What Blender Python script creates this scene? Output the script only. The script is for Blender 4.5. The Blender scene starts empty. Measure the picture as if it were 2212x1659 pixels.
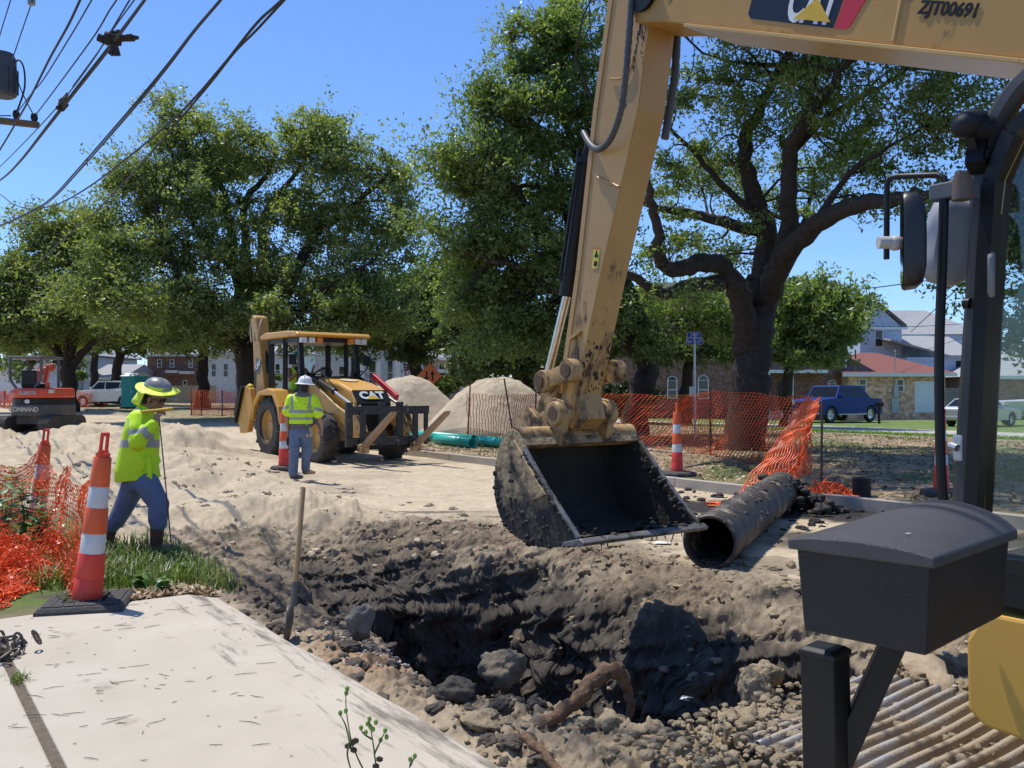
import bpy, bmesh, math, random
import numpy as np
from mathutils import Vector, Matrix, Euler

# ------------------------------------------------------------------ camera
C = bpy.context.scene.collection
S = bpy.context.scene
F, CU, HV, CH = 1912.0, 1106.0, 845.0, 1.6          # focal, centre column, horizon row (of a 2212 px wide print), eye height
cam = bpy.data.cameras.new('camera')
cam.sensor_width = 36; cam.lens = 36 * F / 2212; cam.shift_y = 15.5 / 2212
cam.clip_start = 0.05; cam.clip_end = 6000
camo = bpy.data.objects.new('camera', cam); C.objects.link(camo)
camo.location = (0, 0, CH); camo.rotation_euler = (math.radians(90), 0, 0)
S.camera = camo
# ------------------------------------------------------------------ sky, sun, exposure
SUN_EL = math.radians(69); SUN_AZ = math.atan2(-0.789, 0.615)
w = bpy.data.worlds.new("World"); S.world = w; w.use_nodes = True
nt = w.node_tree; bg = nt.nodes['Background']
sky = nt.nodes.new('ShaderNodeTexSky'); sky.sky_type = 'NISHITA'; sky.sun_disc = False
sky.sun_elevation = SUN_EL; sky.sun_rotation = SUN_AZ
sky.air_density = 1.0; sky.dust_density = 0.15; sky.ozone_density = 4.0; sky.altitude = 0
tint = nt.nodes.new('ShaderNodeMix'); tint.data_type = 'RGBA'; tint.blend_type = 'MULTIPLY'; tint.inputs[0].default_value = 1; tint.inputs[7].default_value = (0.72, 0.89, 1.17, 1)
nt.links.new(sky.outputs[0], tint.inputs[6]); nt.links.new(tint.outputs[2], bg.inputs[0]); bg.inputs[1].default_value = 0.15
sl = bpy.data.lights.new('sun', 'SUN'); sl.energy = 4.6; sl.angle = math.radians(0.53); sl.color = (1.0, 0.955, 0.88)
so = bpy.data.objects.new('sun', sl); C.objects.link(so)
so.rotation_euler = (Vector((-math.sin(SUN_AZ) * math.cos(SUN_EL), -math.cos(SUN_AZ) * math.cos(SUN_EL), -math.sin(SUN_EL)))).to_track_quat('-Z', 'Y').to_euler()
S.view_settings.view_transform = 'Standard'; S.view_settings.look = 'None'
S.view_settings.exposure = 0.10; S.view_settings.gamma = 1.0
S.cycles.max_bounces = 8; S.cycles.diffuse_bounces = 5; S.cycles.glossy_bounces = 3
S.cycles.transmission_bounces = 4; S.cycles.transparent_max_bounces = 8
S.cycles.caustics_reflective = False; S.cycles.caustics_refractive = False

# ------------------------------------------------------------------ frames of reference
DV = Vector((-0.585, 0.811, 0)); NV = Vector((0.811, 0.585, 0))      # along the street, across it
def W(u, v, Y): return Vector(((u - CU) / F * Y, Y, CH - (v - HV) / F * Y))
def G(u, v, z=0.0):
    Y = (CH - z) * F / (v - HV); return Vector(((u - CU) / F * Y, Y, z))
def P(s, t, z=0.0): return DV * s + NV * t + Vector((0, 0, z))
def ST(u, v, t):
    r = (u - CU) / F; s = t * (0.811 - r * 0.585) / (0.585 + r * 0.811)
    Y = 0.811 * s + 0.585 * t; return s, CH - (v - HV) / F * Y
def R(d): return math.radians(d)

# ------------------------------------------------------------------ noise
def _h(ix, iy, seed):
    n = (ix.astype(np.int64) * 374761393 + iy.astype(np.int64) * 668265263 + seed * 1442695041) & 0xFFFFFFFF
    n = ((n ^ (n >> 13)) * 1274126177) & 0xFFFFFFFF
    return ((n ^ (n >> 16)) & 0xFFFFFF) / float(0xFFFFFF)
def vn(x, y, seed=0):
    x = np.asarray(x, float); y = np.asarray(y, float)
    ix = np.floor(x); iy = np.floor(y); fx = x - ix; fy = y - iy
    fx = fx * fx * fx * (fx * (fx * 6 - 15) + 10); fy = fy * fy * fy * (fy * (fy * 6 - 15) + 10)
    a = _h(ix, iy, seed); b = _h(ix + 1, iy, seed); c = _h(ix, iy + 1, seed); d = _h(ix + 1, iy + 1, seed)
    return (a + (b - a) * fx) * (1 - fy) + (c + (d - c) * fx) * fy - 0.5
def fbm(x, y, f, octv=4, seed=0, gain=0.5):
    r = 0; a = 1.0
    for o in range(octv):
        ca, sa = math.cos(o * 0.7), math.sin(o * 0.7)
        r = r + a * vn((x * ca - y * sa) * f + 17 * o, (x * sa + y * ca) * f - 9 * o, seed + o); a *= gain; f *= 2.03
    return r
def ss(a, b, x):
    x = np.clip((np.asarray(x, float) - a) / (b - a), 0, 1); return x * x * (3 - 2 * x)

# ------------------------------------------------------------------ materials
MATS = {}
def _n(t, typ, **k):
    n = t.nodes.new(typ)
    for a, b in k.items(): setattr(n, a, b)
    return n
def M(name, c1, c2=None, scale=6.0, rough=0.6, metal=0.0, bump=0.0, bscale=30.0, dirt=None, damt=0.5, dscale=3.0, spec=0.5, coat=0.0, rvar=0.0, dz=1.0, grad=None):
    """Principled paint / soil / plastic with two-tone noise, optional dirt stains and bump."""
    if name in MATS: return MATS[name]
    m = bpy.data.materials.new(name); m.use_nodes = True; t = m.node_tree; p = t.nodes['Principled BSDF']
    p.inputs['Roughness'].default_value = rough; p.inputs['Metallic'].default_value = metal
    p.inputs['Specular IOR Level'].default_value = spec; p.inputs['Coat Weight'].default_value = coat
    if c2 is None: c2 = tuple(x * 0.82 for x in c1)
    tc = _n(t, 'ShaderNodeTexCoord')
    no = _n(t, 'ShaderNodeTexNoise'); no.inputs['Scale'].default_value = scale; no.inputs['Detail'].default_value = 6; no.inputs['Roughness'].default_value = 0.62
    t.links.new(tc.outputs['Object'], no.inputs['Vector'])
    mr = _n(t, 'ShaderNodeMapRange'); mr.inputs[1].default_value = 0.3; mr.inputs[2].default_value = 0.7
    t.links.new(no.outputs['Fac'], mr.inputs[0])
    mx = _n(t, 'ShaderNodeMix', data_type='RGBA'); mx.inputs[6].default_value = (*c1, 1); mx.inputs[7].default_value = (*c2, 1)
    t.links.new(mr.outputs[0], mx.inputs[0]); out = mx.outputs[2]
    if dirt:
        n2 = _n(t, 'ShaderNodeTexNoise'); n2.inputs['Scale'].default_value = dscale; n2.inputs['Detail'].default_value = 8; n2.inputs['Roughness'].default_value = 0.7
        vm = _n(t, 'ShaderNodeVectorMath', operation='MULTIPLY'); vm.inputs[1].default_value = (1, 1, dz); t.links.new(tc.outputs['Object'], vm.inputs[0]); t.links.new(vm.outputs[0], n2.inputs['Vector'])
        nf_ = n2.outputs['Fac']
        if grad:                                                         # grime gathers between two heights
            sz = _n(t, 'ShaderNodeSeparateXYZ'); t.links.new(tc.outputs['Object'], sz.inputs[0]); gm = _n(t, 'ShaderNodeMapRange'); gm.inputs[1].default_value = grad[0]; gm.inputs[2].default_value = grad[1]; gm.inputs[3].default_value = grad[2]; gm.inputs[4].default_value = 0
            t.links.new(sz.outputs[2], gm.inputs[0]); ga = _n(t, 'ShaderNodeMath', operation='ADD'); t.links.new(nf_, ga.inputs[0]); t.links.new(gm.outputs[0], ga.inputs[1]); nf_ = ga.outputs[0]
        r2 = _n(t, 'ShaderNodeMapRange'); r2.inputs[1].default_value = 0.72 - damt * 0.42; r2.inputs[2].default_value = 0.82 - damt * 0.36
        t.links.new(nf_, r2.inputs[0])
        m2 = _n(t, 'ShaderNodeMix', data_type='RGBA'); m2.inputs[7].default_value = (*dirt, 1)
        t.links.new(r2.outputs[0], m2.inputs[0]); t.links.new(out, m2.inputs[6]); out = m2.outputs[2]
        ra = _n(t, 'ShaderNodeMix', data_type='FLOAT'); ra.inputs[2].default_value = rough; ra.inputs[3].default_value = 0.9
        t.links.new(r2.outputs[0], ra.inputs[0]); t.links.new(ra.outputs[0], p.inputs['Roughness'])
        if metal:
            rb = _n(t, 'ShaderNodeMix', data_type='FLOAT'); rb.inputs[2].default_value = metal; rb.inputs[3].default_value = 0
            t.links.new(r2.outputs[0], rb.inputs[0]); t.links.new(rb.outputs[0], p.inputs['Metallic'])
    t.links.new(out, p.inputs['Base Color'])
    if bump:
        nb = _n(t, 'ShaderNodeTexNoise'); nb.inputs['Scale'].default_value = bscale; nb.inputs['Detail'].default_value = 5
        t.links.new(tc.outputs['Object'], nb.inputs['Vector'])
        b = _n(t, 'ShaderNodeBump'); b.inputs['Strength'].default_value = min(1, bump); b.inputs['Distance'].default_value = 0.02
        t.links.new(nb.outputs['Fac'], b.inputs['Height']); t.links.new(b.outputs[0], p.inputs['Normal'])
    MATS[name] = m; return m
def leafmat(name, ca, cb, cc, trans=0.35, nscale=0.6, rough=0.38):
    if name in MATS: return MATS[name]
    m = bpy.data.materials.new(name); m.use_nodes = True; t = m.node_tree; p = t.nodes['Principled BSDF']; o = t.nodes['Material Output']
    ge = _n(t, 'ShaderNodeNewGeometry'); tc = _n(t, 'ShaderNodeTexCoord')
    no = _n(t, 'ShaderNodeTexNoise'); no.inputs['Scale'].default_value = nscale; no.inputs['Detail'].default_value = 3
    t.links.new(tc.outputs['Object'], no.inputs['Vector'])
    mr = _n(t, 'ShaderNodeMapRange'); mr.inputs[1].default_value = 0.38; mr.inputs[2].default_value = 0.66
    t.links.new(no.outputs['Fac'], mr.inputs[0])
    a = _n(t, 'ShaderNodeMix', data_type='RGBA'); a.inputs[6].default_value = (*ca, 1); a.inputs[7].default_value = (*cb, 1)
    t.links.new(mr.outputs[0], a.inputs[0])
    pw = _n(t, 'ShaderNodeMath', operation='POWER'); pw.inputs[1].default_value = 2.2
    t.links.new(ge.outputs['Random Per Island'], pw.inputs[0])
    b = _n(t, 'ShaderNodeMix', data_type='RGBA'); b.inputs[7].default_value = (*cc, 1)
    t.links.new(a.outputs[2], b.inputs[6]); t.links.new(pw.outputs[0], b.inputs[0])
    t.links.new(b.outputs[2], p.inputs['Base Color']); p.inputs['Roughness'].default_value = rough
    tr = _n(t, 'ShaderNodeBsdfTranslucent'); g = _n(t, 'ShaderNodeMix', data_type='RGBA', blend_type='MULTIPLY'); g.inputs[0].default_value = 1
    g.inputs[7].default_value = (1.5, 1.7, 0.6, 1); t.links.new(b.outputs[2], g.inputs[6]); t.links.new(g.outputs[2], tr.inputs[0])
    ms = _n(t, 'ShaderNodeMixShader'); ms.inputs[0].default_value = trans
    t.links.new(p.outputs[0], ms.inputs[1]); t.links.new(tr.outputs[0], ms.inputs[2]); t.links.new(ms.outputs[0], o.inputs[0])
    MATS[name] = m; return m
def brickmat(name, c1, c2, mortar, sx=1.0):
    if name in MATS: return MATS[name]
    m = bpy.data.materials.new(name); m.use_nodes = True; t = m.node_tree; p = t.nodes['Principled BSDF']; p.inputs['Roughness'].default_value = 0.9
    tc = _n(t, 'ShaderNodeTexCoord'); sp = _n(t, 'ShaderNodeSeparateXYZ'); t.links.new(tc.outputs['Object'], sp.inputs[0])
    ad = _n(t, 'ShaderNodeMath', operation='ADD'); t.links.new(sp.outputs[0], ad.inputs[0]); t.links.new(sp.outputs[1], ad.inputs[1])
    cb = _n(t, 'ShaderNodeCombineXYZ'); t.links.new(ad.outputs[0], cb.inputs[0]); t.links.new(sp.outputs[2], cb.inputs[1])
    br = _n(t, 'ShaderNodeTexBrick'); br.inputs['Scale'].default_value = 1.0 * sx; br.inputs['Brick Width'].default_value = 0.3; br.inputs['Row Height'].default_value = 0.11
    br.inputs['Mortar Size'].default_value = 0.012; br.inputs['Color1'].default_value = (*c1, 1); br.inputs['Color2'].default_value = (*c2, 1); br.inputs['Mortar'].default_value = (*mortar, 1); br.inputs['Bias'].default_value = 0.0
    t.links.new(cb.outputs[0], br.inputs[0])
    no = _n(t, 'ShaderNodeTexNoise'); no.inputs['Scale'].default_value = 5; no.inputs['Detail'].default_value = 5; t.links.new(tc.outputs['Object'], no.inputs['Vector'])
    mr = _n(t, 'ShaderNodeMapRange'); mr.inputs[1].default_value = 0.3; mr.inputs[2].default_value = 0.7; mr.inputs[3].default_value = 0.55; mr.inputs[4].default_value = 1.4; t.links.new(no.outputs['Fac'], mr.inputs[0])
    mu = _n(t, 'ShaderNodeMix', data_type='RGBA', blend_type='MULTIPLY'); mu.inputs[0].default_value = 1
    t.links.new(br.outputs[0], mu.inputs[6]); t.links.new(mr.outputs[0], mu.inputs[7]); t.links.new(mu.outputs[2], p.inputs['Base Color'])
    MATS[name] = m; return m
def stripemat(name, c1, c2, period=0.15, axis=2, rough=0.7):
    """Boards or courses: a darker joint line every period metres along an axis."""
    if name in MATS: return MATS[name]
    m = bpy.data.materials.new(name); m.use_nodes = True; t = m.node_tree; p = t.nodes['Principled BSDF']; p.inputs['Roughness'].default_value = rough
    tc = _n(t, 'ShaderNodeTexCoord'); sp = _n(t, 'ShaderNodeSeparateXYZ'); t.links.new(tc.outputs['Object'], sp.inputs[0])
    dv = _n(t, 'ShaderNodeMath', operation='DIVIDE'); dv.inputs[1].default_value = period; t.links.new(sp.outputs[axis], dv.inputs[0])
    fr = _n(t, 'ShaderNodeMath', operation='FRACT'); t.links.new(dv.outputs[0], fr.inputs[0])
    gt = _n(t, 'ShaderNodeMath', operation='LESS_THAN'); gt.inputs[1].default_value = 0.12; t.links.new(fr.outputs[0], gt.inputs[0])
    no = _n(t, 'ShaderNodeTexNoise'); no.inputs['Scale'].default_value = 4; no.inputs['Detail'].default_value = 6; t.links.new(tc.outputs['Object'], no.inputs['Vector'])
    mr = _n(t, 'ShaderNodeMapRange'); mr.inputs[1].default_value = 0.3; mr.inputs[2].default_value = 0.7; mr.inputs[3].default_value = 0.8; mr.inputs[4].default_value = 1.1; t.links.new(no.outputs['Fac'], mr.inputs[0])
    mx = _n(t, 'ShaderNodeMix', data_type='RGBA'); mx.inputs[6].default_value = (*c1, 1); mx.inputs[7].default_value = (*c2, 1); t.links.new(gt.outputs[0], mx.inputs[0])
    mu = _n(t, 'ShaderNodeMix', data_type='RGBA', blend_type='MULTIPLY'); mu.inputs[0].default_value = 1
    t.links.new(mx.outputs[2], mu.inputs[6]); t.links.new(mr.outputs[0], mu.inputs[7]); t.links.new(mu.outputs[2], p.inputs['Base Color'])
    MATS[name] = m; return m
def glassmat(name, tint=(0.8, 0.9, 0.85), clear=0.75):
    if name in MATS: return MATS[name]
    m = bpy.data.materials.new(name); m.use_nodes = True; t = m.node_tree; o = t.nodes['Material Output']; t.nodes.remove(t.nodes['Principled BSDF'])
    a = _n(t, 'ShaderNodeBsdfTransparent'); a.inputs[0].default_value = (*tint, 1)
    b = _n(t, 'ShaderNodeBsdfGlossy'); b.inputs[0].default_value = (0.9, 0.95, 0.95, 1); b.inputs[1].default_value = 0.03
    ms = _n(t, 'ShaderNodeMixShader'); fr = _n(t, 'ShaderNodeFresnel'); fr.inputs[0].default_value = 1.5
    mm = _n(t, 'ShaderNodeMath', operation='ADD'); mm.inputs[1].default_value = 1 - clear - 0.04; t.links.new(fr.outputs[0], mm.inputs[0])
    t.links.new(mm.outputs[0], ms.inputs[0]); t.links.new(a.outputs[0], ms.inputs[1]); t.links.new(b.outputs[0], ms.inputs[2]); t.links.new(ms.outputs[0], o.inputs[0])
    MATS[name] = m; return m
MUD = (0.035, 0.028, 0.022); DUST = (0.36, 0.29, 0.2)
catY = M('machine_yellow', (0.63, 0.33, 0.06), (0.56, 0.285, 0.05), 3, 0.38, dirt=(0.30, 0.21, 0.11), damt=0.22, dscale=2.5)
catYd = M('machine_yellow_scuffed', (0.46, 0.262, 0.066), (0.41, 0.226, 0.054), 2, 0.45, dirt=(0.12, 0.075, 0.04), damt=0.34, dscale=5)
catYm = M('machine_yellow_muddy', (0.52, 0.34, 0.14), (0.34, 0.20, 0.08), 3, 0.6, dirt=(0.06, 0.04, 0.027), damt=0.62, dscale=6, bump=0.2)
blk = M('black_paint', (0.007, 0.007, 0.008), (0.013, 0.0125, 0.0125), 5, 0.45, spec=0.3)
blkm = M('black_plastic', (0.010, 0.010, 0.012), (0.015, 0.015, 0.016), 30, 0.5, bump=0.12, bscale=300, spec=0.3)
rub = M('rubber', (0.028, 0.027, 0.026), (0.06, 0.055, 0.048), 5, 0.85, dirt=(0.2, 0.165, 0.12), damt=0.25, dscale=6)
steel = M('bright_steel', (0.65, 0.62, 0.56), (0.5, 0.45, 0.4), 8, 0.25, 1.0)
galv = M('galvanised_steel', (0.5, 0.51, 0.52), (0.38, 0.39, 0.4), 9, 0.45, 0.8)
mudm = M('dark_mud', (0.045, 0.037, 0.029), (0.022, 0.018, 0.015), 9, 0.8, bump=0.9, bscale=25)
org = M('orange_plastic', (0.75, 0.115, 0.02), (0.62, 0.09, 0.018), 5, 0.5, dirt=(0.28, 0.13, 0.07), damt=0.2, dscale=7)
redo = M('red_orange_plastic', (0.72, 0.05, 0.022), (0.6, 0.04, 0.02), 4, 0.42, dirt=(0.33, 0.07, 0.04), damt=0.18, dscale=8)
wht = M('white_sheeting', (0.62, 0.62, 0.62), (0.5, 0.49, 0.47), 4, 0.45, dirt=(0.33, 0.29, 0.24), damt=0.22, dscale=11)
netm = M('orange_net', (0.90, 0.16, 0.035), (0.80, 0.11, 0.022), 3, 0.35)
white = M('white_paint', (0.75, 0.75, 0.74), (0.68, 0.68, 0.67), 4, 0.5)
wood = M('worn_wood', (0.42, 0.27, 0.13), (0.31, 0.19, 0.09), 12, 0.6)
bark = M('oak_bark', (0.06, 0.046, 0.036), (0.022, 0.017, 0.014), 9, 0.95, bump=1.0, bscale=16)
wglass = M('window_glass', (0.03, 0.04, 0.045), (0.05, 0.06, 0.065), 2, 0.08)
concr = M('concrete', (0.43, 0.385, 0.32), (0.34, 0.30, 0.245), 3, 0.9, dirt=(0.22, 0.19, 0.15), damt=0.3, dscale=2, bump=0.2, bscale=60)

# ------------------------------------------------------------------ mesh builder
class MB:
    def __init__(s): s.v = []; s.f = []; s.m = []; s.cm = 0
    def add(s, vs, fs):
        b = len(s.v); s.v.extend(Vector(x) for x in vs); s.f.extend(tuple(i + b for i in f) for f in fs); s.m.extend([s.cm] * len(fs)); return s
    def box(s, lo, hi, mx=None, bev=0.0):
        (a, b, c), (d, e, f) = lo, hi
        if bev > 0:
            bm = bmesh.new(); bmesh.ops.create_cube(bm, size=1.0)
            for q in bm.verts: q.co = Vector(((a + d) / 2 + q.co.x * (d - a), (b + e) / 2 + q.co.y * (e - b), (c + f) / 2 + q.co.z * (f - c)))
            bmesh.ops.bevel(bm, geom=bm.edges[:], offset=bev, segments=2, profile=0.5, affect='EDGES')
            bm.verts.index_update(); vs = [q.co.copy() for q in bm.verts]; fs = [[q.index for q in g.verts] for g in bm.faces]; bm.free()
        else:
            vs = [(a, b, c), (d, b, c), (d, e, c), (a, e, c), (a, b, f), (d, b, f), (d, e, f), (a, e, f)]
            fs = [(0, 3, 2, 1), (4, 5, 6, 7), (0, 1, 5, 4), (1, 2, 6, 5), (2, 3, 7, 6), (3, 0, 4, 7)]
        if mx is not None: vs = [mx @ Vector(q) for q in vs]
        return s.add(vs, fs)
    def bar(s, p, q, w, h=None, up=(0, 0, 1), bev=0.0):
        p, q = Vector(p), Vector(q); d = q - p; L = d.length; d = d / L; h = h or w
        a = d.cross(Vector(up)); a = a.normalized() if a.length > 1e-4 else d.orthogonal().normalized(); b = a.cross(d)
        mx = Matrix((( d.x, a.x, b.x, p.x), (d.y, a.y, b.y, p.y), (d.z, a.z, b.z, p.z), (0, 0, 0, 1)))
        return s.box((0, -w / 2, -h / 2), (L, w / 2, h / 2), mx, bev)
    def tube(s, pts, r, n=8, cap=True, rb=None, side=None):
        """Tapered tube; rb + side give elliptical sections."""
        pts = [Vector(p) for p in pts]; k = len(pts)
        rs = list(r) if hasattr(r, '__len__') else [r] * k
        rbs = list(rb) if hasattr(rb, '__len__') else ([rb] * k if rb else rs)
        vs = []; prev = None
        for i in range(k):
            d = (pts[min(i + 1, k - 1)] - pts[max(i - 1, 0)])
            d = d.normalized() if d.length > 1e-9 else Vector((0, 0, 1))
            ref = Vector(side) if side is not None else prev
            if ref is None: ref = d.orthogonal()
            a = ref - d * ref.dot(d)
            if a.length < 1e-5: a = d.orthogonal()
            a.normalize(); b = d.cross(a); prev = a
            for j in range(n):
                g = 2 * math.pi * j / n; vs.append(pts[i] + a * (math.cos(g) * rs[i]) + b * (math.sin(g) * rbs[i]))
        fs = [(i * n + j, i * n + (j + 1) % n, (i + 1) * n + (j + 1) % n, (i + 1) * n + j) for i in range(k - 1) for j in range(n)]
        if cap: fs += [tuple(range(n - 1, -1, -1)), tuple((k - 1) * n + j for j in range(n))]
        return s.add(vs, fs)
    def lathe(s, prof, n=20, mx=None, cap=True):
        vs = []; k = len(prof)
        for r, z in prof:
            for j in range(n):
                g = 2 * math.pi * j / n; vs.append(Vector((r * math.cos(g), r * math.sin(g), z)))
        fs = [(i * n + j, i * n + (j + 1) % n, (i + 1) * n + (j + 1) % n, (i + 1) * n + j) for i in range(k - 1) for j in range(n)]
        if cap: fs += [tuple(range(n - 1, -1, -1)), tuple((k - 1) * n + j for j in range(n))]
        if mx is not None: vs = [mx @ q for q in vs]
        return s.add(vs, fs)
    def ball(s, c, r, n=12, mx=None):
        r = r if hasattr(r, '__len__') else (r, r, r); k = n // 2; vs = []; c = Vector(c)
        for i in range(k + 1):
            a = math.pi * i / k
            for j in range(n):
                g = 2 * math.pi * j / n; q = Vector((r[0] * math.sin(a) * math.cos(g), r[1] * math.sin(a) * math.sin(g), r[2] * math.cos(a)))
                vs.append(c + (mx @ q if mx is not None else q))
        fs = [(i * n + j, (i + 1) * n + j, (i + 1) * n + (j + 1) % n, i * n + (j + 1) % n) for i in range(k) for j in range(n)]
        return s.add(vs, fs)
    def prism(s, poly, a, b, fn, bev=0):
        """poly: 2D outline, extruded from a to b; fn(x, y, h) gives the point."""
        k = len(poly); vs = [fn(x, y, a) for x, y in poly] + [fn(x, y, b) for x, y in poly]
        fs = [tuple(range(k)), tuple(range(2 * k - 1, k - 1, -1))] + [(i, i + k, (i + 1) % k + k, (i + 1) % k) for i in range(k)]
        return s.add(vs, fs)
    def build(s, name, mat, parent=None, smooth=False, world=False, bevel=0.0, fix=True):
        me = bpy.data.meshes.new(name); inv = None
        vs = s.v
        if world and parent is not None:
            bpy_m = parent_matrix(parent); inv = bpy_m.inverted(); vs = [inv @ q for q in vs]
        me.from_pydata([tuple(q) for q in vs], [], s.f)
        for q in (mat if isinstance(mat, (list, tuple)) else [mat]): me.materials.append(q)
        if isinstance(mat, (list, tuple)): me.polygons.foreach_set('material_index', s.m)
        if fix:
            bm = bmesh.new(); bm.from_mesh(me); bmesh.ops.recalc_face_normals(bm, faces=bm.faces); bm.to_mesh(me); bm.free()
        if smooth:
            me.polygons.foreach_set('use_smooth', [True] * len(me.polygons))
            if smooth != 'full': me.set_sharp_from_angle(angle=R(38))
        me.update()
        o = bpy.data.objects.new(name, me); C.objects.link(o)
        if parent is not None: o.parent = parent
        if bevel:
            bv = o.modifiers.new('bevel', 'BEVEL'); bv.width = bevel; bv.segments = 2; bv.limit_method = 'ANGLE'; bv.angle_limit = R(35)
        return o
def parent_matrix(o):
    m = Matrix.LocRotScale(o.location, o.rotation_euler, o.scale)
    return parent_matrix(o.parent) @ m if o.parent else m
def thing(name, label, cat, loc=(0, 0, 0), rz=0.0, group=None, rot=None):
    o = bpy.data.objects.new(name, None); C.objects.link(o); o.empty_display_size = 0.2
    o.location = loc; o.rotation_euler = rot if rot is not None else (0, 0, rz)
    o['label'] = label; o['category'] = cat
    if group: o['group'] = group
    return o
def tag(o, label, cat, group=None, kind=None):
    o['label'] = label; o['category'] = cat
    if group: o['group'] = group
    if kind: o['kind'] = kind
    return o
def copy_tree(o, parent=None):
    c = o.copy(); C.objects.link(c)
    if parent is not None: c.parent = parent
    for ch in [q for q in bpy.data.objects if q.parent == o]: copy_tree(ch, c)
    return c
def npmesh(name, V, Fq, mat, parent=None, smooth=False, world=False):
    """Fast mesh of equal-sided faces from numpy arrays."""
    V = np.asarray(V, np.float32); Fq = np.asarray(Fq, np.int32); k = Fq.shape[1]
    if world and parent is not None:
        inv = np.array(parent_matrix(parent).inverted()); V = (V @ inv[:3, :3].T + inv[:3, 3]).astype(np.float32)
    me = bpy.data.meshes.new(name); me.vertices.add(len(V)); me.vertices.foreach_set('co', V.ravel())
    me.loops.add(Fq.size); me.loops.foreach_set('vertex_index', Fq.ravel())
    me.polygons.add(len(Fq)); me.polygons.foreach_set('loop_start', np.arange(0, Fq.size, k, dtype=np.int32))
    if smooth: me.polygons.foreach_set('use_smooth', np.ones(len(Fq), bool))
    me.materials.append(mat); me.update(calc_edges=True)
    o = bpy.data.objects.new(name, me); C.objects.link(o)
    if parent is not None: o.parent = parent
    return o
def text(s, size, mx, mat, parent, name='lettering', bold=0.0, extr=0.002, align='CENTER', sx=1.0):
    """Raised lettering as a mesh: mx puts its plane (x right, y up) into the parent's space."""
    cu = bpy.data.curves.new('text', 'FONT'); cu.body = s; cu.size = size; cu.align_x = align; cu.align_y = 'CENTER'
    cu.offset = bold; cu.extrude = extr; cu.resolution_u = 4
    o = bpy.data.objects.new('text', cu); C.objects.link(o)
    me = bpy.data.meshes.new_from_object(o.evaluated_get(bpy.context.evaluated_depsgraph_get()))
    bpy.data.objects.remove(o); bpy.data.curves.remove(cu)
    me.transform(Matrix.Diagonal((sx, 1, 1, 1))); me.transform(mx); me.materials.clear(); me.materials.append(mat); me.name = name
    q = bpy.data.objects.new(name, me); C.objects.link(q); q.parent = parent
    return q
def plane_mx(o, x, y):
    x = Vector(x).normalized(); z = x.cross(Vector(y)).normalized(); y = z.cross(x); o = Vector(o)
    return Matrix(((x.x, y.x, z.x, o.x), (x.y, y.y, z.y, o.y), (x.z, y.z, z.z, o.z), (0, 0, 0, 1)))
def remesh(mb, name, mat, parent, voxel=0.012, smooth=6, world=False, pred=None):
    """Union of overlapping shapes in one builder -> one continuous skin; pred picks a material slot per face."""
    o = mb.build('tmp', mat if not isinstance(mat, (list, tuple)) else mat[0], None, fix=True)
    r = o.modifiers.new('r', 'REMESH'); r.mode = 'VOXEL'; r.voxel_size = voxel
    if smooth: q = o.modifiers.new('s', 'SMOOTH'); q.iterations = smooth; q.factor = 0.5
    me = bpy.data.meshes.new_from_object(o.evaluated_get(bpy.context.evaluated_depsgraph_get()))
    old = o.data; bpy.data.objects.remove(o); bpy.data.meshes.remove(old)
    me.name = name; me.materials.clear()
    for q in (mat if isinstance(mat, (list, tuple)) else [mat]): me.materials.append(q)
    if pred:
        idx = [pred(p.center) for p in me.polygons]; me.polygons.foreach_set('material_index', idx)
    if world: me.transform(parent_matrix(parent).inverted())
    me.polygons.foreach_set('use_smooth', [True] * len(me.polygons))
    ob = bpy.data.objects.new(name, me); C.objects.link(ob); ob.parent = parent
    return ob
# ------------------------------------------------------------------ terrain
def st(x, y): return -0.585 * x + 0.811 * y, 0.811 * x + 0.585 * y
MOUNDS = [  # x, y, radius along x, radius along y, height
    (-9.2, 24.0, 1.5, 2.2, 0.55), (-7.6, 19.5, 1.6, 2.4, 0.42), (-6.2, 16.0, 1.5, 2.0, 0.36), (-4.6, 13.4, 1.3, 1.6, 0.24), (-12.6, 26.0, 1.5, 2.5, 0.50), (-10.8, 20.0, 1.2, 1.6, 0.30),
    (-8.6, 15.2, 1.0, 1.3, 0.28), (-14.5, 22.0, 2.0, 2.0, 0.30), (-3.3, 11.2, 0.8, 0.9, 0.2), (-5.6, 12.0, 0.8, 0.8, 0.16), (-16, 30.5, 3, 2, 0.4),
    (1.05, 4.15, 0.7, 0.45, 0.2), (1.55, 4.75, 0.5, 0.4, 0.26), (0.2, 4.95, 0.28, 0.25, 0.22), (0.0, 5.25, 0.22, 0.22, 0.24), (2.1, 4.9, 0.6, 0.6, 0.15)]
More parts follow.
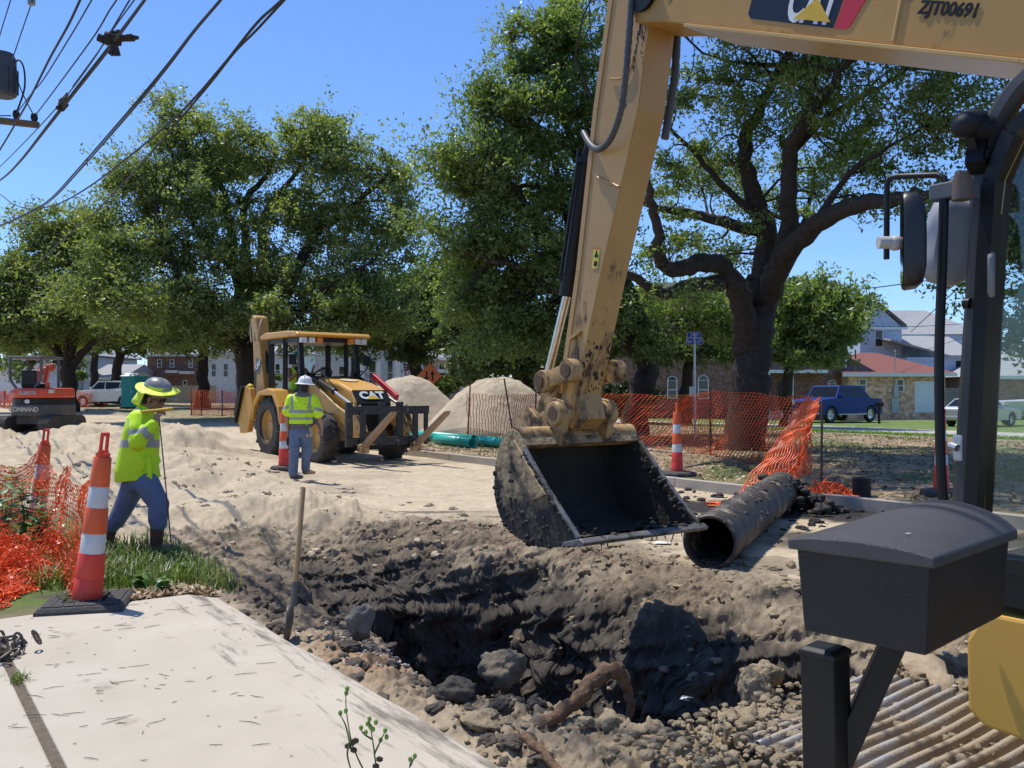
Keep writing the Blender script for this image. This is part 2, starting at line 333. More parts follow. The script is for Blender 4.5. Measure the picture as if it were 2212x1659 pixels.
def terr(x, y):
    x = np.asarray(x, float); y = np.asarray(y, float); s, t = st(x, y); r = np.hypot(x, y)
    near = 1 - ss(30, 60, r)
    tilt = -0.012 * np.clip(x, -32, 32) * ss(14, 50, y)
    z = tilt.copy()
    cross = ss(29.5, 31, s) * (1 - ss(40.5, 41.5, s))                     # the cross street
    med = ss(10.85, 11.0, t) * (1 - cross)
    z = z + med * (0.13 + 0.12 * ss(11, 16, t) * (1 - ss(24, 32, t)))
    yard = 1 - ss(1.9, 2.15, t)
    z = z + yard * 0.03 * near
    # backfilled trench: lumpy sand along the near side of the road
    band = ss(1.6, 2.8, t) * (1 - ss(4.6 + 1.2 * ss(17, 22, s), 5.7 + 1.5 * ss(17, 22, s), t)) * ss(7.5, 9.5, s) * (1 - ss(30, 40, s))
    patch = ss(-0.05, 0.22, fbm(x, y, 0.45, 3, 47)); lump = 0.36 * np.maximum(fbm(x, y, 0.55, 3, 3), -0.22) + patch * (0.12 * fbm(x, y, 1.6, 4, 9, 0.6) + 0.17 * np.abs(fbm(x, y, 1.9, 5, 8, 0.55)))
    z = z + band * (lump + 0.04)
    for mx_, my_, rx, ry, h in MOUNDS:
        g = np.exp(-((x - mx_) / rx) ** 2 - ((y - my_) / ry) ** 2)
        z = z + h * g * (1 + 0.9 * fbm(x, y, 1.3, 3, 5))
    left = (1 - ss(3.0, 4.4, t)) * ss(11, 14, s) * (1 - ss(40, 50, s))     # churned sand over the left verge
    z = z + left * 0.30 * np.maximum(fbm(x, y, 0.5, 5, 13), -0.1)
    # open trench
    n1 = fbm(s, t * 0.3, 0.9, 4, 21); n2 = fbm(s, t, 2.6, 4, 22)
    tn = 2.86 + 0.30 * n1 + 0.14 * n2; tf = 5.42 + 0.55 * fbm(s, t * 0.3, 0.8, 4, 25) + 0.22 * n2 - 0.30 * ss(7, 10, s)
    A = 1.45 * (1 - ss(7.1, 7.6, s + 0.3 * n2)) * ss(2.6, 3.25, s) + 0.42 * (1 - ss(7.6, 10.2, s)) * ss(6.3, 7.0, s)
    wn = ss(tn - 0.05, tn + 0.20, t); wf = 1 - ss(tf - 1.05 + 0.3 * n2, tf + 0.12, t) ** 0.8
    cut = A * wn * wf
    rough = ss(2.05, 2.4, t) * (1 - ss(5.7, 6.6, t)) * (1 - ss(8.5, 10.5, s))
    shelf = ss(2.05, 2.2, t) * (1 - ss(6.2, 7.4, s)) * (1 - ss(5.0, 6.0, t))
    z = z - cut - shelf * (0.05 + 0.11 * ss(2.25, 2.9, t) * ss(3.5, 4.5, s))
    dig = np.clip(cut / 0.5, 0, 1)
    clod = 0.15 * np.abs(fbm(x, y, 2.6, 3, 31)) + 0.13 * np.abs(fbm(x, y, 6.5, 3, 33, 0.6)) + 0.09 * np.abs(fbm(x, y, 15, 3, 35, 0.65))
    z = z + rough * (clod * (0.6 + 0.45 * dig) - 0.03)
    flat = (1 - rough) * near
    z = z + flat * (0.02 * fbm(x, y, 0.8, 3, 41) + ss(2.0, 2.3, t) * (1 - ss(9.5, 10.8, t)) * 0.008 * fbm(x, y, 7, 3, 43))
    fine = (0.02 + 0.09 * patch) * np.abs(fbm(x, y, 5, 4, 45, 0.6)) * np.clip(band + left + 0.5 * (z - tilt > 0.12) * (t < 8), 0, 1)
    z = z + fine
    return z, dict(s=s, t=t, cut=cut, dig=dig, rough=rough, med=med, cross=cross, yard=yard, band=band, left=left, tilt=tilt, near=near)
def gz(x, y): return float(terr(np.array([x]), np.array([y]))[0][0])
def lerp(a, b, f): return a + (np.asarray(b) - a) * np.clip(f, 0, 1)[:, None]
def albedo(x, y, z, q):
    s, t = q['s'], q['t']; n = fbm(x, y, 0.7, 5, 51); nf = fbm(x, y, 9, 4, 53); nm = fbm(x, y, 2.5, 4, 55)
    sand = np.array([0.50, 0.405, 0.275]); sand2 = np.array([0.35, 0.28, 0.19]); brown = np.array([0.20, 0.15, 0.10]); clay = np.array([0.080, 0.067, 0.053])
    c = np.tile(sand, (len(x), 1)); c = lerp(c, sand2, ss(0.02, 0.35, n) * 0.7 + 0.5 * ss(0.1, 0.4, nm))
    c = lerp(c, np.array([0.455, 0.37, 0.25]), q['band'])
    # median and lawns
    lit = np.array([0.20, 0.145, 0.085]); grs = np.array([0.085, 0.115, 0.03]); lawn = np.array([0.135, 0.19, 0.045])
    m = lerp(np.tile(lit, (len(x), 1)), np.array([0.33, 0.25, 0.16]), ss(-0.05, 0.25, nm + 0.3 * nf)); m = lerp(m, grs, ss(0.0, 0.3, n) * 0.85)  # pale noise patches are sunlit dapples painted into the median colour
    c = lerp(c, m, q['med'])
    isl = q['med'] * ss(40, 42, s); c = lerp(c, np.array([0.26, 0.235, 0.12]), isl * ss(-0.2, 0.3, n + nf * .5))
    yardc = lerp(np.tile(np.array([0.10, 0.085, 0.045]), (len(x), 1)), np.array([0.09, 0.13, 0.03]), ss(-0.15, 0.2, n + nm * 0.5))
    c = lerp(c, yardc, q['yard'] * (1 - q['left']) * q['near'])
    c = lerp(c, brown, q['yard'] * ss(6.6, 6.9, s) * (1 - ss(7.0, 7.5, s)) * 0.8)
    # far lawns and the far carriageway (beyond the median)
    far = ss(27.5, 28.0, t); c = lerp(c, lawn, far)
    rd = ss(28.6, 28.8, t + 0.9 * n) * (1 - ss(34.5, 34.7, t)); 
    c = lerp(c, np.array([0.42, 0.39, 0.34]), ss(30.0, 30.1, t) * (1 - ss(36.0, 36.1, t)))
    # soil layers in and round the trench
    zr = z - q['tilt']; w = q['rough']
    soil = lerp(np.tile(brown, (len(x), 1)), np.array([0.30, 0.235, 0.155]), ss(-0.1, 0.3, n + nm))
    dk = ss(-0.05, -0.30, zr + 0.18 * nm + 0.10 * nf)
    soil = lerp(soil, clay, np.clip(dk * 0.97 + 0.35 * ss(0.15, 0.4, nm), 0, 1))
    soil = lerp(soil, np.array([0.19, 0.14, 0.085]), ss(-0.35, -0.9, zr) * ss(0.12, 0.3, nf) * 0.5)
    nearbank = (1 - ss(2.9, 3.2, t)) * (1 - ss(3.8, 7.2, s)); 
    soil = lerp(soil, np.array([0.34, 0.21, 0.11]), 0.9 * np.exp(-((x + 1.0) / 0.42) ** 2 - ((y - 5.35) / 0.5) ** 2) * ss(-0.3, 0.1, n))
    soil = lerp(soil, np.array([0.10, 0.082, 0.062]), 0.8 * np.exp(-((x + 1.9) / 0.9) ** 2 - ((y - 7.0) / 0.9) ** 2))
    soil = lerp(soil, np.array([0.32, 0.25, 0.155]), (1 - ss(2.4, 3.9, s)) * (0.7 + nm))
    c = lerp(c, soil, w)
    c = lerp(c, np.array([0.20, 0.16, 0.11]), 0.6 * ss(5.5, 6.2, t) * (1 - ss(6.8, 7.6, t)) * ss(-0.05, 0.3, nm + n) * (1 - ss(7, 9, s)))
    # black sludge around the pulled pipe
    for (mx_, my_, rx, ry, a) in [(3.2, 12.3, 1.7, 0.9, 1.0), (4.6, 11.3, 1.3, 0.8, 1.0), (3.4, 9.4, 0.9, 0.9, 0.7), (2.75, 7.0, 0.9, 0.35, 0.9), (5.0, 9.6, 1.2, 1.0, 0.8)]:
        c = lerp(c, np.array([0.035, 0.03, 0.026]), a * 1.2 * ss(0.35, 0.75, np.exp(-((x - mx_) / rx) ** 2 - ((y - my_) / ry) ** 2) + 0.35 * nm))
    for (mx_, my_, rx, ry) in [(-1.1, 11.7, 0.8, 0.14), (0.1, 11.3, 0.5, 0.1), (-0.9, 10.6, 0.4, 0.2)]:
        c = lerp(c, np.array([0.12, 0.095, 0.07]), 0.9 * ss(0.3, 0.7, np.exp(-((x - mx_) / rx) ** 2 - ((y - my_) / ry) ** 2) + 0.5 * nf))
    return c * (1 + 0.22 * nf + 0.12 * nm)[:, None]
def build_terrain():
    ang = np.concatenate([np.arange(-80, -36, 0.9), np.arange(-36, 36, 0.09), np.arange(36, 80.1, 0.9)])
    rad = np.concatenate([np.arange(0.6, 3.2, 0.1), np.arange(3.2, 4.4, 0.016), np.arange(4.4, 10.5, 0.0125), np.geomspace(10.5, 30, 150), np.geomspace(30.4, 90, 70), np.geomspace(95, 3500, 30)])
    a, r = np.meshgrid(np.radians(ang), rad); x = (r * np.sin(a)).ravel(); y = (r * np.cos(a)).ravel()
    z, q = terr(x, y); c = albedo(x, y, z, q)
    # break the cut faces up sideways so they overhang and crumble
    k = q['rough'] * (0.25 + q['dig']); x2 = x + k * 0.13 * fbm(x + z * 2.5, y - z * 2.5, 2.6, 4, 61); y2 = y + k * 0.13 * fbm(x - z * 2.5, y + z * 2.5, 2.6, 4, 63)
    V = np.stack([x2, y2, z], 1).astype(np.float32)
    na, nr = len(ang), len(rad); i = np.arange(na * nr).reshape(nr, na)
    Fq = np.stack([i[:-1, :-1].ravel(), i[:-1, 1:].ravel(), i[1:, 1:].ravel(), i[1:, :-1].ravel()], 1)
    s, t = q['s'][Fq[:, 0]], q['t'][Fq[:, 0]]
    cls = np.full(len(Fq), 3)                                           # road
    cls[(t > 2.05) & (t < 6.0) & (s < 9.5) & (s > 1.0)] = 0               # trench and its banks
    cls[t <= 2.05] = 1                                                    # near yard
    cls[(q['med'] > .5)[Fq[:, 0]] & (t < 27.8)] = 2                         # grassy median
    cls[t >= 27.8] = 4
    m = bpy.data.materials.new('soil'); m.use_nodes = True; tr = m.node_tree; p = tr.nodes['Principled BSDF']; p.inputs['Roughness'].default_value = 0.92; p.inputs['Specular IOR Level'].default_value = 0.3
    at = _n(tr, 'ShaderNodeAttribute', attribute_name='soil_colour'); tc = _n(tr, 'ShaderNodeTexCoord')
    n1 = _n(tr, 'ShaderNodeTexNoise'); n1.inputs['Scale'].default_value = 14; n1.inputs['Detail'].default_value = 8; n1.inputs['Roughness'].default_value = 0.75; tr.links.new(tc.outputs['Object'], n1.inputs['Vector'])
    mr = _n(tr, 'ShaderNodeMapRange'); mr.inputs[1].default_value = 0.3; mr.inputs[2].default_value = 0.7; mr.inputs[3].default_value = 0.78; mr.inputs[4].default_value = 1.2; tr.links.new(n1.outputs['Fac'], mr.inputs[0])
    mu = _n(tr, 'ShaderNodeMix', data_type='RGBA', blend_type='MULTIPLY'); mu.inputs[0].default_value = 1; tr.links.new(at.outputs['Color'], mu.inputs[6]); tr.links.new(mr.outputs[0], mu.inputs[7]); tr.links.new(mu.outputs[2], p.inputs['Base Color'])
    n2 = _n(tr, 'ShaderNodeTexNoise'); n2.inputs['Scale'].default_value = 45; n2.inputs['Detail'].default_value = 6; n2.inputs['Roughness'].default_value = 0.7; tr.links.new(tc.outputs['Object'], n2.inputs['Vector'])
    b = _n(tr, 'ShaderNodeBump'); b.inputs['Strength'].default_value = 0.8; b.inputs['Distance'].default_value = 0.012; tr.links.new(n2.outputs['Fac'], b.inputs['Height']); tr.links.new(b.outputs[0], p.inputs['Normal'])
    names = {0: 'trench', 1: 'ground', 2: 'median', 3: 'road', 4: 'lawn'}
    labels = {0: 'open trench of dark wet clay with crumbling banks', 1: 'rough grassy verge beside the pavement slab', 2: 'leaf strewn grassy median under the oaks', 3: 'pale sandy road surface with churned sand', 4: 'bright green lawns and far carriageway'}
    for k in range(5):
        f = Fq[cls == k]; u, inv = np.unique(f, return_inverse=True)
        o = npmesh(names[k], V[u], inv.reshape(f.shape), m, smooth=True); o['kind'] = 'structure'; o['label'] = labels[k]
        ca = o.data.color_attributes.new('soil_colour', 'FLOAT_COLOR', 'POINT')
        ca.data.foreach_set('color', np.concatenate([np.clip(c[u], 0.01, 0.9), np.ones((len(u), 1))], 1).astype(np.float32).ravel())
build_terrain()

# ------------------------------------------------------------------ pavement slab, kerbs
def slabs():
    ed = random.Random(3)
    def slab(poly, name, top, bot, label):
        mb = MB(); mb.prism(poly, bot, top, lambda x, y, h: P(x, y, h)); o = mb.build(name, concr_p, None, bevel=0.012); o['kind'] = 'structure'; o['label'] = label; return o
    global concr_p
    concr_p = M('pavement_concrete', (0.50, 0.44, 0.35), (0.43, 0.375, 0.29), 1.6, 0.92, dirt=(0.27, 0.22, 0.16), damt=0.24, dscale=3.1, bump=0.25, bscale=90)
    e = [(s_, 2.10 + ed.uniform(-0.012, 0.012)) for s_ in np.arange(-3, 6.9, 0.22)]
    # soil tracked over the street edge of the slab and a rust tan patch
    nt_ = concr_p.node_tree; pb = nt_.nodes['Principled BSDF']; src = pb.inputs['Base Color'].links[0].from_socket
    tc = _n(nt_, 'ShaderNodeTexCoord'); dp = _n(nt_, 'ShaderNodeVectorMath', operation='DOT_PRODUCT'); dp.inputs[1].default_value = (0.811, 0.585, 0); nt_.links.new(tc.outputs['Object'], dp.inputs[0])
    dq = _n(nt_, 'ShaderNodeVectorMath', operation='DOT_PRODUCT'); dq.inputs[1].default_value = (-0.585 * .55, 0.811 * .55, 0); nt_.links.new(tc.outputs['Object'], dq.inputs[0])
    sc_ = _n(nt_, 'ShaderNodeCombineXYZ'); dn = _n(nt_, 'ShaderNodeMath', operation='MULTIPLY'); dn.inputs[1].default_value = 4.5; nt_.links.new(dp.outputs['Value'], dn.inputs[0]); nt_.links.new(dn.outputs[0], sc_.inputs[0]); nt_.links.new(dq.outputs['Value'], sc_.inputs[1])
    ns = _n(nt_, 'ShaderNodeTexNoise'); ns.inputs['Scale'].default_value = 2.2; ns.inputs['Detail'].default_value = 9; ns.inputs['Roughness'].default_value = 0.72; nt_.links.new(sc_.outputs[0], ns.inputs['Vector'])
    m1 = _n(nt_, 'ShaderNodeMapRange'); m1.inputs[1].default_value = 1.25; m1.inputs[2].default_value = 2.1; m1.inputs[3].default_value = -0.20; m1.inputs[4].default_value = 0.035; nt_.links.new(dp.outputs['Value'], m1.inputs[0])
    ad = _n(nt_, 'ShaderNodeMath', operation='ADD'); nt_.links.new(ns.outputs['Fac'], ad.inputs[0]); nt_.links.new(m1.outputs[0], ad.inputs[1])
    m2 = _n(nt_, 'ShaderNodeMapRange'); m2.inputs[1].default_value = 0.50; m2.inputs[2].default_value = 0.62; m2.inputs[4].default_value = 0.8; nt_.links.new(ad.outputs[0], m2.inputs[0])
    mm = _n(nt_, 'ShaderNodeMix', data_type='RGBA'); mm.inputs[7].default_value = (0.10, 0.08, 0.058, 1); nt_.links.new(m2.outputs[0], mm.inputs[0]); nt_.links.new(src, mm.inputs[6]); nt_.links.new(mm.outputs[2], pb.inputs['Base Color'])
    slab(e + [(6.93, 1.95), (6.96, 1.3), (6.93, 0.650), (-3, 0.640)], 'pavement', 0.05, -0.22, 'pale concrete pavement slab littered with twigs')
    slab([(7.0, 0.60), (7.0, -3.0), (-3, -3.0), (-3, 0.60)], 'pavement', 0.048, -0.22, 'concrete pavement slab left of the dirt filled joint')
    # joint filler of dirt
    mb = MB(); mb.prism([(-3, 0.59), (-3, 0.68), (6.95, 0.68), (6.95, 0.59)], -0.1, 0.041, lambda x, y, h: P(x, y, h)); o = mb.build('pavement_joint', M('joint_dirt', (0.17, 0.13, 0.09), (0.10, 0.08, 0.055), 20, 0.95, bump=0.8, bscale=60)); o['kind'] = 'structure'
    # kerbs
    def kerb(pts, label, h=0.15, wd=0.17):
        mb = MB(); n = len(pts)
        for i in range(n - 1):
            a, b = Vector(pts[i]), Vector(pts[i + 1]); d = (b - a); L = d.length; d.normalize(); k = max(1, int(L / 1.9))
            for j in range(k):
                p0 = a + d * (L * j / k + 0.006); p1 = a + d * (L * (j + 1) / k - 0.006); sd = Vector((-d.y, d.x, 0)) * wd
                g = gz(p0.x, p0.y) * 0; z0 = -0.012 * p0.x * float(ss(14, 50, p0.y)); jt = ed.uniform(-0.012, 0.012)
                vs = []
                for q in (p0, p1):
                    for off, zz in ((0, -0.15), (0.015, h - 0.03), (0.045, h), (1, h + 0.005), (1, -0.15)): vs.append(q + sd * off + Vector((0, 0, z0 + zz + jt)))
                mb.add(vs, [(0, 1, 2, 3, 4), (9, 8, 7, 6, 5)] + [(m_, m_ + 5, (m_ + 1) % 5 + 5, (m_ + 1) % 5) for m_ in range(5)])
        o = mb.build('kerb', concr, None, bevel=0.01); o['kind'] = 'structure'; o['label'] = label; return o
    kerb([P(s_, 10.95, 0) for s_ in (25.5, 15.4)][::-1], 'sunlit concrete kerb below the green pipes')
    kerb([P(s_, 10.92, 0) for s_ in (12.4, 4.0)][::-1], 'shaded concrete kerb behind the rusty pipe')
    arc = [P(44.5 + 3.4 * math.cos(a), 14.6 + 3.6 * math.sin(a), 0) for a in np.linspace(-math.pi / 2, -math.pi, 6)]
    kerb([P(66, 11.0, 0), P(44.5, 11.0, 0)] + arc[1:] + [P(41.1, 24, 0)], 'kerb round the nose of the far median')
slabs()

# ------------------------------------------------------------------ loose clods, twigs, leaves, grass (uncountable)
def ico(k):
    bm = bmesh.new(); bmesh.ops.create_icosphere(bm, subdivisions=k, radius=1.0); bm.verts.index_update()
    V = np.array([q.co[:] for q in bm.verts]); Fc = np.array([[q.index for q in f.verts] for f in bm.faces]); bm.free(); return V, Fc
ICO = {2: ico(2), 4: ico(4)}; ICV, ICF = ICO[2]
def clod_shape(size, g, flat, rough, big=0.032):
    V0, F0 = ICO[4 if size > big else 2]; o1, o2 = g.uniform(-50, 50, 2); a, b, c = V0.T
    rr = 1 + rough * (1.5 * vn(a * 1.1 + o1, b * 1.1 + c * .9 + o2, 7) + 1.0 * vn(a * 2.4 + o2, c * 2.4 + b * 1.7 + o1, 9) + 0.75 * np.abs(vn(b * 5 + o1, c * 5 + a * 3 + o2, 11)) + 0.6 * np.abs(vn(a * 11 + o1, c * 9 + b * 8 + o2, 13)))
    p = V0 * rr[:, None] * (size * g.uniform(0.65, 1.35, 3) * np.array([1, 1, flat])); q = g.uniform(0, 6.28); ca, sa = math.cos(q), math.sin(q)
    return np.stack([p[:, 0] * ca - p[:, 1] * sa, p[:, 0] * sa + p[:, 1] * ca, p[:, 2]], 1), F0
def clods(name, label, mat, xs, ys, sz, seed, flat=0.62, rough=0.6):
    rg = np.random.default_rng(seed); n = len(xs); z = terr(xs, ys)[0]
    VV = []; FF = []; off = 0
    for k in range(n):
        p, f = clod_shape(sz[k], rg, flat, rough); VV.append(p + np.array([xs[k], ys[k], z[k] + sz[k] * flat * 0.05])); FF.append(f + off); off += len(p)
    o = npmesh(name, np.concatenate(VV), np.concatenate(FF), mat); o['kind'] = 'stuff'; o['label'] = label; o['category'] = 'soil'; return o
claym = M('clay_clods', (0.14, 0.11, 0.08), (0.05, 0.042, 0.034), 7, 0.95, bump=0.9, bscale=50)
brownm = M('brown_clods', (0.335, 0.265, 0.165), (0.20, 0.155, 0.098), 5, 0.97, bump=0.9, bscale=55)
sandm = M('sand', (0.52, 0.425, 0.30), (0.41, 0.33, 0.225), 4, 0.96, bump=0.7, bscale=30)
rg = np.random.default_rng(11)
def scatter(n, s0, s1, t0, t1, seed):
    g = np.random.default_rng(seed); s = g.uniform(s0, s1, n); t = g.uniform(t0, t1, n)
    return -0.585 * s + 0.811 * t, 0.811 * s + 0.585 * t
x, y = scatter(560, 3.0, 7.4, 2.15, 3.7, 1); clods('soil_clods', 'dark clay clods along the trench edge', claym, x, y, 0.009 + 0.05 * rg.random(560) ** 4, 2)
x, y = scatter(800, 1.2, 3.7, 2.15, 5.0, 3); clods('soil_clods', 'dry brown clods heaped in the nearest corner', brownm, x, y, 0.009 + 0.06 * rg.random(800) ** 5, 4)
x, y = scatter(700, 4.0, 9.5, 4.4, 6.8, 5); clods('soil_clods', 'crumbs of soil along the far trench lip', brownm, x, y, 0.01 + 0.045 * rg.random(700) ** 4, 6)
x, y = scatter(700, 8.0, 18, 2.0, 6.4, 7); clods('sand_clods', 'lumps of damp sand over the backfill', sandm, x, y, 0.010 + 0.045 * rg.random(700) ** 5, 8)
x, y = scatter(420, 4.5, 10, 7.6, 10.8, 9); clods('mud_lumps', 'black mud lumps spilled around the old pipe', mudm, x, y, 0.010 + 0.06 * rg.random(420) ** 5, 10)
x, y = scatter(160, 2.2, 6.6, 1.2, 2.2, 12); clods('pavement_crumbs', 'small dark crumbs of soil on the pavement', claym, x, y, 0.006 + 0.012 * rg.random(160) ** 2, 13)
shellm = M('shell_gravel', (0.62, 0.56, 0.49), (0.30, 0.25, 0.2), 40, 0.8)
x, y = scatter(420, 4.6, 6.0, 2.3, 2.8, 14); clods('shell_gravel', 'pale shell gravel on the trench shelf', shellm, x, y, 0.004 + 0.008 * rg.random(420), 15)
x, y = scatter(700, 0.2, 2.9, 4.0, 6.4, 16); clods('shell_gravel', 'grey gravel behind the mailbox post', shellm, x, y, 0.008 + 0.02 * rg.random(700) ** 2, 17)

def shards(name, label, mat, P0, size, seed, flat=0.35, asp=0.55, zoff=0.012):
    """flat leaf / chip quads lying on the ground at points P0 (n,3)"""
    g = np.random.default_rng(seed); n = len(P0); a = g.uniform(0, 6.28, n); d = np.stack([np.cos(a), np.sin(a), g.normal(0, flat, n)], 1); e = np.stack([-np.sin(a), np.cos(a), g.normal(0, flat, n)], 1) * asp
    sz = (size * g.uniform(0.5, 1.3, n))[:, None]; c = P0 + np.array([0, 0, zoff])
    up = np.array([0, 0, 1.0]) * sz * g.uniform(-.15, .3, n)[:, None]
    V = np.stack([c - d * sz, c - e * sz + up, c + d * sz, c + e * sz + up], 1).reshape(-1, 3)
    o = npmesh(name, V, np.arange(4 * n).reshape(n, 4), mat); o['kind'] = 'stuff'; o['label'] = label; o['category'] = 'leaf litter'; return o
litter = leafmat('leaf_litter', (0.34, 0.23, 0.13), (0.22, 0.14, 0.075), (0.52, 0.40, 0.27), 0.05, 1.5, 0.6)
g = np.random.default_rng(20)
def on_ground(x, y, dz=0.0): return np.stack([x, y, terr(x, y)[0] + dz], 1)
s = g.uniform(3.0, 26, 15000); t = 11.2 + 15 * g.random(15000) ** 1.3; x = -0.585 * s + 0.811 * t; y = 0.811 * s + 0.585 * t
shards('fallen_leaves', 'brown oak leaves scattered over the shady median', litter, on_ground(x, y), 0.042, 21, 0.35)
s = 6.95 + np.abs(g.normal(0, 0.16, 420)); t = g.uniform(1.35, 2.2, 420); x = -0.585 * s + 0.811 * t; y = 0.811 * s + 0.585 * t
shards('fallen_leaves', 'dry tan leaves drifted against the pavement end', litter, on_ground(x, y, 0.015), 0.03, 22, 0.6)
tw = MB(); rt = random.Random(5)
for k in range(260):
    cx_, cy_ = rt.choice([(4.2, -.2), (5.0, .9), (5.8, .2), (6.2, 1.2), (4.6, 1.4), (5.4, -.8)]); s_, t_ = cx_ + rt.gauss(0, .5), min(1.95, cy_ + rt.gauss(0, .5)); L = .008 + .055 * rt.random() ** 2.5; a = rt.gauss(0.25, 0.55)
    p = P(min(s_, 6.8), t_, 0.055); d = Vector((math.cos(a), math.sin(a), 0)) * L; e = Vector((-d.y, d.x, 0)) * rt.uniform(-.18, .18)
    tw.tube([p - d, p + e, p + d], [0.0012, 0.0019, 0.0010], 4)
o = tw.build('twig_litter', M('twig', (0.14, 0.10, 0.07), (0.07, 0.05, 0.035), 20, 0.9)); o['kind'] = 'stuff'; o['label'] = 'tiny dry twigs strewn on the pavement'; o['category'] = 'twigs'

def grass(name, label, mat, x, y, h, wd, seed, lean=0.5, dz=0.0):
    g = np.random.default_rng(seed); n = len(x); z = terr(x, y)[0] + dz; b = np.stack([x, y, z - 0.01], 1)
    a = g.uniform(0, 6.28, n); dr = np.stack([np.cos(a), np.sin(a), np.zeros(n)], 1); sd = np.stack([-np.sin(a), np.cos(a), np.zeros(n)], 1) * (wd * g.uniform(0.6, 1.3, n))[:, None]
    hh = (h * g.uniform(0.4, 1.25, n))[:, None]; ln = (g.random(n) * lean)[:, None] * hh; up = np.array([0, 0, 1.0])
    m1 = b + dr * ln * 0.35 + up * hh * 0.6; m2 = b + dr * ln * 1.25 + up * hh * 0.95
    V = np.stack([b - sd, b + sd, m1 + sd * 0.85, m1 - sd * 0.85, m1 - sd * 0.85, m1 + sd * 0.85, m2 + sd * 0.12, m2 - sd * 0.12], 1).reshape(-1, 3)
    o = npmesh(name, V, np.arange(8 * n).reshape(-1, 4), mat); o['kind'] = 'stuff'; o['label'] = label; o['category'] = 'grass'; return o
grassm = leafmat('grass_blades', (0.075, 0.13, 0.025), (0.12, 0.19, 0.04), (0.26, 0.25, 0.10), 0.3, 3.0, 0.45)
n = 17000; s = 6.97 + 3.4 * g.random(n); t = -1.7 + 4.1 * g.random(n); x = -0.585 * s + 0.811 * t; y = 0.811 * s + 0.585 * t
k = (fbm(x, y, 1.2, 3, 71) > -0.22) & ~((t > 1.95) & (s > 9.3)); grass('grass', 'tufted green grass on the verge by the worker', grassm, x[k], y[k], 0.16, 0.0055, 23, 1.0)
n = 160; s = np.concatenate([g.normal(5.42, .05, 90), g.normal(6.05, .08, 70)]); t = g.normal(0.635, 0.022, n); x = -0.585 * s + 0.811 * t; y = 0.811 * s + 0.585 * t
grass('grass', 'tiny grass tufts in the pavement joint', grassm, x, y, 0.045, 0.003, 27, 0.9, 0.02)
n = 2600; s = 10 + 6 * g.random(n); t = -3 + 4.6 * g.random(n); x = -0.585 * s + 0.811 * t; y = 0.811 * s + 0.585 * t
grass('grass', 'patchy grass behind the orange net', grassm, x, y, 0.16, 0.008, 24, 0.8)
n = 9000; s = g.uniform(6, 27, n); t = 11.3 + 14 * g.random(n); x = -0.585 * s + 0.811 * t; y = 0.811 * s + 0.585 * t; k = fbm(x, y, 0.5, 3, 73) > 0.02
grass('grass', 'thin grass tufts on the leaf strewn median', grassm, x[k], y[k], 0.11, 0.010, 25, 0.8)
n = 9000; t = g.uniform(27.8, 29.9, n); s = g.uniform(-2, 30, n); x = -0.585 * s + 0.811 * t; y = 0.811 * s + 0.585 * t
grass('grass', 'bright strip of grass along the far roadway', leafmat('lawn_blades', (0.12, 0.24, 0.03), (0.16, 0.28, 0.05), (0.3, 0.34, 0.1), 0.3, 2.0, 0.5), x, y, 0.10, 0.02, 26, 0.8)
# ------------------------------------------------------------------ trees
oakleaf = leafmat('oak_leaves', (0.098, 0.150, 0.050), (0.165, 0.218, 0.070), (0.27, 0.295, 0.135), 0.50, 0.45, 0.42)
oakleafd = leafmat('oak_leaves_dark', (0.068, 0.108, 0.040), (0.11, 0.155, 0.052), (0.20, 0.22, 0.10), 0.45, 0.45, 0.42)
oakleafy = leafmat('oak_leaves_yellowish', (0.112, 0.155, 0.052), (0.19, 0.23, 0.075), (0.30, 0.30, 0.14), 0.50, 0.4, 0.44)
shrubleaf = leafmat('shrub_leaves', (0.05, 0.085, 0.02), (0.09, 0.14, 0.03), (0.2, 0.24, 0.06), 0.3, 1.2, 0.4)
def leaf_quads(c, d, size, g, asp=0.42):
    n = len(c); a = g.normal(0, 1, (n, 3)) + d * 0.6; a /= np.linalg.norm(a, axis=1)[:, None] + 1e-9
    b = g.normal(0, 1, (n, 3)) + np.array([0, 0, 0.8]); b -= a * (a * b).sum(1)[:, None]; 
    e = np.cross(a, b); e /= np.linalg.norm(e, axis=1)[:, None] + 1e-9
    sz = (size * g.uniform(0.55, 1.35, n))[:, None]
    V = np.stack([c - a * sz, c - e * sz * asp, c + a * sz, c + e * sz * asp], 1)
    return V.reshape(-1, 3)
def clump_leaves(cl, rad, nper, size, g, squash=0.55):
    """Leaves on twig sprays that fan out of each clump's middle, flattened into layers, with ragged tips."""
    cl = np.asarray(cl); m = len(cl); ns = 14
    dirs = g.normal(0, 1, (m, ns, 3)); dirs /= np.linalg.norm(dirs, axis=2)[..., None]; dirs[..., 2] = dirs[..., 2] * squash + 0.12
    k = max(2, nper // ns); L = rad[:, None] * g.uniform(0.55, 1.45, (m, ns)) ; f = np.sqrt(g.random((m, ns, k))) 
    p = cl[:, None, None, :] + dirs[:, :, None, :] * (L[..., None] * f)[..., None] + g.normal(0, 1, (m, ns, k, 3)) * (rad * 0.12)[:, None, None, None]
    keep = g.random((m, ns)) < 0.9; p = p[np.broadcast_to(keep[..., None], p.shape[:3])]
    d = np.broadcast_to(dirs[:, :, None, :], (m, ns, k, 3))[np.broadcast_to(keep[..., None], (m, ns, k))]
    return leaf_quads(p.reshape(-1, 3), d.reshape(-1, 3), size, g)
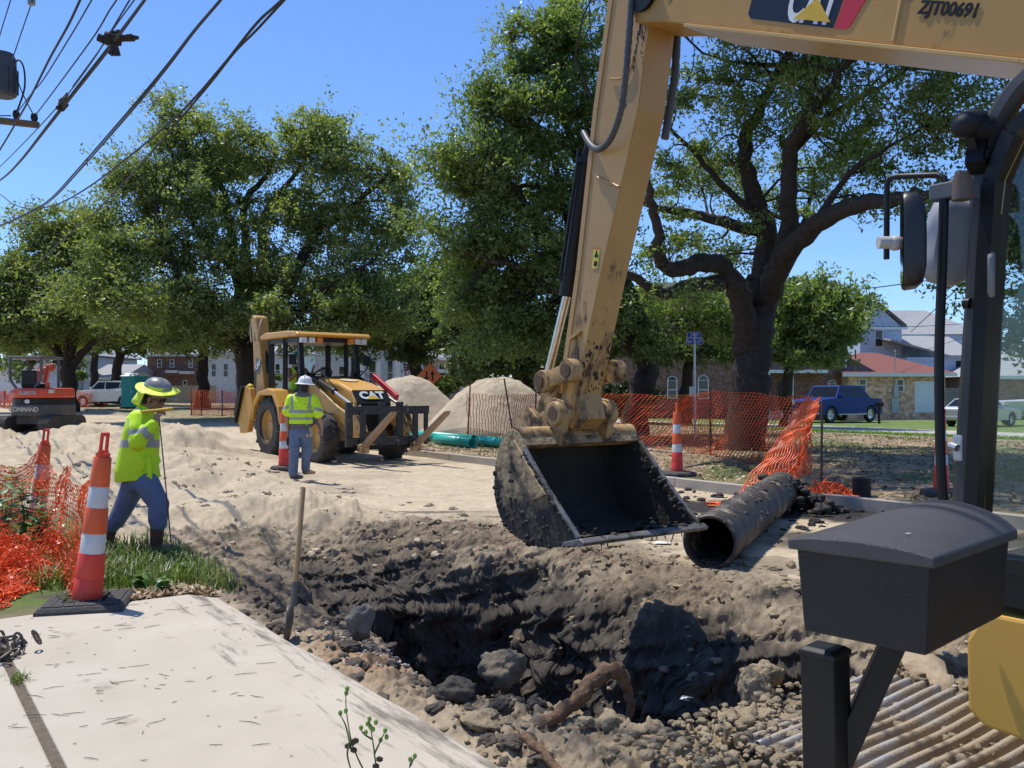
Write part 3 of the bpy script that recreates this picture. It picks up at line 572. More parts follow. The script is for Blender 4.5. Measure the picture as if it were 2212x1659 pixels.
def curve_pts(pts, k=5, jit=0.0, rnd=None):
    """Catmull-Rom through the given points with a little wander."""
    pts = [Vector(p) for p in pts]; out = []
    for i in range(len(pts) - 1):
        p0, p1, p2, p3 = pts[max(i - 1, 0)], pts[i], pts[i + 1], pts[min(i + 2, len(pts) - 1)]
        for j in range(k):
            t = j / k; q = 0.5 * ((2 * p1) + (p2 - p0) * t + (2 * p0 - 5 * p1 + 4 * p2 - p3) * t * t + (3 * p1 - p0 - 3 * p2 + p3) * t ** 3)
            if jit and rnd and (i or j): q = q + Vector((rnd.gauss(0, jit), rnd.gauss(0, jit), rnd.gauss(0, jit)))
            out.append(q)
    out.append(pts[-1]); return out
def oak(label, base, limbs, lobes, nleaf, size, crad, seed, lmat, group=None, twigs=0.5, name='oak_tree', nper=320, smax=None):
    """limbs: [(r0, r1, [points])], lobes: [(centre, (rx, ry, rz), weight)]."""
    g = np.random.default_rng(seed); rd = random.Random(seed)
    t = thing(name, label, 'tree', base, 0, group); mb = MB(); allp = []
    for r0, r1, pts in limbs:
        c = curve_pts(pts, 5, r0 * 0.10, rd); n = len(c); rs = [(r0 + (r1 - r0) * (i / (n - 1)) ** 0.85) * (1 + 0.035 * math.sin(i * 1.9 + r0 * 30)) for i in range(n)]
        if pts[0] is limbs[0][2][0]: rs[0] *= 1.5; rs[1] *= 1.2
        mb.tube(c, rs, 10); allp += [(c[i], rs[i]) for i in range(2 if r0 > .3 else 0, n)]
    AP = np.array([p[:] for p, r in allp]); ARr = np.array([r for p, r in allp])
    nc = max(8, int(nleaf / nper)); wts = np.array([w_ for _, _, w_ in lobes]); wts = wts / wts.sum(); cl = []
    for (c, r, _), w_ in zip(lobes, wts):
        k = max(2, int(round(nc * w_))); d = g.normal(0, 1, (k, 3)); d /= np.linalg.norm(d, axis=1)[:, None]
        rr = g.random(k) ** (1 / 2.6); cl.append(np.array(c[:]) + d * rr[:, None] * np.array(r) * (1 + .10 * g.normal(0, 1, k))[:, None])
    cl = np.concatenate(cl); rad = crad * g.uniform(0.55, 1.5, len(cl))
    tw = MB()
    for i in range(len(cl)):
        if rd.random() > twigs: continue
        q = cl[i]; d2 = ((AP - q) ** 2).sum(1) + (np.maximum(0, AP[:, 2] - q[2]) ** 2) * 2; j = int(np.argmin(d2 + 0.3 * g.random(len(d2)))); a = Vector(AP[j]); b = Vector(q); L = (b - a).length
        if L > 5.5 * max(1, crad): continue
        r0 = min(ARr[j] * 0.55, 0.013 * L + 0.015); mid = a.lerp(b, 0.5) + Vector((rd.gauss(0, .1), rd.gauss(0, .1), rd.gauss(0.03, .1))) * L
        tw.tube(curve_pts([a, mid, b], 3), [r0 + (0.006 - r0) * q_ / 6 for q_ in range(7)], 5, cap=False)
        for _ in range(2):
            e = b + Vector((rd.gauss(0, 1), rd.gauss(0, 1), rd.gauss(0, .7))) * rad[i] * 0.7; tw.tube([mid.lerp(b, 0.6), e], [0.012, 0.005], 4, cap=False)
    mb.v_off = len(mb.v); b0 = len(mb.v); mb.v += tw.v; mb.f += [tuple(x_ + b0 for x_ in f) for f in tw.f]; mb.m += tw.m
    mb.build('trunk', bark, t, smooth='full', world=True, fix=False)
    V = clump_leaves(cl, rad, nper, size, g); npmesh('crown', V, np.arange(len(V)).reshape(-1, 4), lmat, t, world=True)
    return t
def lobe(u, v, Y, ru, rv, rd_=None, wt=None):
    c = W(u, v, Y); rx, rz = ru / F * Y, rv / F * Y; ry = rd_ if rd_ else 0.8 * rx
    return (c, (rx, ry, rz), (wt if wt else 1.0) * (rx * ry * rz) ** 0.75)
def limb(r0, r1, Y, pts): return (r0, r1, [W(p[0], p[1], (p[2] if len(p) > 2 else Y)) for p in pts])
OAKS = 'live oaks along the median'
# the big oak right of the excavator arm
Y = 20.5; b = W(1606, 988, Y)
oak('large live oak with a forked trunk right of the excavator arm', b, [
    limb(0.50, 0.36, Y, [(1603, 995), (1618, 850), (1628, 745), (1640, 672), (1645, 610)]),
    limb(0.30, 0.07, Y, [(1612, 760), (1605, 660, 20), (1567, 590, 19.5), (1530, 566, 19), (1468, 583, 18.5), (1436, 571, 18.2), (1421, 545, 18), (1417, 460, 17.6), (1398, 390, 17)]),
    limb(0.20, 0.05, Y, [(1560, 612, 19.5), (1492, 616, 19), (1431, 634, 18.5), (1365, 597, 18), (1290, 560, 17.5)]),
    limb(0.30, 0.05, Y, [(1642, 640), (1652, 493, 20.5), (1624, 409, 20.3), (1605, 320, 20), (1640, 240, 20), (1700, 120, 19.5), (1760, 20, 19)]),
    limb(0.17, 0.04, Y, [(1645, 500), (1562, 479, 20.5), (1483, 460, 20.5), (1421, 451, 20), (1330, 420, 20)]),
    limb(0.16, 0.03, Y, [(1640, 545), (1700, 560, 21.5), (1740, 470, 22.5), (1760, 380, 23)]),
    limb(0.29, 0.05, Y, [(1650, 640), (1682, 570, 20), (1703, 500, 19.5), (1703, 352, 19), (1717, 300, 18.5), (1774, 211, 18), (1844, 117, 17.5), (1900, 20, 17)]),
    limb(0.10, 0.03, Y, [(1710, 330, 18.8), (1790, 250, 19), (1880, 200, 19.5), (1960, 150, 20)]),
    limb(0.30, 0.05, Y, [(1650, 660), (1690, 565, 19.5), (1750, 498, 18.5), (1816, 456, 17.5), (1898, 432, 16.5), (2000, 425, 15.5), (2120, 395, 14.5), (2250, 400, 14)]),
    limb(0.09, 0.02, Y, [(1750, 500, 18.5), (1830, 380, 18), (1900, 330, 17.5), (1990, 280, 17)]),
    limb(0.10, 0.03, Y, [(1652, 480, 20.4), (1560, 400, 20), (1500, 330, 19.8), (1440, 270, 19.6)]),
], [lobe(1490, 230, 19.5, 120, 110), lobe(1640, 130, 20, 180, 120, None, .95), lobe(1850, 130, 19, 190, 120, None, .95), lobe(1740, 220, 18.5, 170, 80, None, .8), lobe(1380, 330, 19, 70, 120, None, .8), lobe(1960, 250, 17, 120, 90, None, .8), lobe(2080, 190, 17, 170, 130), lobe(1560, 330, 20.5, 120, 80, None, .8), lobe(1760, 300, 20, 140, 100, None, .75),
    lobe(1930, 320, 18.5, 130, 80, None, .8), lobe(1430, 420, 19, 60, 110, None, .7), lobe(1540, 470, 20, 80, 50, None, .45), lobe(1780, 420, 20.5, 90, 60, None, .45), lobe(2030, 420, 15.5, 110, 70, None, .7), lobe(2160, 500, 14.5, 70, 120, None, .9),
    lobe(2080, 620, 14.5, 60, 60, None, .45), lobe(1660, -60, 20, 260, 120, None, .7), lobe(2000, -80, 18, 260, 120, None, .7), lobe(1480, 545, 18.5, 80, 30, None, .35), lobe(1480, 640, 18.6, 90, 30, None, .3), lobe(2200, 650, 14.5, 50, 80, None, .5), lobe(1500, 420, 22, 120, 110, None, .7), lobe(1620, 450, 22.5, 120, 110, None, .6), lobe(1700, 380, 22.5, 130, 110, None, .7), lobe(1840, 370, 21, 120, 80, None, .6), lobe(1460, 545, 21.5, 90, 60, None, .6), lobe(1570, 570, 22.5, 90, 50, None, .5), lobe(1990, 340, 18, 110, 60, None, .6), lobe(1880, 440, 19, 80, 40, None, .4),
    (Vector((4.5, 16.5, 10.6)), (4.0, 3.6, 1.5), 24.0), (Vector((9.0, 15.5, 10.2)), (4.0, 3.8, 1.5), 24.0), (Vector((7.5, 20, 11.8)), (5.5, 4.0, 1.5), 24.0), (Vector((12.5, 17, 9.8)), (3.5, 4, 1.4), 24.0)],
    400000, 0.052, 0.60, 101, oakleaf, OAKS, 0.75, nper=420)
# the oak whose crown rises left of the arm
Y = 27
oak('live oak leaning behind the orange fence left of the excavator arm', W(1368, 955, Y), [
    limb(0.45, 0.30, Y, [(1366, 960), (1380, 860), (1402, 790), (1400, 700)]),
    limb(0.28, 0.06, Y, [(1400, 790), (1330, 690, 26), (1270, 600, 25.5), (1180, 500, 25), (1120, 420, 24.5), (1060, 330, 24)]),
    limb(0.25, 0.05, Y, [(1400, 720), (1330, 560, 26.5), (1270, 400, 26), (1220, 260, 26), (1180, 120, 25.5)]),
    limb(0.22, 0.05, Y, [(1340, 700, 26), (1240, 660, 25), (1150, 590, 24.5), (1060, 560, 24), (990, 540, 24)]),
    limb(0.12, 0.04, Y, [(1240, 520, 25.3), (1215, 430, 25), (1190, 330, 25), (1140, 250, 25), (1100, 170, 25)]),
    limb(0.13, 0.04, Y, [(1270, 400, 26), (1215, 420, 25.5), (1140, 400, 25), (1090, 420, 25)]),
    limb(0.20, 0.05, Y, [(1402, 760), (1470, 700, 27.5), (1540, 690, 28), (1600, 640, 28)]),
], [lobe(1195, 110, 25.5, 110, 100), lobe(1150, 240, 25, 120, 110), lobe(1080, 220, 24.5, 70, 70), lobe(1260, 280, 26, 110, 160), lobe(1000, 350, 24.5, 85, 85), lobe(1100, 390, 25, 130, 100), lobe(1220, 480, 25.5, 130, 110), lobe(1010, 500, 24.5, 90, 70),
    lobe(1130, 560, 25, 150, 90), lobe(1010, 590, 25, 70, 70), lobe(1060, 670, 25, 110, 60), lobe(1210, 680, 25.5, 120, 80), lobe(1330, 620, 26.5, 80, 90), lobe(1120, 730, 24.5, 110, 40), lobe(1460, 680, 28, 110, 60), lobe(1560, 700, 28.5, 90, 50), lobe(1250, 60, 26, 90, 90), lobe(1270, 760, 25, 60, 40, None, .7), lobe(1400, 740, 26, 60, 30)],
    170000, 0.068, 0.78, 102, oakleaf, OAKS, 0.7, nper=420)
# the big oak behind the backhoe
Y = 44
oak('broad live oak spreading high above the yellow backhoe', W(535, 915, Y), [
    limb(0.62, 0.50, Y, [(536, 918), (534, 830), (533, 760), (530, 720)]),
    limb(0.38, 0.07, Y, [(530, 730), (515, 620), (493, 470), (480, 400), (440, 300, 43)]),
    limb(0.34, 0.06, Y, [(534, 740), (537, 598), (528, 448), (575, 380), (600, 330)]),
    limb(0.36, 0.06, Y, [(538, 740), (566, 556), (570, 470), (618, 401), (680, 320, 43)]),
    limb(0.36, 0.06, Y, [(540, 745), (610, 650, 43), (682, 504, 43), (738, 465, 43), (815, 397, 43), (850, 360, 43)]),
    limb(0.36, 0.07, Y, [(526, 745), (472, 663, 42), (386, 598, 41), (326, 420, 41), (300, 380, 41)]),
    limb(0.32, 0.06, Y, [(525, 765), (480, 720, 42), (429, 671, 41), (274, 667, 40), (200, 640, 40)]),
    limb(0.28, 0.06, Y, [(545, 760), (640, 680, 42), (730, 603, 41), (800, 570, 41)]),
    limb(0.15, 0.05, Y, [(540, 620), (460, 540, 43), (410, 470, 42.5), (370, 330, 42), (345, 250, 42)]),
], [lobe(375, 265, 43, 75, 65), lobe(440, 330, 43, 90, 70), lobe(520, 350, 44, 100, 70), lobe(620, 320, 43.5, 70, 60), lobe(695, 310, 43, 90, 65), lobe(740, 380, 43, 80, 70), lobe(300, 400, 42, 90, 70), lobe(250, 470, 41.5, 60, 60), lobe(840, 400, 43, 70, 60), lobe(830, 500, 43, 80, 60),
    lobe(400, 450, 42, 110, 90), lobe(560, 460, 43, 130, 70, None, .7), lobe(690, 480, 43, 110, 80, None, .8), lobe(300, 560, 41.5, 130, 80), lobe(470, 590, 42, 120, 70, None, .8), lobe(640, 590, 42.5, 130, 70, None, .8), lobe(800, 600, 42.5, 110, 70), lobe(380, 670, 40.5, 150, 60), lobe(620, 680, 41, 170, 50), lobe(230, 640, 40.5, 90, 70), lobe(790, 680, 42, 110, 50), lobe(420, 735, 41, 90, 30), lobe(660, 740, 41, 90, 25)],
    190000, 0.10, 1.15, 103, oakleafy, OAKS, 0.7, nper=420)
# left edge oaks
Y = 55
oak('dark live oak with spreading limbs behind the red mini excavator', W(146, 880, Y), [
    limb(0.55, 0.42, Y, [(146, 884), (148, 820), (146, 790)]), limb(0.3, 0.07, Y, [(146, 800), (110, 740), (50, 700, 53), (10, 650, 52)]), limb(0.3, 0.07, Y, [(150, 800), (200, 740), (260, 720, 54), (300, 700, 53)]), limb(0.3, 0.07, Y, [(148, 795), (140, 690), (110, 580), (90, 500)]), limb(0.28, 0.06, Y, [(146, 790), (170, 680), (180, 580), (160, 510)]),
], [lobe(60, 500, 54, 35, 40), lobe(130, 500, 54, 80, 50), lobe(170, 560, 54, 60, 60), lobe(70, 590, 53, 80, 60), lobe(10, 640, 52, 60, 80), lobe(180, 650, 54, 90, 60), lobe(60, 690, 52, 90, 50), lobe(250, 700, 54, 80, 35), lobe(20, 745, 52, 60, 35), lobe(130, 720, 56, 80, 40)],
    85000, 0.125, 1.3, 104, oakleafy, OAKS, 0.5, nper=400)
Y = 66
oak('slim live oak beyond the white station wagon', W(250, 868, Y), [limb(0.42, 0.3, Y, [(246, 870), (252, 800), (262, 760)]), limb(0.2, 0.05, Y, [(262, 765), (310, 745), (350, 725)]), limb(0.2, 0.05, Y, [(258, 770), (240, 720), (220, 680)])],
    [lobe(270, 720, 66, 110, 40), lobe(350, 700, 65, 90, 50), lobe(220, 700, 67, 80, 50)], 26000, 0.2, 1.3, 105, oakleafd, OAKS, 0.3)
Y = 74
oak('small dark oak trunk between the far oaks at left', W(204, 866, Y), [limb(0.36, 0.26, Y, [(203, 866), (204, 800), (206, 750)])], [lobe(205, 710, 74, 90, 50), lobe(80, 740, 78, 130, 45), lobe(-20, 760, 70, 50, 50)], 22000, 0.22, 1.4, 106, oakleafd, OAKS, 0.2)
Y = 58
oak('oak with a straight trunk left of the tall backhoe oak', W(438, 880, Y), [limb(0.42, 0.3, Y, [(437, 884), (438, 800), (440, 740)]), limb(.2, .06, Y, [(440, 745), (400, 690), (360, 660)])], [lobe(440, 700, 58, 110, 45), lobe(350, 720, 57, 70, 35), lobe(540, 715, 57, 70, 40)], 26000, 0.2, 1.2, 107, oakleafd, OAKS, 0.3)
Y = 50
oak('shady oak drooping in front of the pale house', W(905, 905, Y), [limb(0.45, 0.3, Y, [(903, 905), (900, 820), (890, 740)]), limb(.25, .06, Y, [(892, 760), (840, 710), (780, 690)]), limb(.25, .06, Y, [(895, 760), (960, 700), (1020, 680)])],
    [lobe(900, 660, 50, 120, 60), lobe(830, 710, 49, 90, 45), lobe(940, 720, 49, 90, 40), lobe(770, 740, 51, 70, 35), lobe(880, 765, 49, 70, 16, None, .6), lobe(990, 620, 50, 80, 60), lobe(760, 660, 51, 70, 60)], 70000, 0.15, 0.95, 108, oakleafd, OAKS, 0.3)
Y = 38
oak('low dark oak behind the second sand pile', W(1120, 925, Y), [limb(0.4, 0.25, Y, [(1122, 925), (1130, 850), (1110, 780)]), limb(.2, .05, Y, [(1115, 790), (1060, 750), (1010, 740)])],
    [lobe(1090, 760, 38, 110, 50), lobe(1040, 790, 38, 60, 35), lobe(1180, 790, 38, 60, 60), lobe(1010, 720, 38, 60, 60), lobe(1080, 700, 39, 100, 50)], 50000, 0.12, 0.8, 109, oakleafd, OAKS, 0.3)
Y = 40
oak('rounded oak in front of the brick house and blue pickup', W(1700, 925, Y), [limb(0.3, 0.2, Y, [(1698, 930), (1700, 840), (1710, 760)]), limb(.16, .05, Y, [(1708, 770), (1760, 720), (1800, 680)])],
    [lobe(1740, 660, 39, 90, 60), lobe(1800, 690, 38, 70, 70), lobe(1720, 730, 39, 90, 50), lobe(1760, 770, 38.5, 70, 25, None, .8), lobe(1680, 680, 40, 60, 60)], 70000, 0.11, 0.75, 110, oakleaf, OAKS, 0.4)
Y = 41
oak('leafy oak low behind the street name sign', W(1480, 925, Y), [limb(0.35, 0.22, Y, [(1478, 930), (1480, 850), (1490, 770)])],
    [lobe(1500, 700, 41, 100, 60), lobe(1560, 740, 41, 70, 50), lobe(1430, 720, 40, 80, 60), lobe(1350, 700, 40, 80, 70)], 50000, 0.13, 0.85, 111, oakleafd, OAKS, 0.3)
# the near oak out of frame to the right: its low boughs hang into the corner
Y = 16
oak('oak boughs hanging beside the excavator cab', W(2420, 1030, Y), [limb(0.4, 0.28, Y, [(2420, 1040), (2410, 850), (2400, 700)]), limb(.2, .05, Y, [(2400, 720), (2300, 560), (2190, 500)])],
    [lobe(2230, 480, 16, 80, 120), lobe(2240, 720, 16, 50, 90, None, .7), lobe(2330, 560, 16, 90, 200), lobe(2180, 330, 16.5, 80, 70)], 40000, 0.06, 0.5, 112, oakleaf, OAKS, 0.4)
def bush(label, u, v, Y, ru, rv, n, size, seed, mat, crad, name='bush', group=None):
    c = W(u, v, Y); z0 = gz(c.x, c.y); t = thing(name, label, 'bush', (c.x, c.y, z0), 0, group); g = np.random.default_rng(seed)
    k = max(6, n // 120); d = g.normal(0, 1, (k, 3)); d /= np.linalg.norm(d, axis=1)[:, None]; r = np.array([ru / F * Y, ru / F * Y * .8, rv / F * Y])
    cl = np.array(c[:]) + d * (g.random(k) ** .4)[:, None] * r; V = clump_leaves(cl, crad * g.uniform(.6, 1.3, k), 112, size, g)
    V[:, 2] = np.maximum(V[:, 2], z0 + 0.02); npmesh('foliage', V, np.arange(len(V)).reshape(-1, 4), mat, t, world=True)
    mb = MB()
    for i in range(6): mb.tube([Vector((c.x, c.y, z0 - .1)), Vector(cl[i])], [0.03, 0.01], 5)
    mb.build('stem', bark, t, world=True); return t
bush('dark green shrub between the two sand piles', 940, 838, 46, 42, 27, 9000, 0.10, 201, shrubleaf, 0.35)
bush('yellow green shrub behind the second sand pile', 995, 800, 48, 32, 36, 8000, 0.10, 202, leafmat('yellow_shrub', (0.16, 0.19, 0.03), (0.22, 0.25, 0.05), (0.3, 0.3, 0.1), 0.3, 1.0, 0.4), 0.35)
bush('small leafy shrub by the iron fence', 1190, 800, 40, 45, 28, 6000, 0.09, 203, shrubleaf, 0.3)
bush('low dark shrubs under the arched brick windows', 1345, 862, 42, 90, 36, 12000, 0.10, 204, leafmat('dark_shrub', (0.02, 0.04, 0.014), (0.04, 0.06, 0.02), (0.07, 0.09, 0.03), 0.2, 1.0, 0.4), 0.4)
bush('round clipped bush by the far blue house', 172, 812, 70, 12, 13, 2500, 0.13, 205, leafmat('lime_shrub', (0.12, 0.2, 0.04), (0.18, 0.27, 0.06), (0.25, 0.3, 0.1), 0.3, 1.0, 0.4), 0.3)
bush('scrubby bush in front of the white apartments', 560, 822, 66, 45, 18, 5000, 0.14, 206, shrubleaf, 0.35)
# ------------------------------------------------------------------ the excavator reaching over the trench
stickm = M('stick_yellow', (0.475, 0.285, 0.10), (0.40, 0.228, 0.068), 1.6, 0.42, dirt=(0.10, 0.065, 0.04), damt=0.17, dscale=7, dz=.28, grad=(1.4, 3.3, .16))
bucketm = M('bucket_mud_and_paint', (0.50, 0.36, 0.19), (0.30, 0.21, 0.12), 3, 0.75, dirt=(0.042, 0.034, 0.027), damt=0.50, dscale=2.6, bump=0.6, bscale=22, grad=(.5, 1.15, .22))
bucketin = M('bucket_mud_thick', (0.045, 0.037, 0.03), (0.022, 0.018, 0.015), 5, 0.85, dirt=(0.16, 0.12, 0.07), damt=.12, dscale=5, bump=1.0, bscale=16)
wearsteel = M('worn_steel', (0.34, 0.33, 0.32), (0.16, 0.15, 0.14), 14, 0.4, 0.7, dirt=(0.03, 0.026, 0.02), damt=0.62, dscale=9)
def sprism(mb, poly, t0, t1): return mb.prism(poly, t0, t1, lambda s, z, h: P(s, h, z))
def crust(mb, name, par, vox, mat=None, world=True):
    o = remesh(mb, name, mat or mudm, par, vox, 1, world); o['kind'] = 'stuff'; return o
def STP(u, v, t): s, z = ST(u, v, t); return P(s, t, z)
def excavator():
    ex = thing('excavator', 'large yellow tracked excavator reaching its arm and bucket over the trench', 'excavator', P(-0.6, 4.5, 0), R(125.8))
    tl, tr_ = 4.37, 4.63
    # ---- stick
    fr = [ST(1328, -40, tl), ST(1316, 47, tl), ST(1290, 235, tl), ST(1252, 587, tl), ST(1214, 850, tl)]
    bk = [ST(1412, -40, tl), ST(1402, 47, tl), ST(1379, 235, tl), ST(1299, 587, tl), ST(1244, 850, tl)]
    top = [(fr[0][0] + .02, fr[0][1] + .45), (bk[0][0] - .08, bk[0][1] + .45)]
    pin1 = ST(1209, 893, 4.27)
    tip = [(pin1[0] + .13, pin1[1] + .06), (pin1[0] + .10, pin1[1] - .10), (pin1[0] - .03, pin1[1] - .13), (pin1[0] - .13, pin1[1] - .04)]
    poly = top[:1] + fr + tip + bk[::-1] + top[1:]
    mb = MB(); sprism(mb, poly, tl, tr_); st_ = mb.build('stick', stickm, ex, world=True, bevel=0.008)
    # side plates stand a little proud of the front plate, with weld beads and small brackets
    mb = MB()
    for t_ in (tl - .008, tr_ - .012):
        for a, b in zip(fr[:-1], fr[1:]): mb.bar(P(a[0] + .012, t_ + .01, a[1]), P(b[0] + .012, t_ + .01, b[1]), .022, .05, up=DV)
    for u, v, w_, h_ in ((1272, 390, .06, .09), (1243, 612, .05, .08)):
        s_, z_ = ST(u, v, tl); mb.box((-w_ / 2, -.03, -h_ / 2), (w_ / 2, 0.0, h_ / 2), Matrix.Translation(P(s_ - .03, tl, z_)) @ Matrix.Rotation(R(125.8), 4, 'Z'))
    mb.bar(STP(1254, 717, tl - .012), STP(1233, 732, tl - .012), .03, .025)
    mb.tube([STP(1290, 383, tl - .006), STP(1337, 404, tl - .006)], .012, 6)
    mb.tube(curve_pts([STP(1318, 170, tl - .012), STP(1345, 168, tl - .014), STP(1362, 148, tl - .012), STP(1368, 120, tl - .008)], 4), .008, 6)
    mb.build('weld_bead', stickm, st_, world=True, bevel=0.004)
    mb = MB(); mb.cm = 0
    q = [STP(1284, 535, tl), STP(1297, 535, tl), STP(1292, 580, tl), STP(1279, 580, tl)]; off = NV * -0.004
    mb.add([p + off for p in q], [(0, 1, 2, 3)]); mb.cm = 1
    o2 = NV * -0.006; mb.add([STP(1290, 540, tl) + o2, STP(1294, 556, tl) + o2, STP(1284, 556, tl) + o2], [(0, 1, 2)])
    mb.add([STP(1285, 564, tl) + o2, STP(1292, 564, tl) + o2, STP(1290, 576, tl) + o2, STP(1283, 574, tl) + o2], [(0, 1, 2, 3)]); mb.cm = 2
    mb.add([STP(1284, 535, tl) + o2, STP(1297, 535, tl) + o2, STP(1296.4, 539, tl) + o2, STP(1283.4, 539, tl) + o2], [(0, 1, 2, 3)])
    mb.build('warning_sticker', [M('sticker_yellow', (0.75, 0.62, 0.05), rough=.4), blk, M('sticker_red', (0.6, 0.1, 0.05), rough=.4)], st_, world=True, fix=False)
    # mud smeared over the lower back plate
    mb = MB(); rr = random.Random(4)
    for k in range(110):
        f = .45 + .55 * rr.random() ** 0.6; a, b = bk[3], bk[4]; s_ = a[0] + (b[0] - a[0]) * f * 1.15; z_ = a[1] + (b[1] - a[1]) * f * 1.15; t_ = rr.uniform(tl + .01, tr_ - .01)
        mb.ball(P(s_ + .004, t_, z_), (0.006 + .004 * rr.random(), 0.004 + .012 * rr.random(), 0.006 + .03 * rr.random()), 6)
    crust(mb, 'caked_mud', st_, .005)
    mb = MB()
    for u0, v0, u1, v1, n_ in ((1384, 45, 1372, 120, 34), (1374, 110, 1362, 190, 22), (1392, 60, 1388, 140, 22), (1356, 215, 1352, 270, 8)):
        for k in range(n_): f = rr.random() ** 1.4; p = STP(u0 + (u1 - u0) * f + rr.gauss(0, 3.5 * (1 - f)), v0 + (v1 - v0) * f, tl + .001); mb.ball(p, (.004 + .008 * rr.random() * (1 - .7 * f), .003, .008 + .02 * rr.random()), 6)
    crust(mb, 'grease_streak', st_, .005)
    # ---- boom
    t0, t1 = 4.28, 4.72
    b1 = Vector((*ST(1475, 52, t0), 0)); b2 = Vector((*ST(2212, 130, t0), 0)); d = (b1 - b2).normalized(); n = Vector((-d.y, d.x, 0)); n = n if n.y > 0 else -n
    nose = ST(1392, 0, t0); H = 0.66
    k0 = b2 - d * 0.35; foot = Vector((1.05, 1.75, 0))
    poly = [(nose[0] + .13, nose[1] + .05), (nose[0] + .10, nose[1] - .12), ST(1425, 46, t0), (b1.x, b1.y), (b2.x, b2.y), (k0.x, k0.y), (foot.x + .12, foot.y - .02), (foot.x - .15, foot.y - .02), (foot.x - .2, foot.y + .15)]
    u1 = k0 + n * 0.78 - d * .25; poly += [(u1.x, u1.y)]; u2 = b2 + n * 0.80 + d * .3; poly += [(u2.x, u2.y)]; u3 = b1 + n * 0.5 - d * .1; poly += [(u3.x, u3.y), (nose[0] - .05, nose[1] + .24), (nose[0] + .1, nose[1] + .18)]
    mb = MB(); sprism(mb, poly, t0, t1); boom = mb.build('boom', catYd, ex, world=True, bevel=0.012)
    mb = MB()
    for q0, q1 in ((b1 - d * .05, b2), (b2, k0), (k0, foot + Vector((.1, .1, 0)))):
        mb.bar(P(q0.x, 4.5, q0.y - .012), P(q1.x, 4.5, q1.y - .012), .53, .022, up=(0, 0, 1))
    mb.tube([STP(1929, 90, t0 - .002), STP(1958, -60, t0 - .002)], .010, 6)
    mb.build('flange', M('flange_yellow', (0.58, 0.37, 0.13), (0.52, 0.32, 0.10), 3, 0.25), boom, world=True, bevel=0.004)
    mb = MB(); mb.lathe([(0.13, -.25), (0.13, .25)], 20, plane_mx(P(nose[0] + .0, 4.5, nose[1] + .05), DV, (0, 0, 1))); mb.build('pivot_pin', blk, boom, smooth=True, world=True)
    # badge
    def bq(pts, col, name, lift, par):
        m_ = MB(); m_.prism([ST(u, v, t0) for u, v in pts], t0 - lift, t0 - lift + .003, lambda s, z, h: P(s, h, z)); return m_.build(name, col, par, world=True)
    bpan = bq([(1648, -90), (1617, 30), (1622, 40), (1800, 61), (1852, -90)], M('badge_black', (0.012, 0.013, 0.02), rough=.3), 'badge', .004, boom)
    bq([(1803, 61.5), (1826, 63), (1836, 58), (1925, -90), (1856, -90)], M('badge_red', (0.6, 0.025, 0.04), rough=.35), 'badge_stripe', .004, boom)
    def blet(s, u, v, size, mat, par, bold, sx, lift):
        inv = parent_matrix(ex).inverted(); x = P(*[0, 0]); p0 = STP(u, v, t0) - NV * lift; dd = -(DV * d.x + Vector((0, 0, d.y))); nn = DV * n.x + Vector((0, 0, n.y))
        return text(s, size, inv @ plane_mx(p0, dd, nn), mat, boom, bold=bold, extr=.0015, sx=sx)
    wl = M('decal_white', (0.78, 0.78, 0.78), rough=.35)
    blet('CAT', 1758, 6, 0.335, wl, boom, 0.010, 0.52, .006)
    bq([(1716, 41), (1796, 49), (1768, -4)], M('decal_yellow', (0.75, 0.47, 0.03), rough=.35), 'badge_triangle', .010, boom)
    blet('ZJT00691', 2050, 21, 0.088, blk, boom, 0.003, 0.92, .004)
    # ---- bucket cylinder, hoses
    tc_ = 4.5
    mb = MB(); mb.tube([STP(1268, 330, tc_), STP(1231, 600, tc_)], .058, 16); mb.tube([STP(1231.5, 596, tc_), STP(1226, 640, tc_)], .072, 16); mb.tube([STP(1276, 290, tc_), STP(1267, 340, tc_)], .035, 10)
    cyl = mb.build('bucket_cylinder', blk, ex, smooth=True, world=True)
    mb = MB(); mb.tube([STP(1227, 630, tc_), STP(1183, 812, tc_)], .036, 14); mb.build('piston_rod', steel, cyl, smooth=True, world=True)
    mb = MB(); mb.tube([STP(1250, 320, 4.44), STP(1247, 360, 4.42), STP(1212, 590, 4.42), STP(1212, 612, 4.45)], .014, 8)
    for u, v in ((1254, 345), (1213, 598)): mb.bar(STP(u - 6, v, 4.42), STP(u + 18, v, 4.47), .03, .05)
    mb.build('hydraulic_pipe', blk, cyl, smooth=True, world=True)
    hose = M('hose_black', (0.05, 0.05, 0.052), (0.09, 0.09, 0.09), 30, 0.5)
    hp = curve_pts([STP(1366, -30, 4.26), STP(1360, 60, 4.24), STP(1352, 160, 4.23), STP(1341, 240, 4.25), STP(1320, 298, 4.27), STP(1295, 322, 4.30), STP(1276, 313, 4.35), STP(1260, 286, 4.42)], 10)
    mb = MB(); mb.tube(hp, [.022 + .004 * (i % 2) for i in range(len(hp))], 10); mb.build('hydraulic_hose', hose, ex, smooth='full', world=True)
    hp = curve_pts([STP(1462, 60, 4.70), STP(1458, 160, 4.72), STP(1446, 240, 4.71), STP(1436, 300, 4.68)], 8)
    mb = MB(); mb.tube(hp, [.028 + .004 * (i % 2) for i in range(len(hp))], 8); mb.build('hydraulic_hose', hose, ex, smooth='full', world=True)
    # ---- linkage
    pA = ST(1170, 824, 4.24); pI = ST(1226, 800, 4.24); p2 = (pin1[0] + .36, pin1[1] - .02)
    mb = MB()
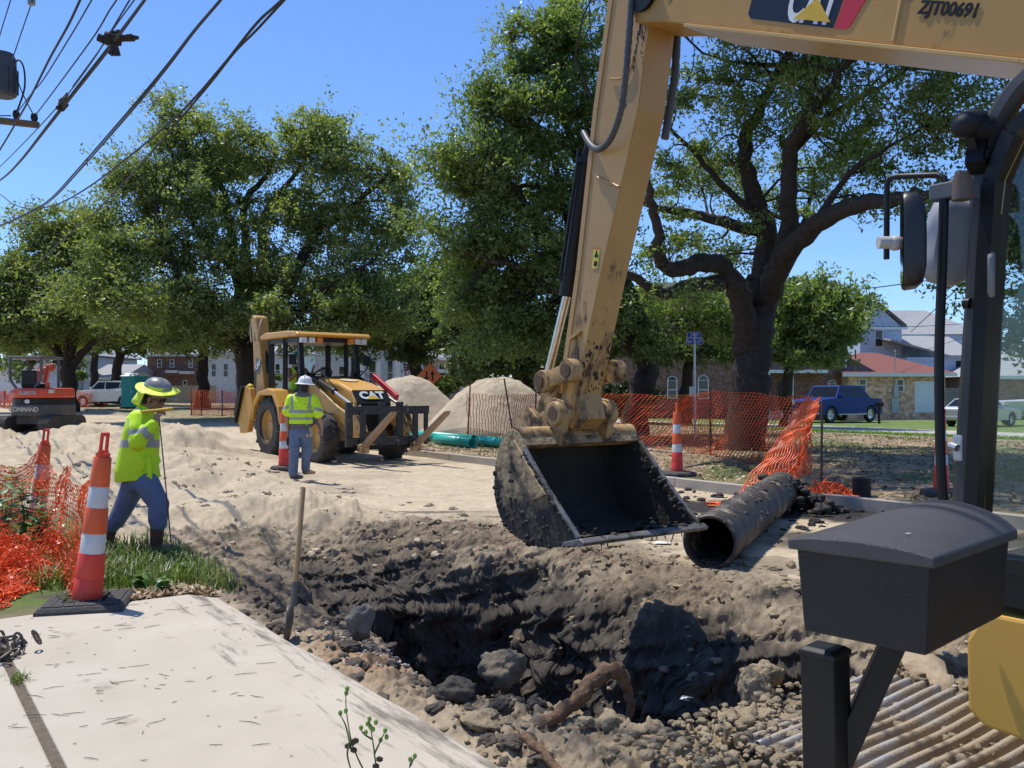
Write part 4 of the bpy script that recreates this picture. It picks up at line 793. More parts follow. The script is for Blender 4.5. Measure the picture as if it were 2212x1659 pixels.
    for t_ in (4.27, 4.73):
        mb.bar(P(pA[0], t_, pA[1]), P(pI[0], t_, pI[1]), .05, .13, bev=.01)
        for c in (pA, pI): mb.lathe([(0.085, -.045), (0.09, -.03), (0.09, .03), (0.085, .045)], 20, plane_mx(P(c[0], t_, c[1]), DV, (0, 0, 1)))
    mb.tube([P(pA[0], 4.22, pA[1]), P(pA[0], 4.78, pA[1])], .06, 14)
    lk = mb.build('tipping_link', catYm, ex, smooth=True, world=True)
    for c, t_ in ((pA, 4.212), (pI, 4.222)): mb = MB(); mb.lathe([(0.055, -.012), (0.055, .004)], 16, plane_mx(P(c[0], t_, c[1]), DV, (0, 0, 1))); mb.build('pivot_pin', M('rusty_pin', (0.16, 0.09, 0.045), (0.09, 0.05, 0.03), 20, .7), lk, smooth=True, world=True)
    mb = MB(); mb.bar(P(pA[0] - .01, 4.5, pA[1]), P(p2[0], 4.5, p2[1]), .30, .16, up=DV, bev=.02); mb.build('bucket_link', catYm, ex, world=True)
    # ---- bucket
    bl, br = 3.90, 5.10
    prof = [(5.27, 1.20), (5.33, 1.29), (5.44, 1.31), (5.55, 1.22), (5.63, 1.02), (5.64, .80), (5.56, .63), (5.42, .53), (5.20, .48), (4.95, .485), (4.62, .565)]
    pc = curve_pts([(a, b, 0) for a, b in prof], 4); pc = [(p.x, p.y) for p in pc]
    inn = []
    for i, (a, b) in enumerate(pc):
        p, q = Vector(pc[max(i - 1, 0)]), Vector(pc[min(i + 1, len(pc) - 1)]); e = (q - p).normalized(); inn.append((a + e.y * .028, b - e.x * .028))
    mb = MB(); k = len(pc)
    vs = [P(a, t_, b) for t_ in (bl + .025, br - .025) for a, b in pc + inn]; m2 = 2 * k; fs = []
    for i in range(k - 1):
        fs += [(i, i + 1, m2 + i + 1, m2 + i), (k + i + 1, k + i, m2 + k + i, m2 + k + i + 1)]
    fs += [(0, k, m2 + k, m2), (k - 1, m2 + k - 1, m2 + 2 * k - 1, 2 * k - 1)]
    mb.add(vs, fs); mb.cm = 0
    inside = M('bucket_inside_mud', (0.03, 0.025, 0.02), (0.05, 0.042, 0.034), 7, 0.9, bump=1.0, bscale=14)
    bu = mb.build('bucket', bucketm, ex, smooth=True, world=True)
    # thick clay stuck to the inside of the shell
    mb = MB(); ga = 14; pts = inn[6:-3]; vs = []; rr = random.Random(9)
    for i, (a, b) in enumerate(pts):
        c = Vector((5.2, .9)); e = (c - Vector((a, b))).normalized()
        for j in range(ga + 1):
            t_ = bl + .03 + (br - bl - .06) * j / ga; h = .012 + .035 * rr.random(); vs.append(P(a + e.x * h, t_, b + e.y * h))
    fs = [(i * (ga + 1) + j, i * (ga + 1) + j + 1, (i + 1) * (ga + 1) + j + 1, (i + 1) * (ga + 1) + j) for i in range(len(pts) - 1) for j in range(ga)]
    mb.add(vs, fs); mb.build('clay_lining', inside, bu, smooth='full', world=True)
    side = pc + [(4.66, .63), (4.80, .74), (4.98, .90), (5.14, 1.06)]
    for t_ in (bl, br - .03):
        mb = MB(); sprism(mb, side, t_, t_ + .03); mb.build('side_plate', bucketm if t_ == bl else bucketin, bu, world=True, bevel=.004)
    # reinforcing cheek on the left plate and worn side cutters along the mouth
    mb = MB(); sprism(mb, [(5.36, 1.24), (5.16, 1.04), (4.98, .86), (5.12, .80), (5.30, .98), (5.46, 1.16)], bl - .022, bl - .001); mb.build('cheek_plate', bucketm, bu, world=True, bevel=.005)
    for t_ in (bl - .012, br - .03):
        mb = MB(); e = [(5.27, 1.19), (5.14, 1.06), (4.98, .90), (4.80, .74), (4.64, .60)]
        for a, b in zip(e[:-1], e[1:]): mb.bar(P(a[0] - .005, t_ + .02, a[1] - .005), P(b[0] - .005, t_ + .02, b[1] - .005), .035, .026, up=(DV + Vector((0, 0, 1))))
        mb.build('side_cutter', wearsteel, bu, world=True, bevel=.006)
    mb = MB(); sprism(mb, [(4.80, .515), (4.78, .55), (4.60, .60), (4.555, .575), (4.57, .55)], bl - .02, br + .02); mb.build('cutting_edge', wearsteel, bu, world=True, bevel=.006)
    mb = MB(); mb.tube([P(5.385, bl + .01, 1.245), P(5.385, br - .01, 1.245)], .085, 20); mb.build('torsion_tube', catYm, bu, smooth=True, world=True)
    mb = MB()
    for t_ in (4.24, 4.70):
        sprism(mb, [(pin1[0] - .11, pin1[1] + .02), (pin1[0] - .07, pin1[1] + .10), (pin1[0] + .05, pin1[1] + .12), (pin1[0] + .14, pin1[1] + .03), (pin1[0] + .26, pin1[1] - .03), (pin1[0] + .38, pin1[1] + .06), (pin1[0] + .46, pin1[1] - .03), (5.56, 1.22), (5.40, 1.20), (5.26, 1.18), (pin1[0] - .07, pin1[1] - .12)], t_, t_ + .06)
        for c in (pin1,): mb.lathe([(0.085, -.04), (0.095, -.02), (0.095, .09), (0.085, .1)], 20, plane_mx(P(c[0], t_ + .0, c[1]), -DV, (0, 0, 1)) @ Matrix.Rotation(math.pi, 4, 'Y') if False else plane_mx(P(c[0], t_, c[1]), DV, (0, 0, 1)))
    ear = mb.build('bucket_ear', catYm, bu, smooth=True, world=True, bevel=.008)
    mb = MB(); mb.lathe([(0.055, -.006), (0.055, .01)], 18, plane_mx(P(pin1[0], 4.20, pin1[1]), DV, (0, 0, 1))); mb.build('pivot_pin', M('rusty_pin', (0.16, 0.09, 0.045)), ear, smooth=True, world=True)
    mb = MB(); rr = random.Random(7)
    for k in range(620):
        m_ = rr.random()
        if m_ < .22: a = rr.random(); c = P(4.60 + .7 * rr.random() ** 2, bl + (br - bl) * a, .575 + .02 * rr.random())
        elif m_ < .42: a = rr.random(); c = P(4.65 + .6 * a + .12 * rr.random(), br - .04, .62 + .52 * a)
        elif m_ < .55: a = rr.random(); c = P(4.68 + .6 * a, bl + .005, .61 + .54 * a)
        elif m_ < .80: i = rr.randrange(16, len(pc) - 2); f = rr.random() ** 1.6; c = P(pc[i][0] + (5.15 - pc[i][0]) * f * .6, bl + .004, pc[i][1] + (.95 - pc[i][1]) * f * .5)
        else: i = rr.randrange(20, len(pc)); c = P(pc[i][0], rr.uniform(bl, br), pc[i][1] - .004)
        z_ = .007 + .022 * rr.random() ** 3; mb.ball(c, (z_ * rr.uniform(.8, 1.8), z_ * rr.uniform(.5, 1.0), z_ * rr.uniform(.6, 1.5)), 6)
    for k in range(7): c = P(4.58, rr.uniform(bl + .1, br - .1), .55); mb.tube([c, c + Vector((rr.uniform(-.03, .03), 0, -rr.uniform(.04, .10)))], [.008, .003], 5)
    crust(mb, 'caked_mud', bu, .007)
    # ---- cab
    tL, tR = 3.28, 4.17
    pil = [(1.715, .95), (1.705, 1.14), (1.645, 2.09), (1.63, 2.41), (1.585, 2.58), (1.47, 2.71), (1.25, 2.78), (.35, 2.80)]
    def poly_bar(mb, pts, t_, w_, h_):
        c = curve_pts([(a, b, 0) for a, b in pts], 5); mb.tube([P(q.x, t_, q.y) for q in c], w_ / 2, 8, side=(NV + DV * .414), rb=h_ / 2 * 1.05)
    cabm = M('cab_black', (0.028, 0.029, 0.034), (0.04, 0.04, 0.043), 8, 0.45, dirt=(0.085, 0.076, 0.06), damt=0.2, dscale=3)
    mb = MB(); poly_bar(mb, pil, tL + .05, .10, .085); poly_bar(mb, pil, tR - .05, .10, .085)
    for s_ in (.35, -.35):
        for t_ in (tL + .05, tR - .05): mb.bar(P(s_, t_, .9), P(s_, t_, 2.8), .09, .09)
    cab = mb.build('cab', cabm, ex, smooth=True, world=True)
    mb = MB(); sprism(mb, [(1.52, 2.70), (1.3, 2.80), (-.4, 2.85), (-.4, 2.74), (1.3, 2.70)], tL + .06, tR - .06); mb.build('cab_roof', cabm, cab, world=True, bevel=.03)
    mb = MB(); pil2 = [(1.66, .98), (1.64, 1.3), (1.60, 2.09), (1.58, 2.36), (1.51, 2.52), (1.36, 2.63), (.5, 2.66), (.5, .98), (1.66, .98)]
    for a, b in zip(pil2[:-1], pil2[1:]): mb.bar(P(a[0], tL + .035, a[1]), P(b[0], tL + .035, b[1]), .05, .12, up=NV)
    door = mb.build('cab_door', blk, cab, world=True)
    mb = MB(); sprism(mb, [(1.63, 1.0), (1.58, 2.1), (1.55, 2.36), (1.48, 2.5), (1.36, 2.60), (.53, 2.64), (.53, 1.0)], tL + .03, tL + .036); mb.build('pane', glassmat('cab_glass', (.92, .95, .93), .96), door, world=True)
    mb = MB(); s_, z_ = ST(2138, 590, tL - .02); 
    mb.tube([P(s_, tL - .01, z_ + .07), P(s_ - .01, tL - .03, z_ + .04), P(s_ - .01, tL - .03, z_ - .05), P(s_, tL - .01, z_ - .08)], .013, 8); mb.build('handle', M('handle_grey', (0.22, 0.22, 0.22), rough=.5), door, smooth=True, world=True)
    mb = MB(); mb.box((0, 0, 0), (.5, .5, .12), Matrix.Translation(P(.2, 3.95, 1.25)) @ Matrix.Rotation(R(125.8), 4, 'Z'), .04); mb.box((-.05, 0, .1), (.08, .5, .75), Matrix.Translation(P(.15, 3.95, 1.25)) @ Matrix.Rotation(R(125.8), 4, 'Z'), .04); mb.build('seat', blk, cab, world=True)
    mb = MB(); sprism(mb, [(1.70, .82), (1.70, .97), (-.4, .97), (-.4, .82)], tL + .01, tR); mb.build('cab_floor', blk, cab, world=True, bevel=.01)
    # latch and small fittings on the pillar
    mb = MB(); mb.box((-.02, -.03, -.05), (.02, .0, .05), Matrix.Translation(STP(2068, 968, tL)) @ Matrix.Rotation(R(125.8), 4, 'Z'), .008); mb.tube([STP(2052, 962, tL), STP(2068, 968, tL - .01)], .014, 8); mb.build('latch', galv, cab, world=True); mb = MB(); mb.tube([STP(2083, 655, tL), STP(2096, 655, tL)], .02, 10); mb.build('rubber_stop', blk, cab, smooth=True, world=True)
    # ---- mirrors, rail, lamp
    t_ = 3.14
    mb = MB(); mb.tube(curve_pts([STP(2040, 405, t_), STP(2036, 560, t_), STP(2029, 760, t_), STP(2031, 960, t_), STP(2037, 1080, t_), STP(2050, 1180, 3.2)], 5), .017, 10)
    rail = mb.build('grab_rail', blk, ex, smooth=True, world=True)
    mb = MB(); q = [STP(1915, 560, t_), STP(1916, 400, t_), STP(1922, 385, t_), STP(1940, 381, t_), STP(2025, 378, t_), STP(2040, 384, t_), STP(2044, 405, t_)]
    mb.tube(q, .011, 10); mb.build('mirror_arm', blk, ex, smooth=True, world=True)
    mb = MB(); mb.box((-.035, -.02, -.03), (.06, .03, .03), Matrix.Translation(STP(2032, 415, t_)) @ Matrix.Rotation(R(125.8 + 180), 4, 'Z'), .006); mb.bar(STP(2045, 418, t_), STP(2112, 412, 3.26), .02, .05); mb.build('mirror_bracket', M('bracket_grey', (0.11, 0.11, 0.115), rough=.5), ex, world=True)
    mb = MB(); mb.tube([STP(2078, 432, t_), STP(2078, 388, t_)], .034, 14); mb.tube([STP(2078, 388, t_), STP(2078, 379, t_)], .028, 14); mb.tube([STP(2078, 379, t_), STP(2078, 371, t_)], .024, 6); mb.build('rubber_mount', M('mount_rusty', (0.10, 0.085, 0.075), (0.17, 0.10, 0.06), 12, .6), ex, smooth=True, world=True)
    def mirror(u, v, Y, wd, ht, dp, yaw, m_, gm, tilt=0):
        mb = MB(); c = W(u, v, Y); rot = Matrix.Translation(c) @ Matrix.Rotation(yaw, 4, 'Z') @ Matrix.Rotation(tilt, 4, 'Y'); prf = []
        for i in range(32):
            a = 2 * math.pi * i / 32; ca, sa = math.cos(a), math.sin(a); prf.append((wd / 2 * math.copysign(abs(ca) ** .55, ca), ht / 2 * math.copysign(abs(sa) ** .55, sa)))
        lay = [(-dp * .5, .60), (-dp * .38, .86), (-dp * .1, .97), (dp * .4, 1.0), (dp * .5, .97)]; vs = []
        for y_, k_ in lay: vs += [rot @ Vector((x * k_, y_, z * k_)) for x, z in prf]
        n_ = 32; fs = [(i * n_ + j, i * n_ + (j + 1) % n_, (i + 1) * n_ + (j + 1) % n_, (i + 1) * n_ + j) for i in range(len(lay) - 1) for j in range(n_)] + [tuple(range(n_)), tuple(range((len(lay) - 1) * n_, len(lay) * n_))]
        mb.add(vs, fs); o = mb.build('mirror', m_, ex, smooth=True, world=True)
        mb = MB(); mb.add([rot @ Vector((x * .9, dp * .5 + .003, z * .92)) for x, z in prf], [tuple(range(32))]); mb.build('mirror_glass', gm, o, world=True); return o
    mg = M('mirror_glass', (0.9, 0.9, 0.9), (0.85, 0.85, 0.85), 2, 0.03, 1.0)
    hous = M('mirror_housing', (0.06, 0.063, 0.072), (0.08, 0.08, 0.09), 9, .45)
    mirror(1974, 521, 3.15, .17, .345, .075, R(70), M('mirror_black', (0.014, 0.014, 0.017), (0.02, 0.02, 0.023), 9, .4), mg, R(3))
    mirror(2056, 520, 3.42, .20, .345, .07, R(12), M('mirror_back', (0.30, 0.31, 0.34), (0.26, 0.27, 0.3), 6, .5), mg, R(12))
    mb = MB(); mb.tube([W(1897, 524, 3.15), W(1925, 524, 3.15)], .022, 12); mb.ball(W(1934, 525, 3.15), .028, 12); mb.build('mirror_joint', M('joint_plastic', (0.45, 0.43, 0.41), rough=.5), ex, smooth=True, world=True)
    mb = MB(); c = W(2096, 268, 3.2); mx = plane_mx(c, (0.35, -.1, -.25), (0.2, .9, .1)); mb.ball(c, (.068, .055, .052), 18, Matrix.Rotation(R(-14), 3, 'Y')); mb.tube([c + Vector((.01, 0, -.01)), c + Vector((.07, .0, -.02))], [.05, .045], 16)
    lamp = mb.build('work_lamp', blkm, ex, smooth=True, world=True)
    mb = MB(); mb.bar(W(2098, 290, 3.2), W(2108, 330, 3.22), .03, .03); mb.bar(W(2106, 325, 3.2), W(2118, 352, 3.25), .06, .10); mb.bar(W(2110, 340, 3.22), W(2150, 330, 3.22), .05, .03); mb.build('lamp_bracket', blk, lamp, world=True)
    mb = MB(); mb.tube([W(2192, 185, 3.3), W(2196, 225, 3.3)], .035, 12); mb.build('beacon_post', blk, ex, smooth=True, world=True)
    # ---- body, counterweight, tracks (mostly beyond the frame)
    mb = MB(); sprism(mb, [(1.665, .685), (1.66, .43), (1.60, .385), (.2, .30), (.2, .80), (1.60, .80)], 3.26, 4.2); mb.build('front_body_panel', M('panel_yellow', (0.56, 0.32, 0.055), (0.52, 0.29, 0.048), 3, .42), ex, world=True, bevel=.014)
    mb = MB(); sprism(mb, [(.3, .75), (.3, 1.55), (-2.6, 1.6), (-2.9, 1.4), (-2.9, .85), (-2.6, .75)], 3.26, 5.9); sprism(mb, [(1.3, .75), (1.3, 1.2), (.3, 1.3), (.3, .75)], 4.95, 5.9); mb.build('engine_housing', catY, ex, world=True, bevel=.05)
    for t_ in (3.15, 5.35):
        mb = MB(); pr = [(1.25 - .32 + .32 * math.cos(a), .22 + .32 * math.sin(a)) for a in np.linspace(-math.pi / 2, math.pi / 2, 8)] + [(-2.2 - .32 * math.cos(a), .22 + .32 * math.sin(a)) for a in np.linspace(math.pi / 2, -math.pi / 2, 8)]
        sprism(mb, pr, t_, t_ + .6); mb.build('track', M('track_steel', (0.12, 0.10, 0.085), (0.2, 0.17, 0.13), 10, .7, bump=.6), ex, world=True, bevel=.02)
    mb = MB(); sprism(mb, [(.9, .35), (.9, .74), (-1.6, .74), (-1.6, .35)], 3.8, 5.3); mb.build('undercarriage', blk, ex, world=True)
    return ex
excavator()

# ------------------------------------------------------------------ mailbox
def mailbox():
    A = Vector((0.968, 2.05, 0)); e2 = Vector((0.72, 0.694, 0)).normalized(); e1 = Vector((-e2.y, e2.x, 0)); Wd, L = .335, .56
    pc_ = W(1782, 1410, 2.36); base = Vector((pc_.x, pc_.y, 0.05))
    t = thing('mailbox', 'large black plastic mailbox with a curved lid on a square post', 'mailbox', base)
    mm = M('mailbox_plastic', (0.011, 0.0125, 0.0155), (0.016, 0.017, 0.02), 14, 0.5, bump=0.25, bscale=260, dirt=(0.03, 0.03, 0.03), damt=0.12, dscale=4, spec=.35)
    def Q(a, b, z): return A + e1 * a + e2 * b + Vector((0, 0, z))
    mb = MB(); k = .014; vs = [Q(k, k, .98), Q(Wd - k, k, .98), Q(Wd - k, L - k, .98), Q(k, L - k, .98), Q(0, 0, 1.20), Q(Wd, 0, 1.20), Q(Wd, L, 1.20), Q(0, L, 1.20)]
    mb.add(vs, [(0, 1, 2, 3), (4, 7, 6, 5), (0, 4, 5, 1), (1, 5, 6, 2), (2, 6, 7, 3), (3, 7, 4, 0)]); mb.build('box', mm, t, world=True, bevel=.006)
    mb = MB(); na, nb = 16, 8; ov = .016; vs = []
    for j in range(nb + 1):
        fb = j / nb; b = -ov + (L + 2 * ov) * fb; rise = .016 + .05 * fb ** .8
        for i in range(na + 1):
            f = i / na; a = -ov + (Wd + 2 * ov) * f; vs.append(Q(a, b, 1.218 + rise * (1 - (2 * f - 1) ** 2) ** .8))
    nt_ = len(vs)
    for j in range(nb + 1):
        for i in range(na + 1): vs.append(Q(-ov + (Wd + 2 * ov) * i / na, -ov + (L + 2 * ov) * j / nb, 1.192))
    W1 = na + 1; fs = [(j * W1 + i, j * W1 + i + 1, (j + 1) * W1 + i + 1, (j + 1) * W1 + i) for j in range(nb) for i in range(na)]
    fs += [tuple(nt_ + q for q in f[::-1]) for f in fs]
    for i in range(na): fs += [(i, nt_ + i, nt_ + i + 1, i + 1), (nb * W1 + i, nb * W1 + i + 1, nt_ + nb * W1 + i + 1, nt_ + nb * W1 + i)]
    for j in range(nb): fs += [(j * W1, (j + 1) * W1, nt_ + (j + 1) * W1, nt_ + j * W1), (j * W1 + na, nt_ + j * W1 + na, nt_ + (j + 1) * W1 + na, (j + 1) * W1 + na)]
    mb.add(vs, fs); mb.build('lid', M('mailbox_lid', (0.046, 0.043, 0.046), (0.058, 0.054, 0.055), 9, 0.52, bump=0.4, bscale=300, dirt=(0.10, 0.09, 0.085), damt=.12, dscale=3), t, smooth=True, world=True, bevel=.005)
    mb = MB(); lean = Vector((0.02, 0, 0)); r0 = Matrix.Rotation(math.atan2(e2.y, e2.x), 4, 'Z'); h = .047
    c0 = base - Vector((0, 0, .05)) + lean; c1 = Vector((pc_.x, pc_.y, .90)); vs = []
    for c in (c0, c1): vs += [c + e1 * a * h + e2 * b * h for a, b in ((-1, -1), (1, -1), (1, 1), (-1, 1))]
    mb.add(vs, [(3, 2, 1, 0), (4, 5, 6, 7), (0, 1, 5, 4), (1, 2, 6, 5), (2, 3, 7, 6), (3, 0, 4, 7)]); post = mb.build('post', blk, t, world=True, bevel=.004)
    mb = MB(); vs = []
    for z_, q in ((.898, 1.08), (.912, 1.08), (.922, .8)): vs += [Vector((c1.x, c1.y, z_)) + e1 * a * h * q + e2 * b * h * q for a, b in ((-1, -1), (1, -1), (1, 1), (-1, 1))]
    mb.add(vs, [(0, 1, 5, 4), (1, 2, 6, 5), (2, 3, 7, 6), (3, 0, 4, 7), (4, 5, 9, 8), (5, 6, 10, 9), (6, 7, 11, 10), (7, 4, 8, 11), (8, 9, 10, 11), (3, 2, 1, 0)]); mb.build('post_cap', blkm, post, world=True, bevel=.003)
    mb = MB(); q0 = Vector((c1.x, c1.y, .56)) + e2 * .045 - e1 * .0; q1 = Q(Wd * .48, L * .42, .99); mb.bar(q0, q1, .075, .06, bev=.004); mb.build('brace', blk, t, world=True)
    mb = MB(); c_ = Q(.09, .10, 1.2463); mb.add([c_ + Vector(v) for v in ((-.009, -.002, .003), (.0, -.004, .0032), (.01, .003, .0034), (-.002, .003, .0034))], [(0, 1, 2, 3)]); mb.build('paint_fleck', white, t, world=True)
    return t
mailbox()

# ------------------------------------------------------------------ old pipe, plastic pipes, metal sheet, shovel, roots
def old_pipe():
    a = W(1533, 1178, 7.95); b = W(1688, 1068, 12.1); a.z = .245 + gz(a.x, a.y); b.z = .245 + gz(b.x, b.y)
    t = thing('drain_pipe', 'long rusty mud coated steel drain pipe lying on the sand', 'pipe', (a.x, a.y, 0)); d = (b - a).normalized(); n = 270; L = (b - a).length
    pts = [a + d * L * i / n for i in range(n + 1)]
    rs = [.236 + .012 * math.sin(i * 1.3) + .004 * math.sin(i * .17) for i in range(n + 1)]
    pm = M('pipe_rust_and_mud', (0.06, 0.05, 0.041), (0.026, 0.022, 0.019), 3, 0.5, dirt=(0.33, 0.265, 0.18), damt=0.42, dscale=3.0, bump=0.7, bscale=16)
    mb = MB(); mb.tube(pts, rs, 40, cap=False); mb.tube(pts, [r - .022 for r in rs], 40, cap=False); k = len(pts) * 40
    for e in (0, n): mb.f += [(e * 40 + j, e * 40 + (j + 1) % 40, k + e * 40 + (j + 1) % 40, k + e * 40 + j) for j in range(40)]; mb.m += [0] * 40
    mb.build('pipe_wall', pm, t, smooth='full', world=True)
    rr = random.Random(12); mb = MB(); sd = d.cross(Vector((0, 0, 1))).normalized()
    for k in range(260):
        an = rr.gauss(1.3, .8); q = a + d * (L * (.06 + .94 * rr.random() ** .8)); c = q + (sd * math.cos(an) + Vector((0, 0, 1)) * math.sin(an)) * .236; z_ = .006 + .026 * rr.random() ** 3; mb.ball(c, (z_ * 1.5, z_ * 2, z_ * .7), 6)
    for k in range(120):
        an = rr.uniform(0, 6.28); c = a + d * rr.uniform(-.006, .03) + (sd * math.cos(an) + Vector((0, 0, 1)) * math.sin(an)) * .228; z_ = .006 + .012 * rr.random(); mb.ball(c, (z_, z_, z_), 6)
    for k in range(90):
        c = a + d * rr.uniform(.03, .7) + sd * rr.gauss(0, .07) + Vector((0, 0, -.212 + .03 * rr.random())); z_ = .014 + .03 * rr.random(); mb.ball(c, (z_, z_, z_ * .8), 7)
    crust(mb, 'clinging_mud', t, .008)
    mb = MB()
    for k in range(420):
        c = b + Vector((rr.gauss(0.05, .38), rr.gauss(-.1, .28), 0)); e = math.exp(-((c.x - b.x) / .45) ** 2); c.z = gz(c.x, c.y) + rr.uniform(.0, .44) * e; z_ = .02 + .05 * rr.random() ** 2; mb.ball(c, (z_ * rr.uniform(.8, 1.6), z_ * 1.3, z_ * .9), 7)
    o = remesh(mb, 'mud_heap', mudm, None, .014, 1, False); o['kind'] = 'stuff'; o['label'] = 'heap of black sludge round the far end of the pipe'; o['category'] = 'mud'
old_pipe()
def pvc(label, p, q, r, bell):
    t = thing('sewer_pipe', label, 'pipe', p, 0, 'teal plastic pipes beside the kerb'); d = (q - p).normalized(); m_ = M('teal_plastic', (0.03, 0.42, 0.33), (0.028, 0.37, 0.29), 2, .35, dirt=(0.25, 0.33, 0.26), damt=.12, dscale=4)
    mb = MB(); k = 28
    def ring(pts, rs): mb.tube(pts, rs, k, cap=False)
    L = (q - p).length; pts = [p + d * x for x in (0, L - .35, L - .28, L)]; ro = [r, r, r * 1.13, r * 1.13] if bell else [r] * 4
    ring(pts, ro); ring(pts, [x - .012 for x in ro]); b = 4 * k
    for e in (0, 3): mb.f += [(e * k + j, e * k + (j + 1) % k, b + e * k + (j + 1) % k, b + e * k + j) for j in range(k)]; mb.m += [0] * k
    mb.build('pipe_wall', m_, t, smooth='full', world=True)
def GZ(u, v, r): p = G(u, v); g = gz(p.x, p.y); p = G(u, v, g); return p + Vector((0, 0, r))
r = .135
pa, pb = W(892, 953, 26.2), W(1160, 972, 21.0); pa.z = gz(pa.x, pa.y) + r; pb.z = gz(pb.x, pb.y) + r
mid = pa.lerp(pb, .56); d_ = (pb - pa).normalized()
pvc('long teal plastic pipe lying by the sand piles', mid - d_ * .05, pa, r, True)
pvc('teal plastic pipe running behind the excavator bucket', pb + d_ * 1.2, mid + d_ * .25 + Vector((-.05, .1, 0)), r, False)
pc2, pd2 = W(1022, 969, 22.4), W(945, 960, 24.2); pc2.z = gz(pc2.x, pc2.y) + r; pd2.z = gz(pd2.x, pd2.y) + r
pvc('short teal plastic pipe with its open end toward the road', pc2, pd2, r * .97, True)

def sheet():
    t = thing('corrugated_sheet', 'bent corrugated metal sheet caked in soil below the mailbox', 'metal sheet', P(1.6, 3.3, 0)); ns, ntt = 420, 26; s = np.linspace(2.58, .4, ns); tt = np.linspace(2.95, 4.09, ntt)
    Sg, Tg = np.meshgrid(s, tt, indexing='ij'); Tg = Tg + 0.02 * vn(Sg * 6, Tg * 0) * (Tg > 3.9)
    ph = Sg / .069 * 2 * math.pi; z = .145 + .024 * np.tanh(2.2 * np.sin(ph)) / .97 + .03 * vn(Sg * 1.5, Tg * 1.5, 3) - .03 * ss(2.35, 2.62, Sg) + .035 * ss(3.5, 4.1, Tg)
    X = -0.585 * Sg + 0.811 * Tg; Yy = 0.811 * Sg + 0.585 * Tg; V = np.stack([X, Yy, z], 2).reshape(-1, 3); i = np.arange(ns * ntt).reshape(ns, ntt)
    Fq = np.stack([i[:-1, :-1].ravel(), i[1:, :-1].ravel(), i[1:, 1:].ravel(), i[:-1, 1:].ravel()], 1)
    o = npmesh('metal_sheet', V, Fq, M('galvanised_soiled', (0.42, 0.42, 0.42), (0.34, 0.31, 0.26), 6, 0.55, 0.35, dirt=(0.33, 0.26, 0.17), damt=0.78, dscale=3.2, bump=.3, bscale=60), t, smooth=True, world=True); m = o.modifiers.new('thick', 'SOLIDIFY'); m.thickness = .003
sheet()
# drier soil lapping over the sheet
gg = np.random.default_rng(31)
def clods_at(name, label, mat, P3, sz, seed, flat=.7):
    rgx = np.random.default_rng(seed); VV = []; FF = []; off = 0
    for k in range(len(P3)): p, f = clod_shape(sz[k], rgx, flat, .6); VV.append(p + P3[k]); FF.append(f + off); off += len(p)
    o = npmesh(name, np.concatenate(VV), np.concatenate(FF), mat); o['kind'] = 'stuff'; o['label'] = label; o['category'] = 'soil'
s_ = gg.uniform(1.2, 2.75, 1400); t_ = 2.5 + 1.5 * gg.random(1400) ** 1.4; k_ = (fbm(s_, t_, 1.6, 3, 77) > 0.08) | (gg.random(1400) > t_ - 2.3)
clods_at('soil_crumbs', 'crumbs of dry soil lying on the metal sheet', brownm, np.stack([-0.585 * s_ + 0.811 * t_, 0.811 * s_ + 0.585 * t_, np.full(1400, .155)], 1)[k_], 0.006 + 0.022 * gg.random(1400)[k_] ** 3, 32)

def shovel():
    b = W(630, 1362, 5.75); g = gz(b.x, b.y); t = thing('shovel', 'long handled shovel stuck upright in the dirt by the pavement', 'shovel', (b.x, b.y, g)); top = W(655, 1052, 5.95)
    mb = MB(); a = W(637, 1270, 5.83); mb.tube([a, a.lerp(top, .98), top], [.019, .017, .012], 12); mb.build('handle', M('shovel_wood', (0.44, 0.29, 0.13), (0.36, 0.22, 0.09), 9, .5), t, smooth=True, world=True)
    mb = MB(); mb.tube([a.lerp(top, .06), a, W(634, 1310, 5.80)], [.021, .023, .024], 12); mb.build('socket', M('shovel_steel', (0.10, 0.09, 0.08), (0.17, 0.14, 0.11), 12, .5, .6), t, smooth=True, world=True)
    mb = MB(); c0 = W(634, 1305, 5.80); c1 = b + Vector((-.03, -.02, -.10)); d = (c1 - c0); vs = []; sd = Vector((-.12, .99, 0)).normalized(); nr = sd.cross(d.normalized())
    prof = [(0, .03), (.12, .09), (.3, .105), (.7, .10), (.9, .07), (1, .01)]
    for f, w_ in prof:
        for j in range(5): q = -1 + j / 2; vs.append(c0 + d * f + sd * w_ * q + nr * (.035 * q * q - .02 * math.sin(f * 3)))
    mb.add(vs, [(i * 5 + j, i * 5 + j + 1, (i + 1) * 5 + j + 1, (i + 1) * 5 + j) for i in range(5) for j in range(4)]); o = mb.build('blade', M('shovel_steel', (0.1, 0.09, 0.08)), t, smooth='full', world=True); m = o.modifiers.new('thick', 'SOLIDIFY'); m.thickness = .003
shovel()
def hit(u, v, up=0.0):
    for Y in np.arange(2.6, 30, .02):
        p = W(u, v, Y)
        if p.z <= gz(p.x, p.y) + up: return p
    return W(u, v, 10)
rootm = M('root_wood', (0.19, 0.105, 0.055), (0.10, 0.062, 0.036), 12, .9, bump=.9, bscale=40, dirt=(.11, .085, .055), damt=.3, dscale=6)
def root(name, label, pts, rs, mat=rootm, cat='root', jit=.006, seed=1):
    rd = random.Random(seed); c = curve_pts(pts, 6, jit, rd); n = len(c); r = [np.interp(i / (n - 1), np.linspace(0, 1, len(rs)), rs) * (1 + rd.uniform(-.10, .10)) for i in range(n)]
    mb = MB(); mb.tube(c, r, 10); o = mb.build(name, mat, None, smooth='full'); tag(o, label, cat); return o
h1 = hit(1165, 1580, .03); h2 = hit(1250, 1510, .05); k0 = min(h1.y, h2.y) + .10
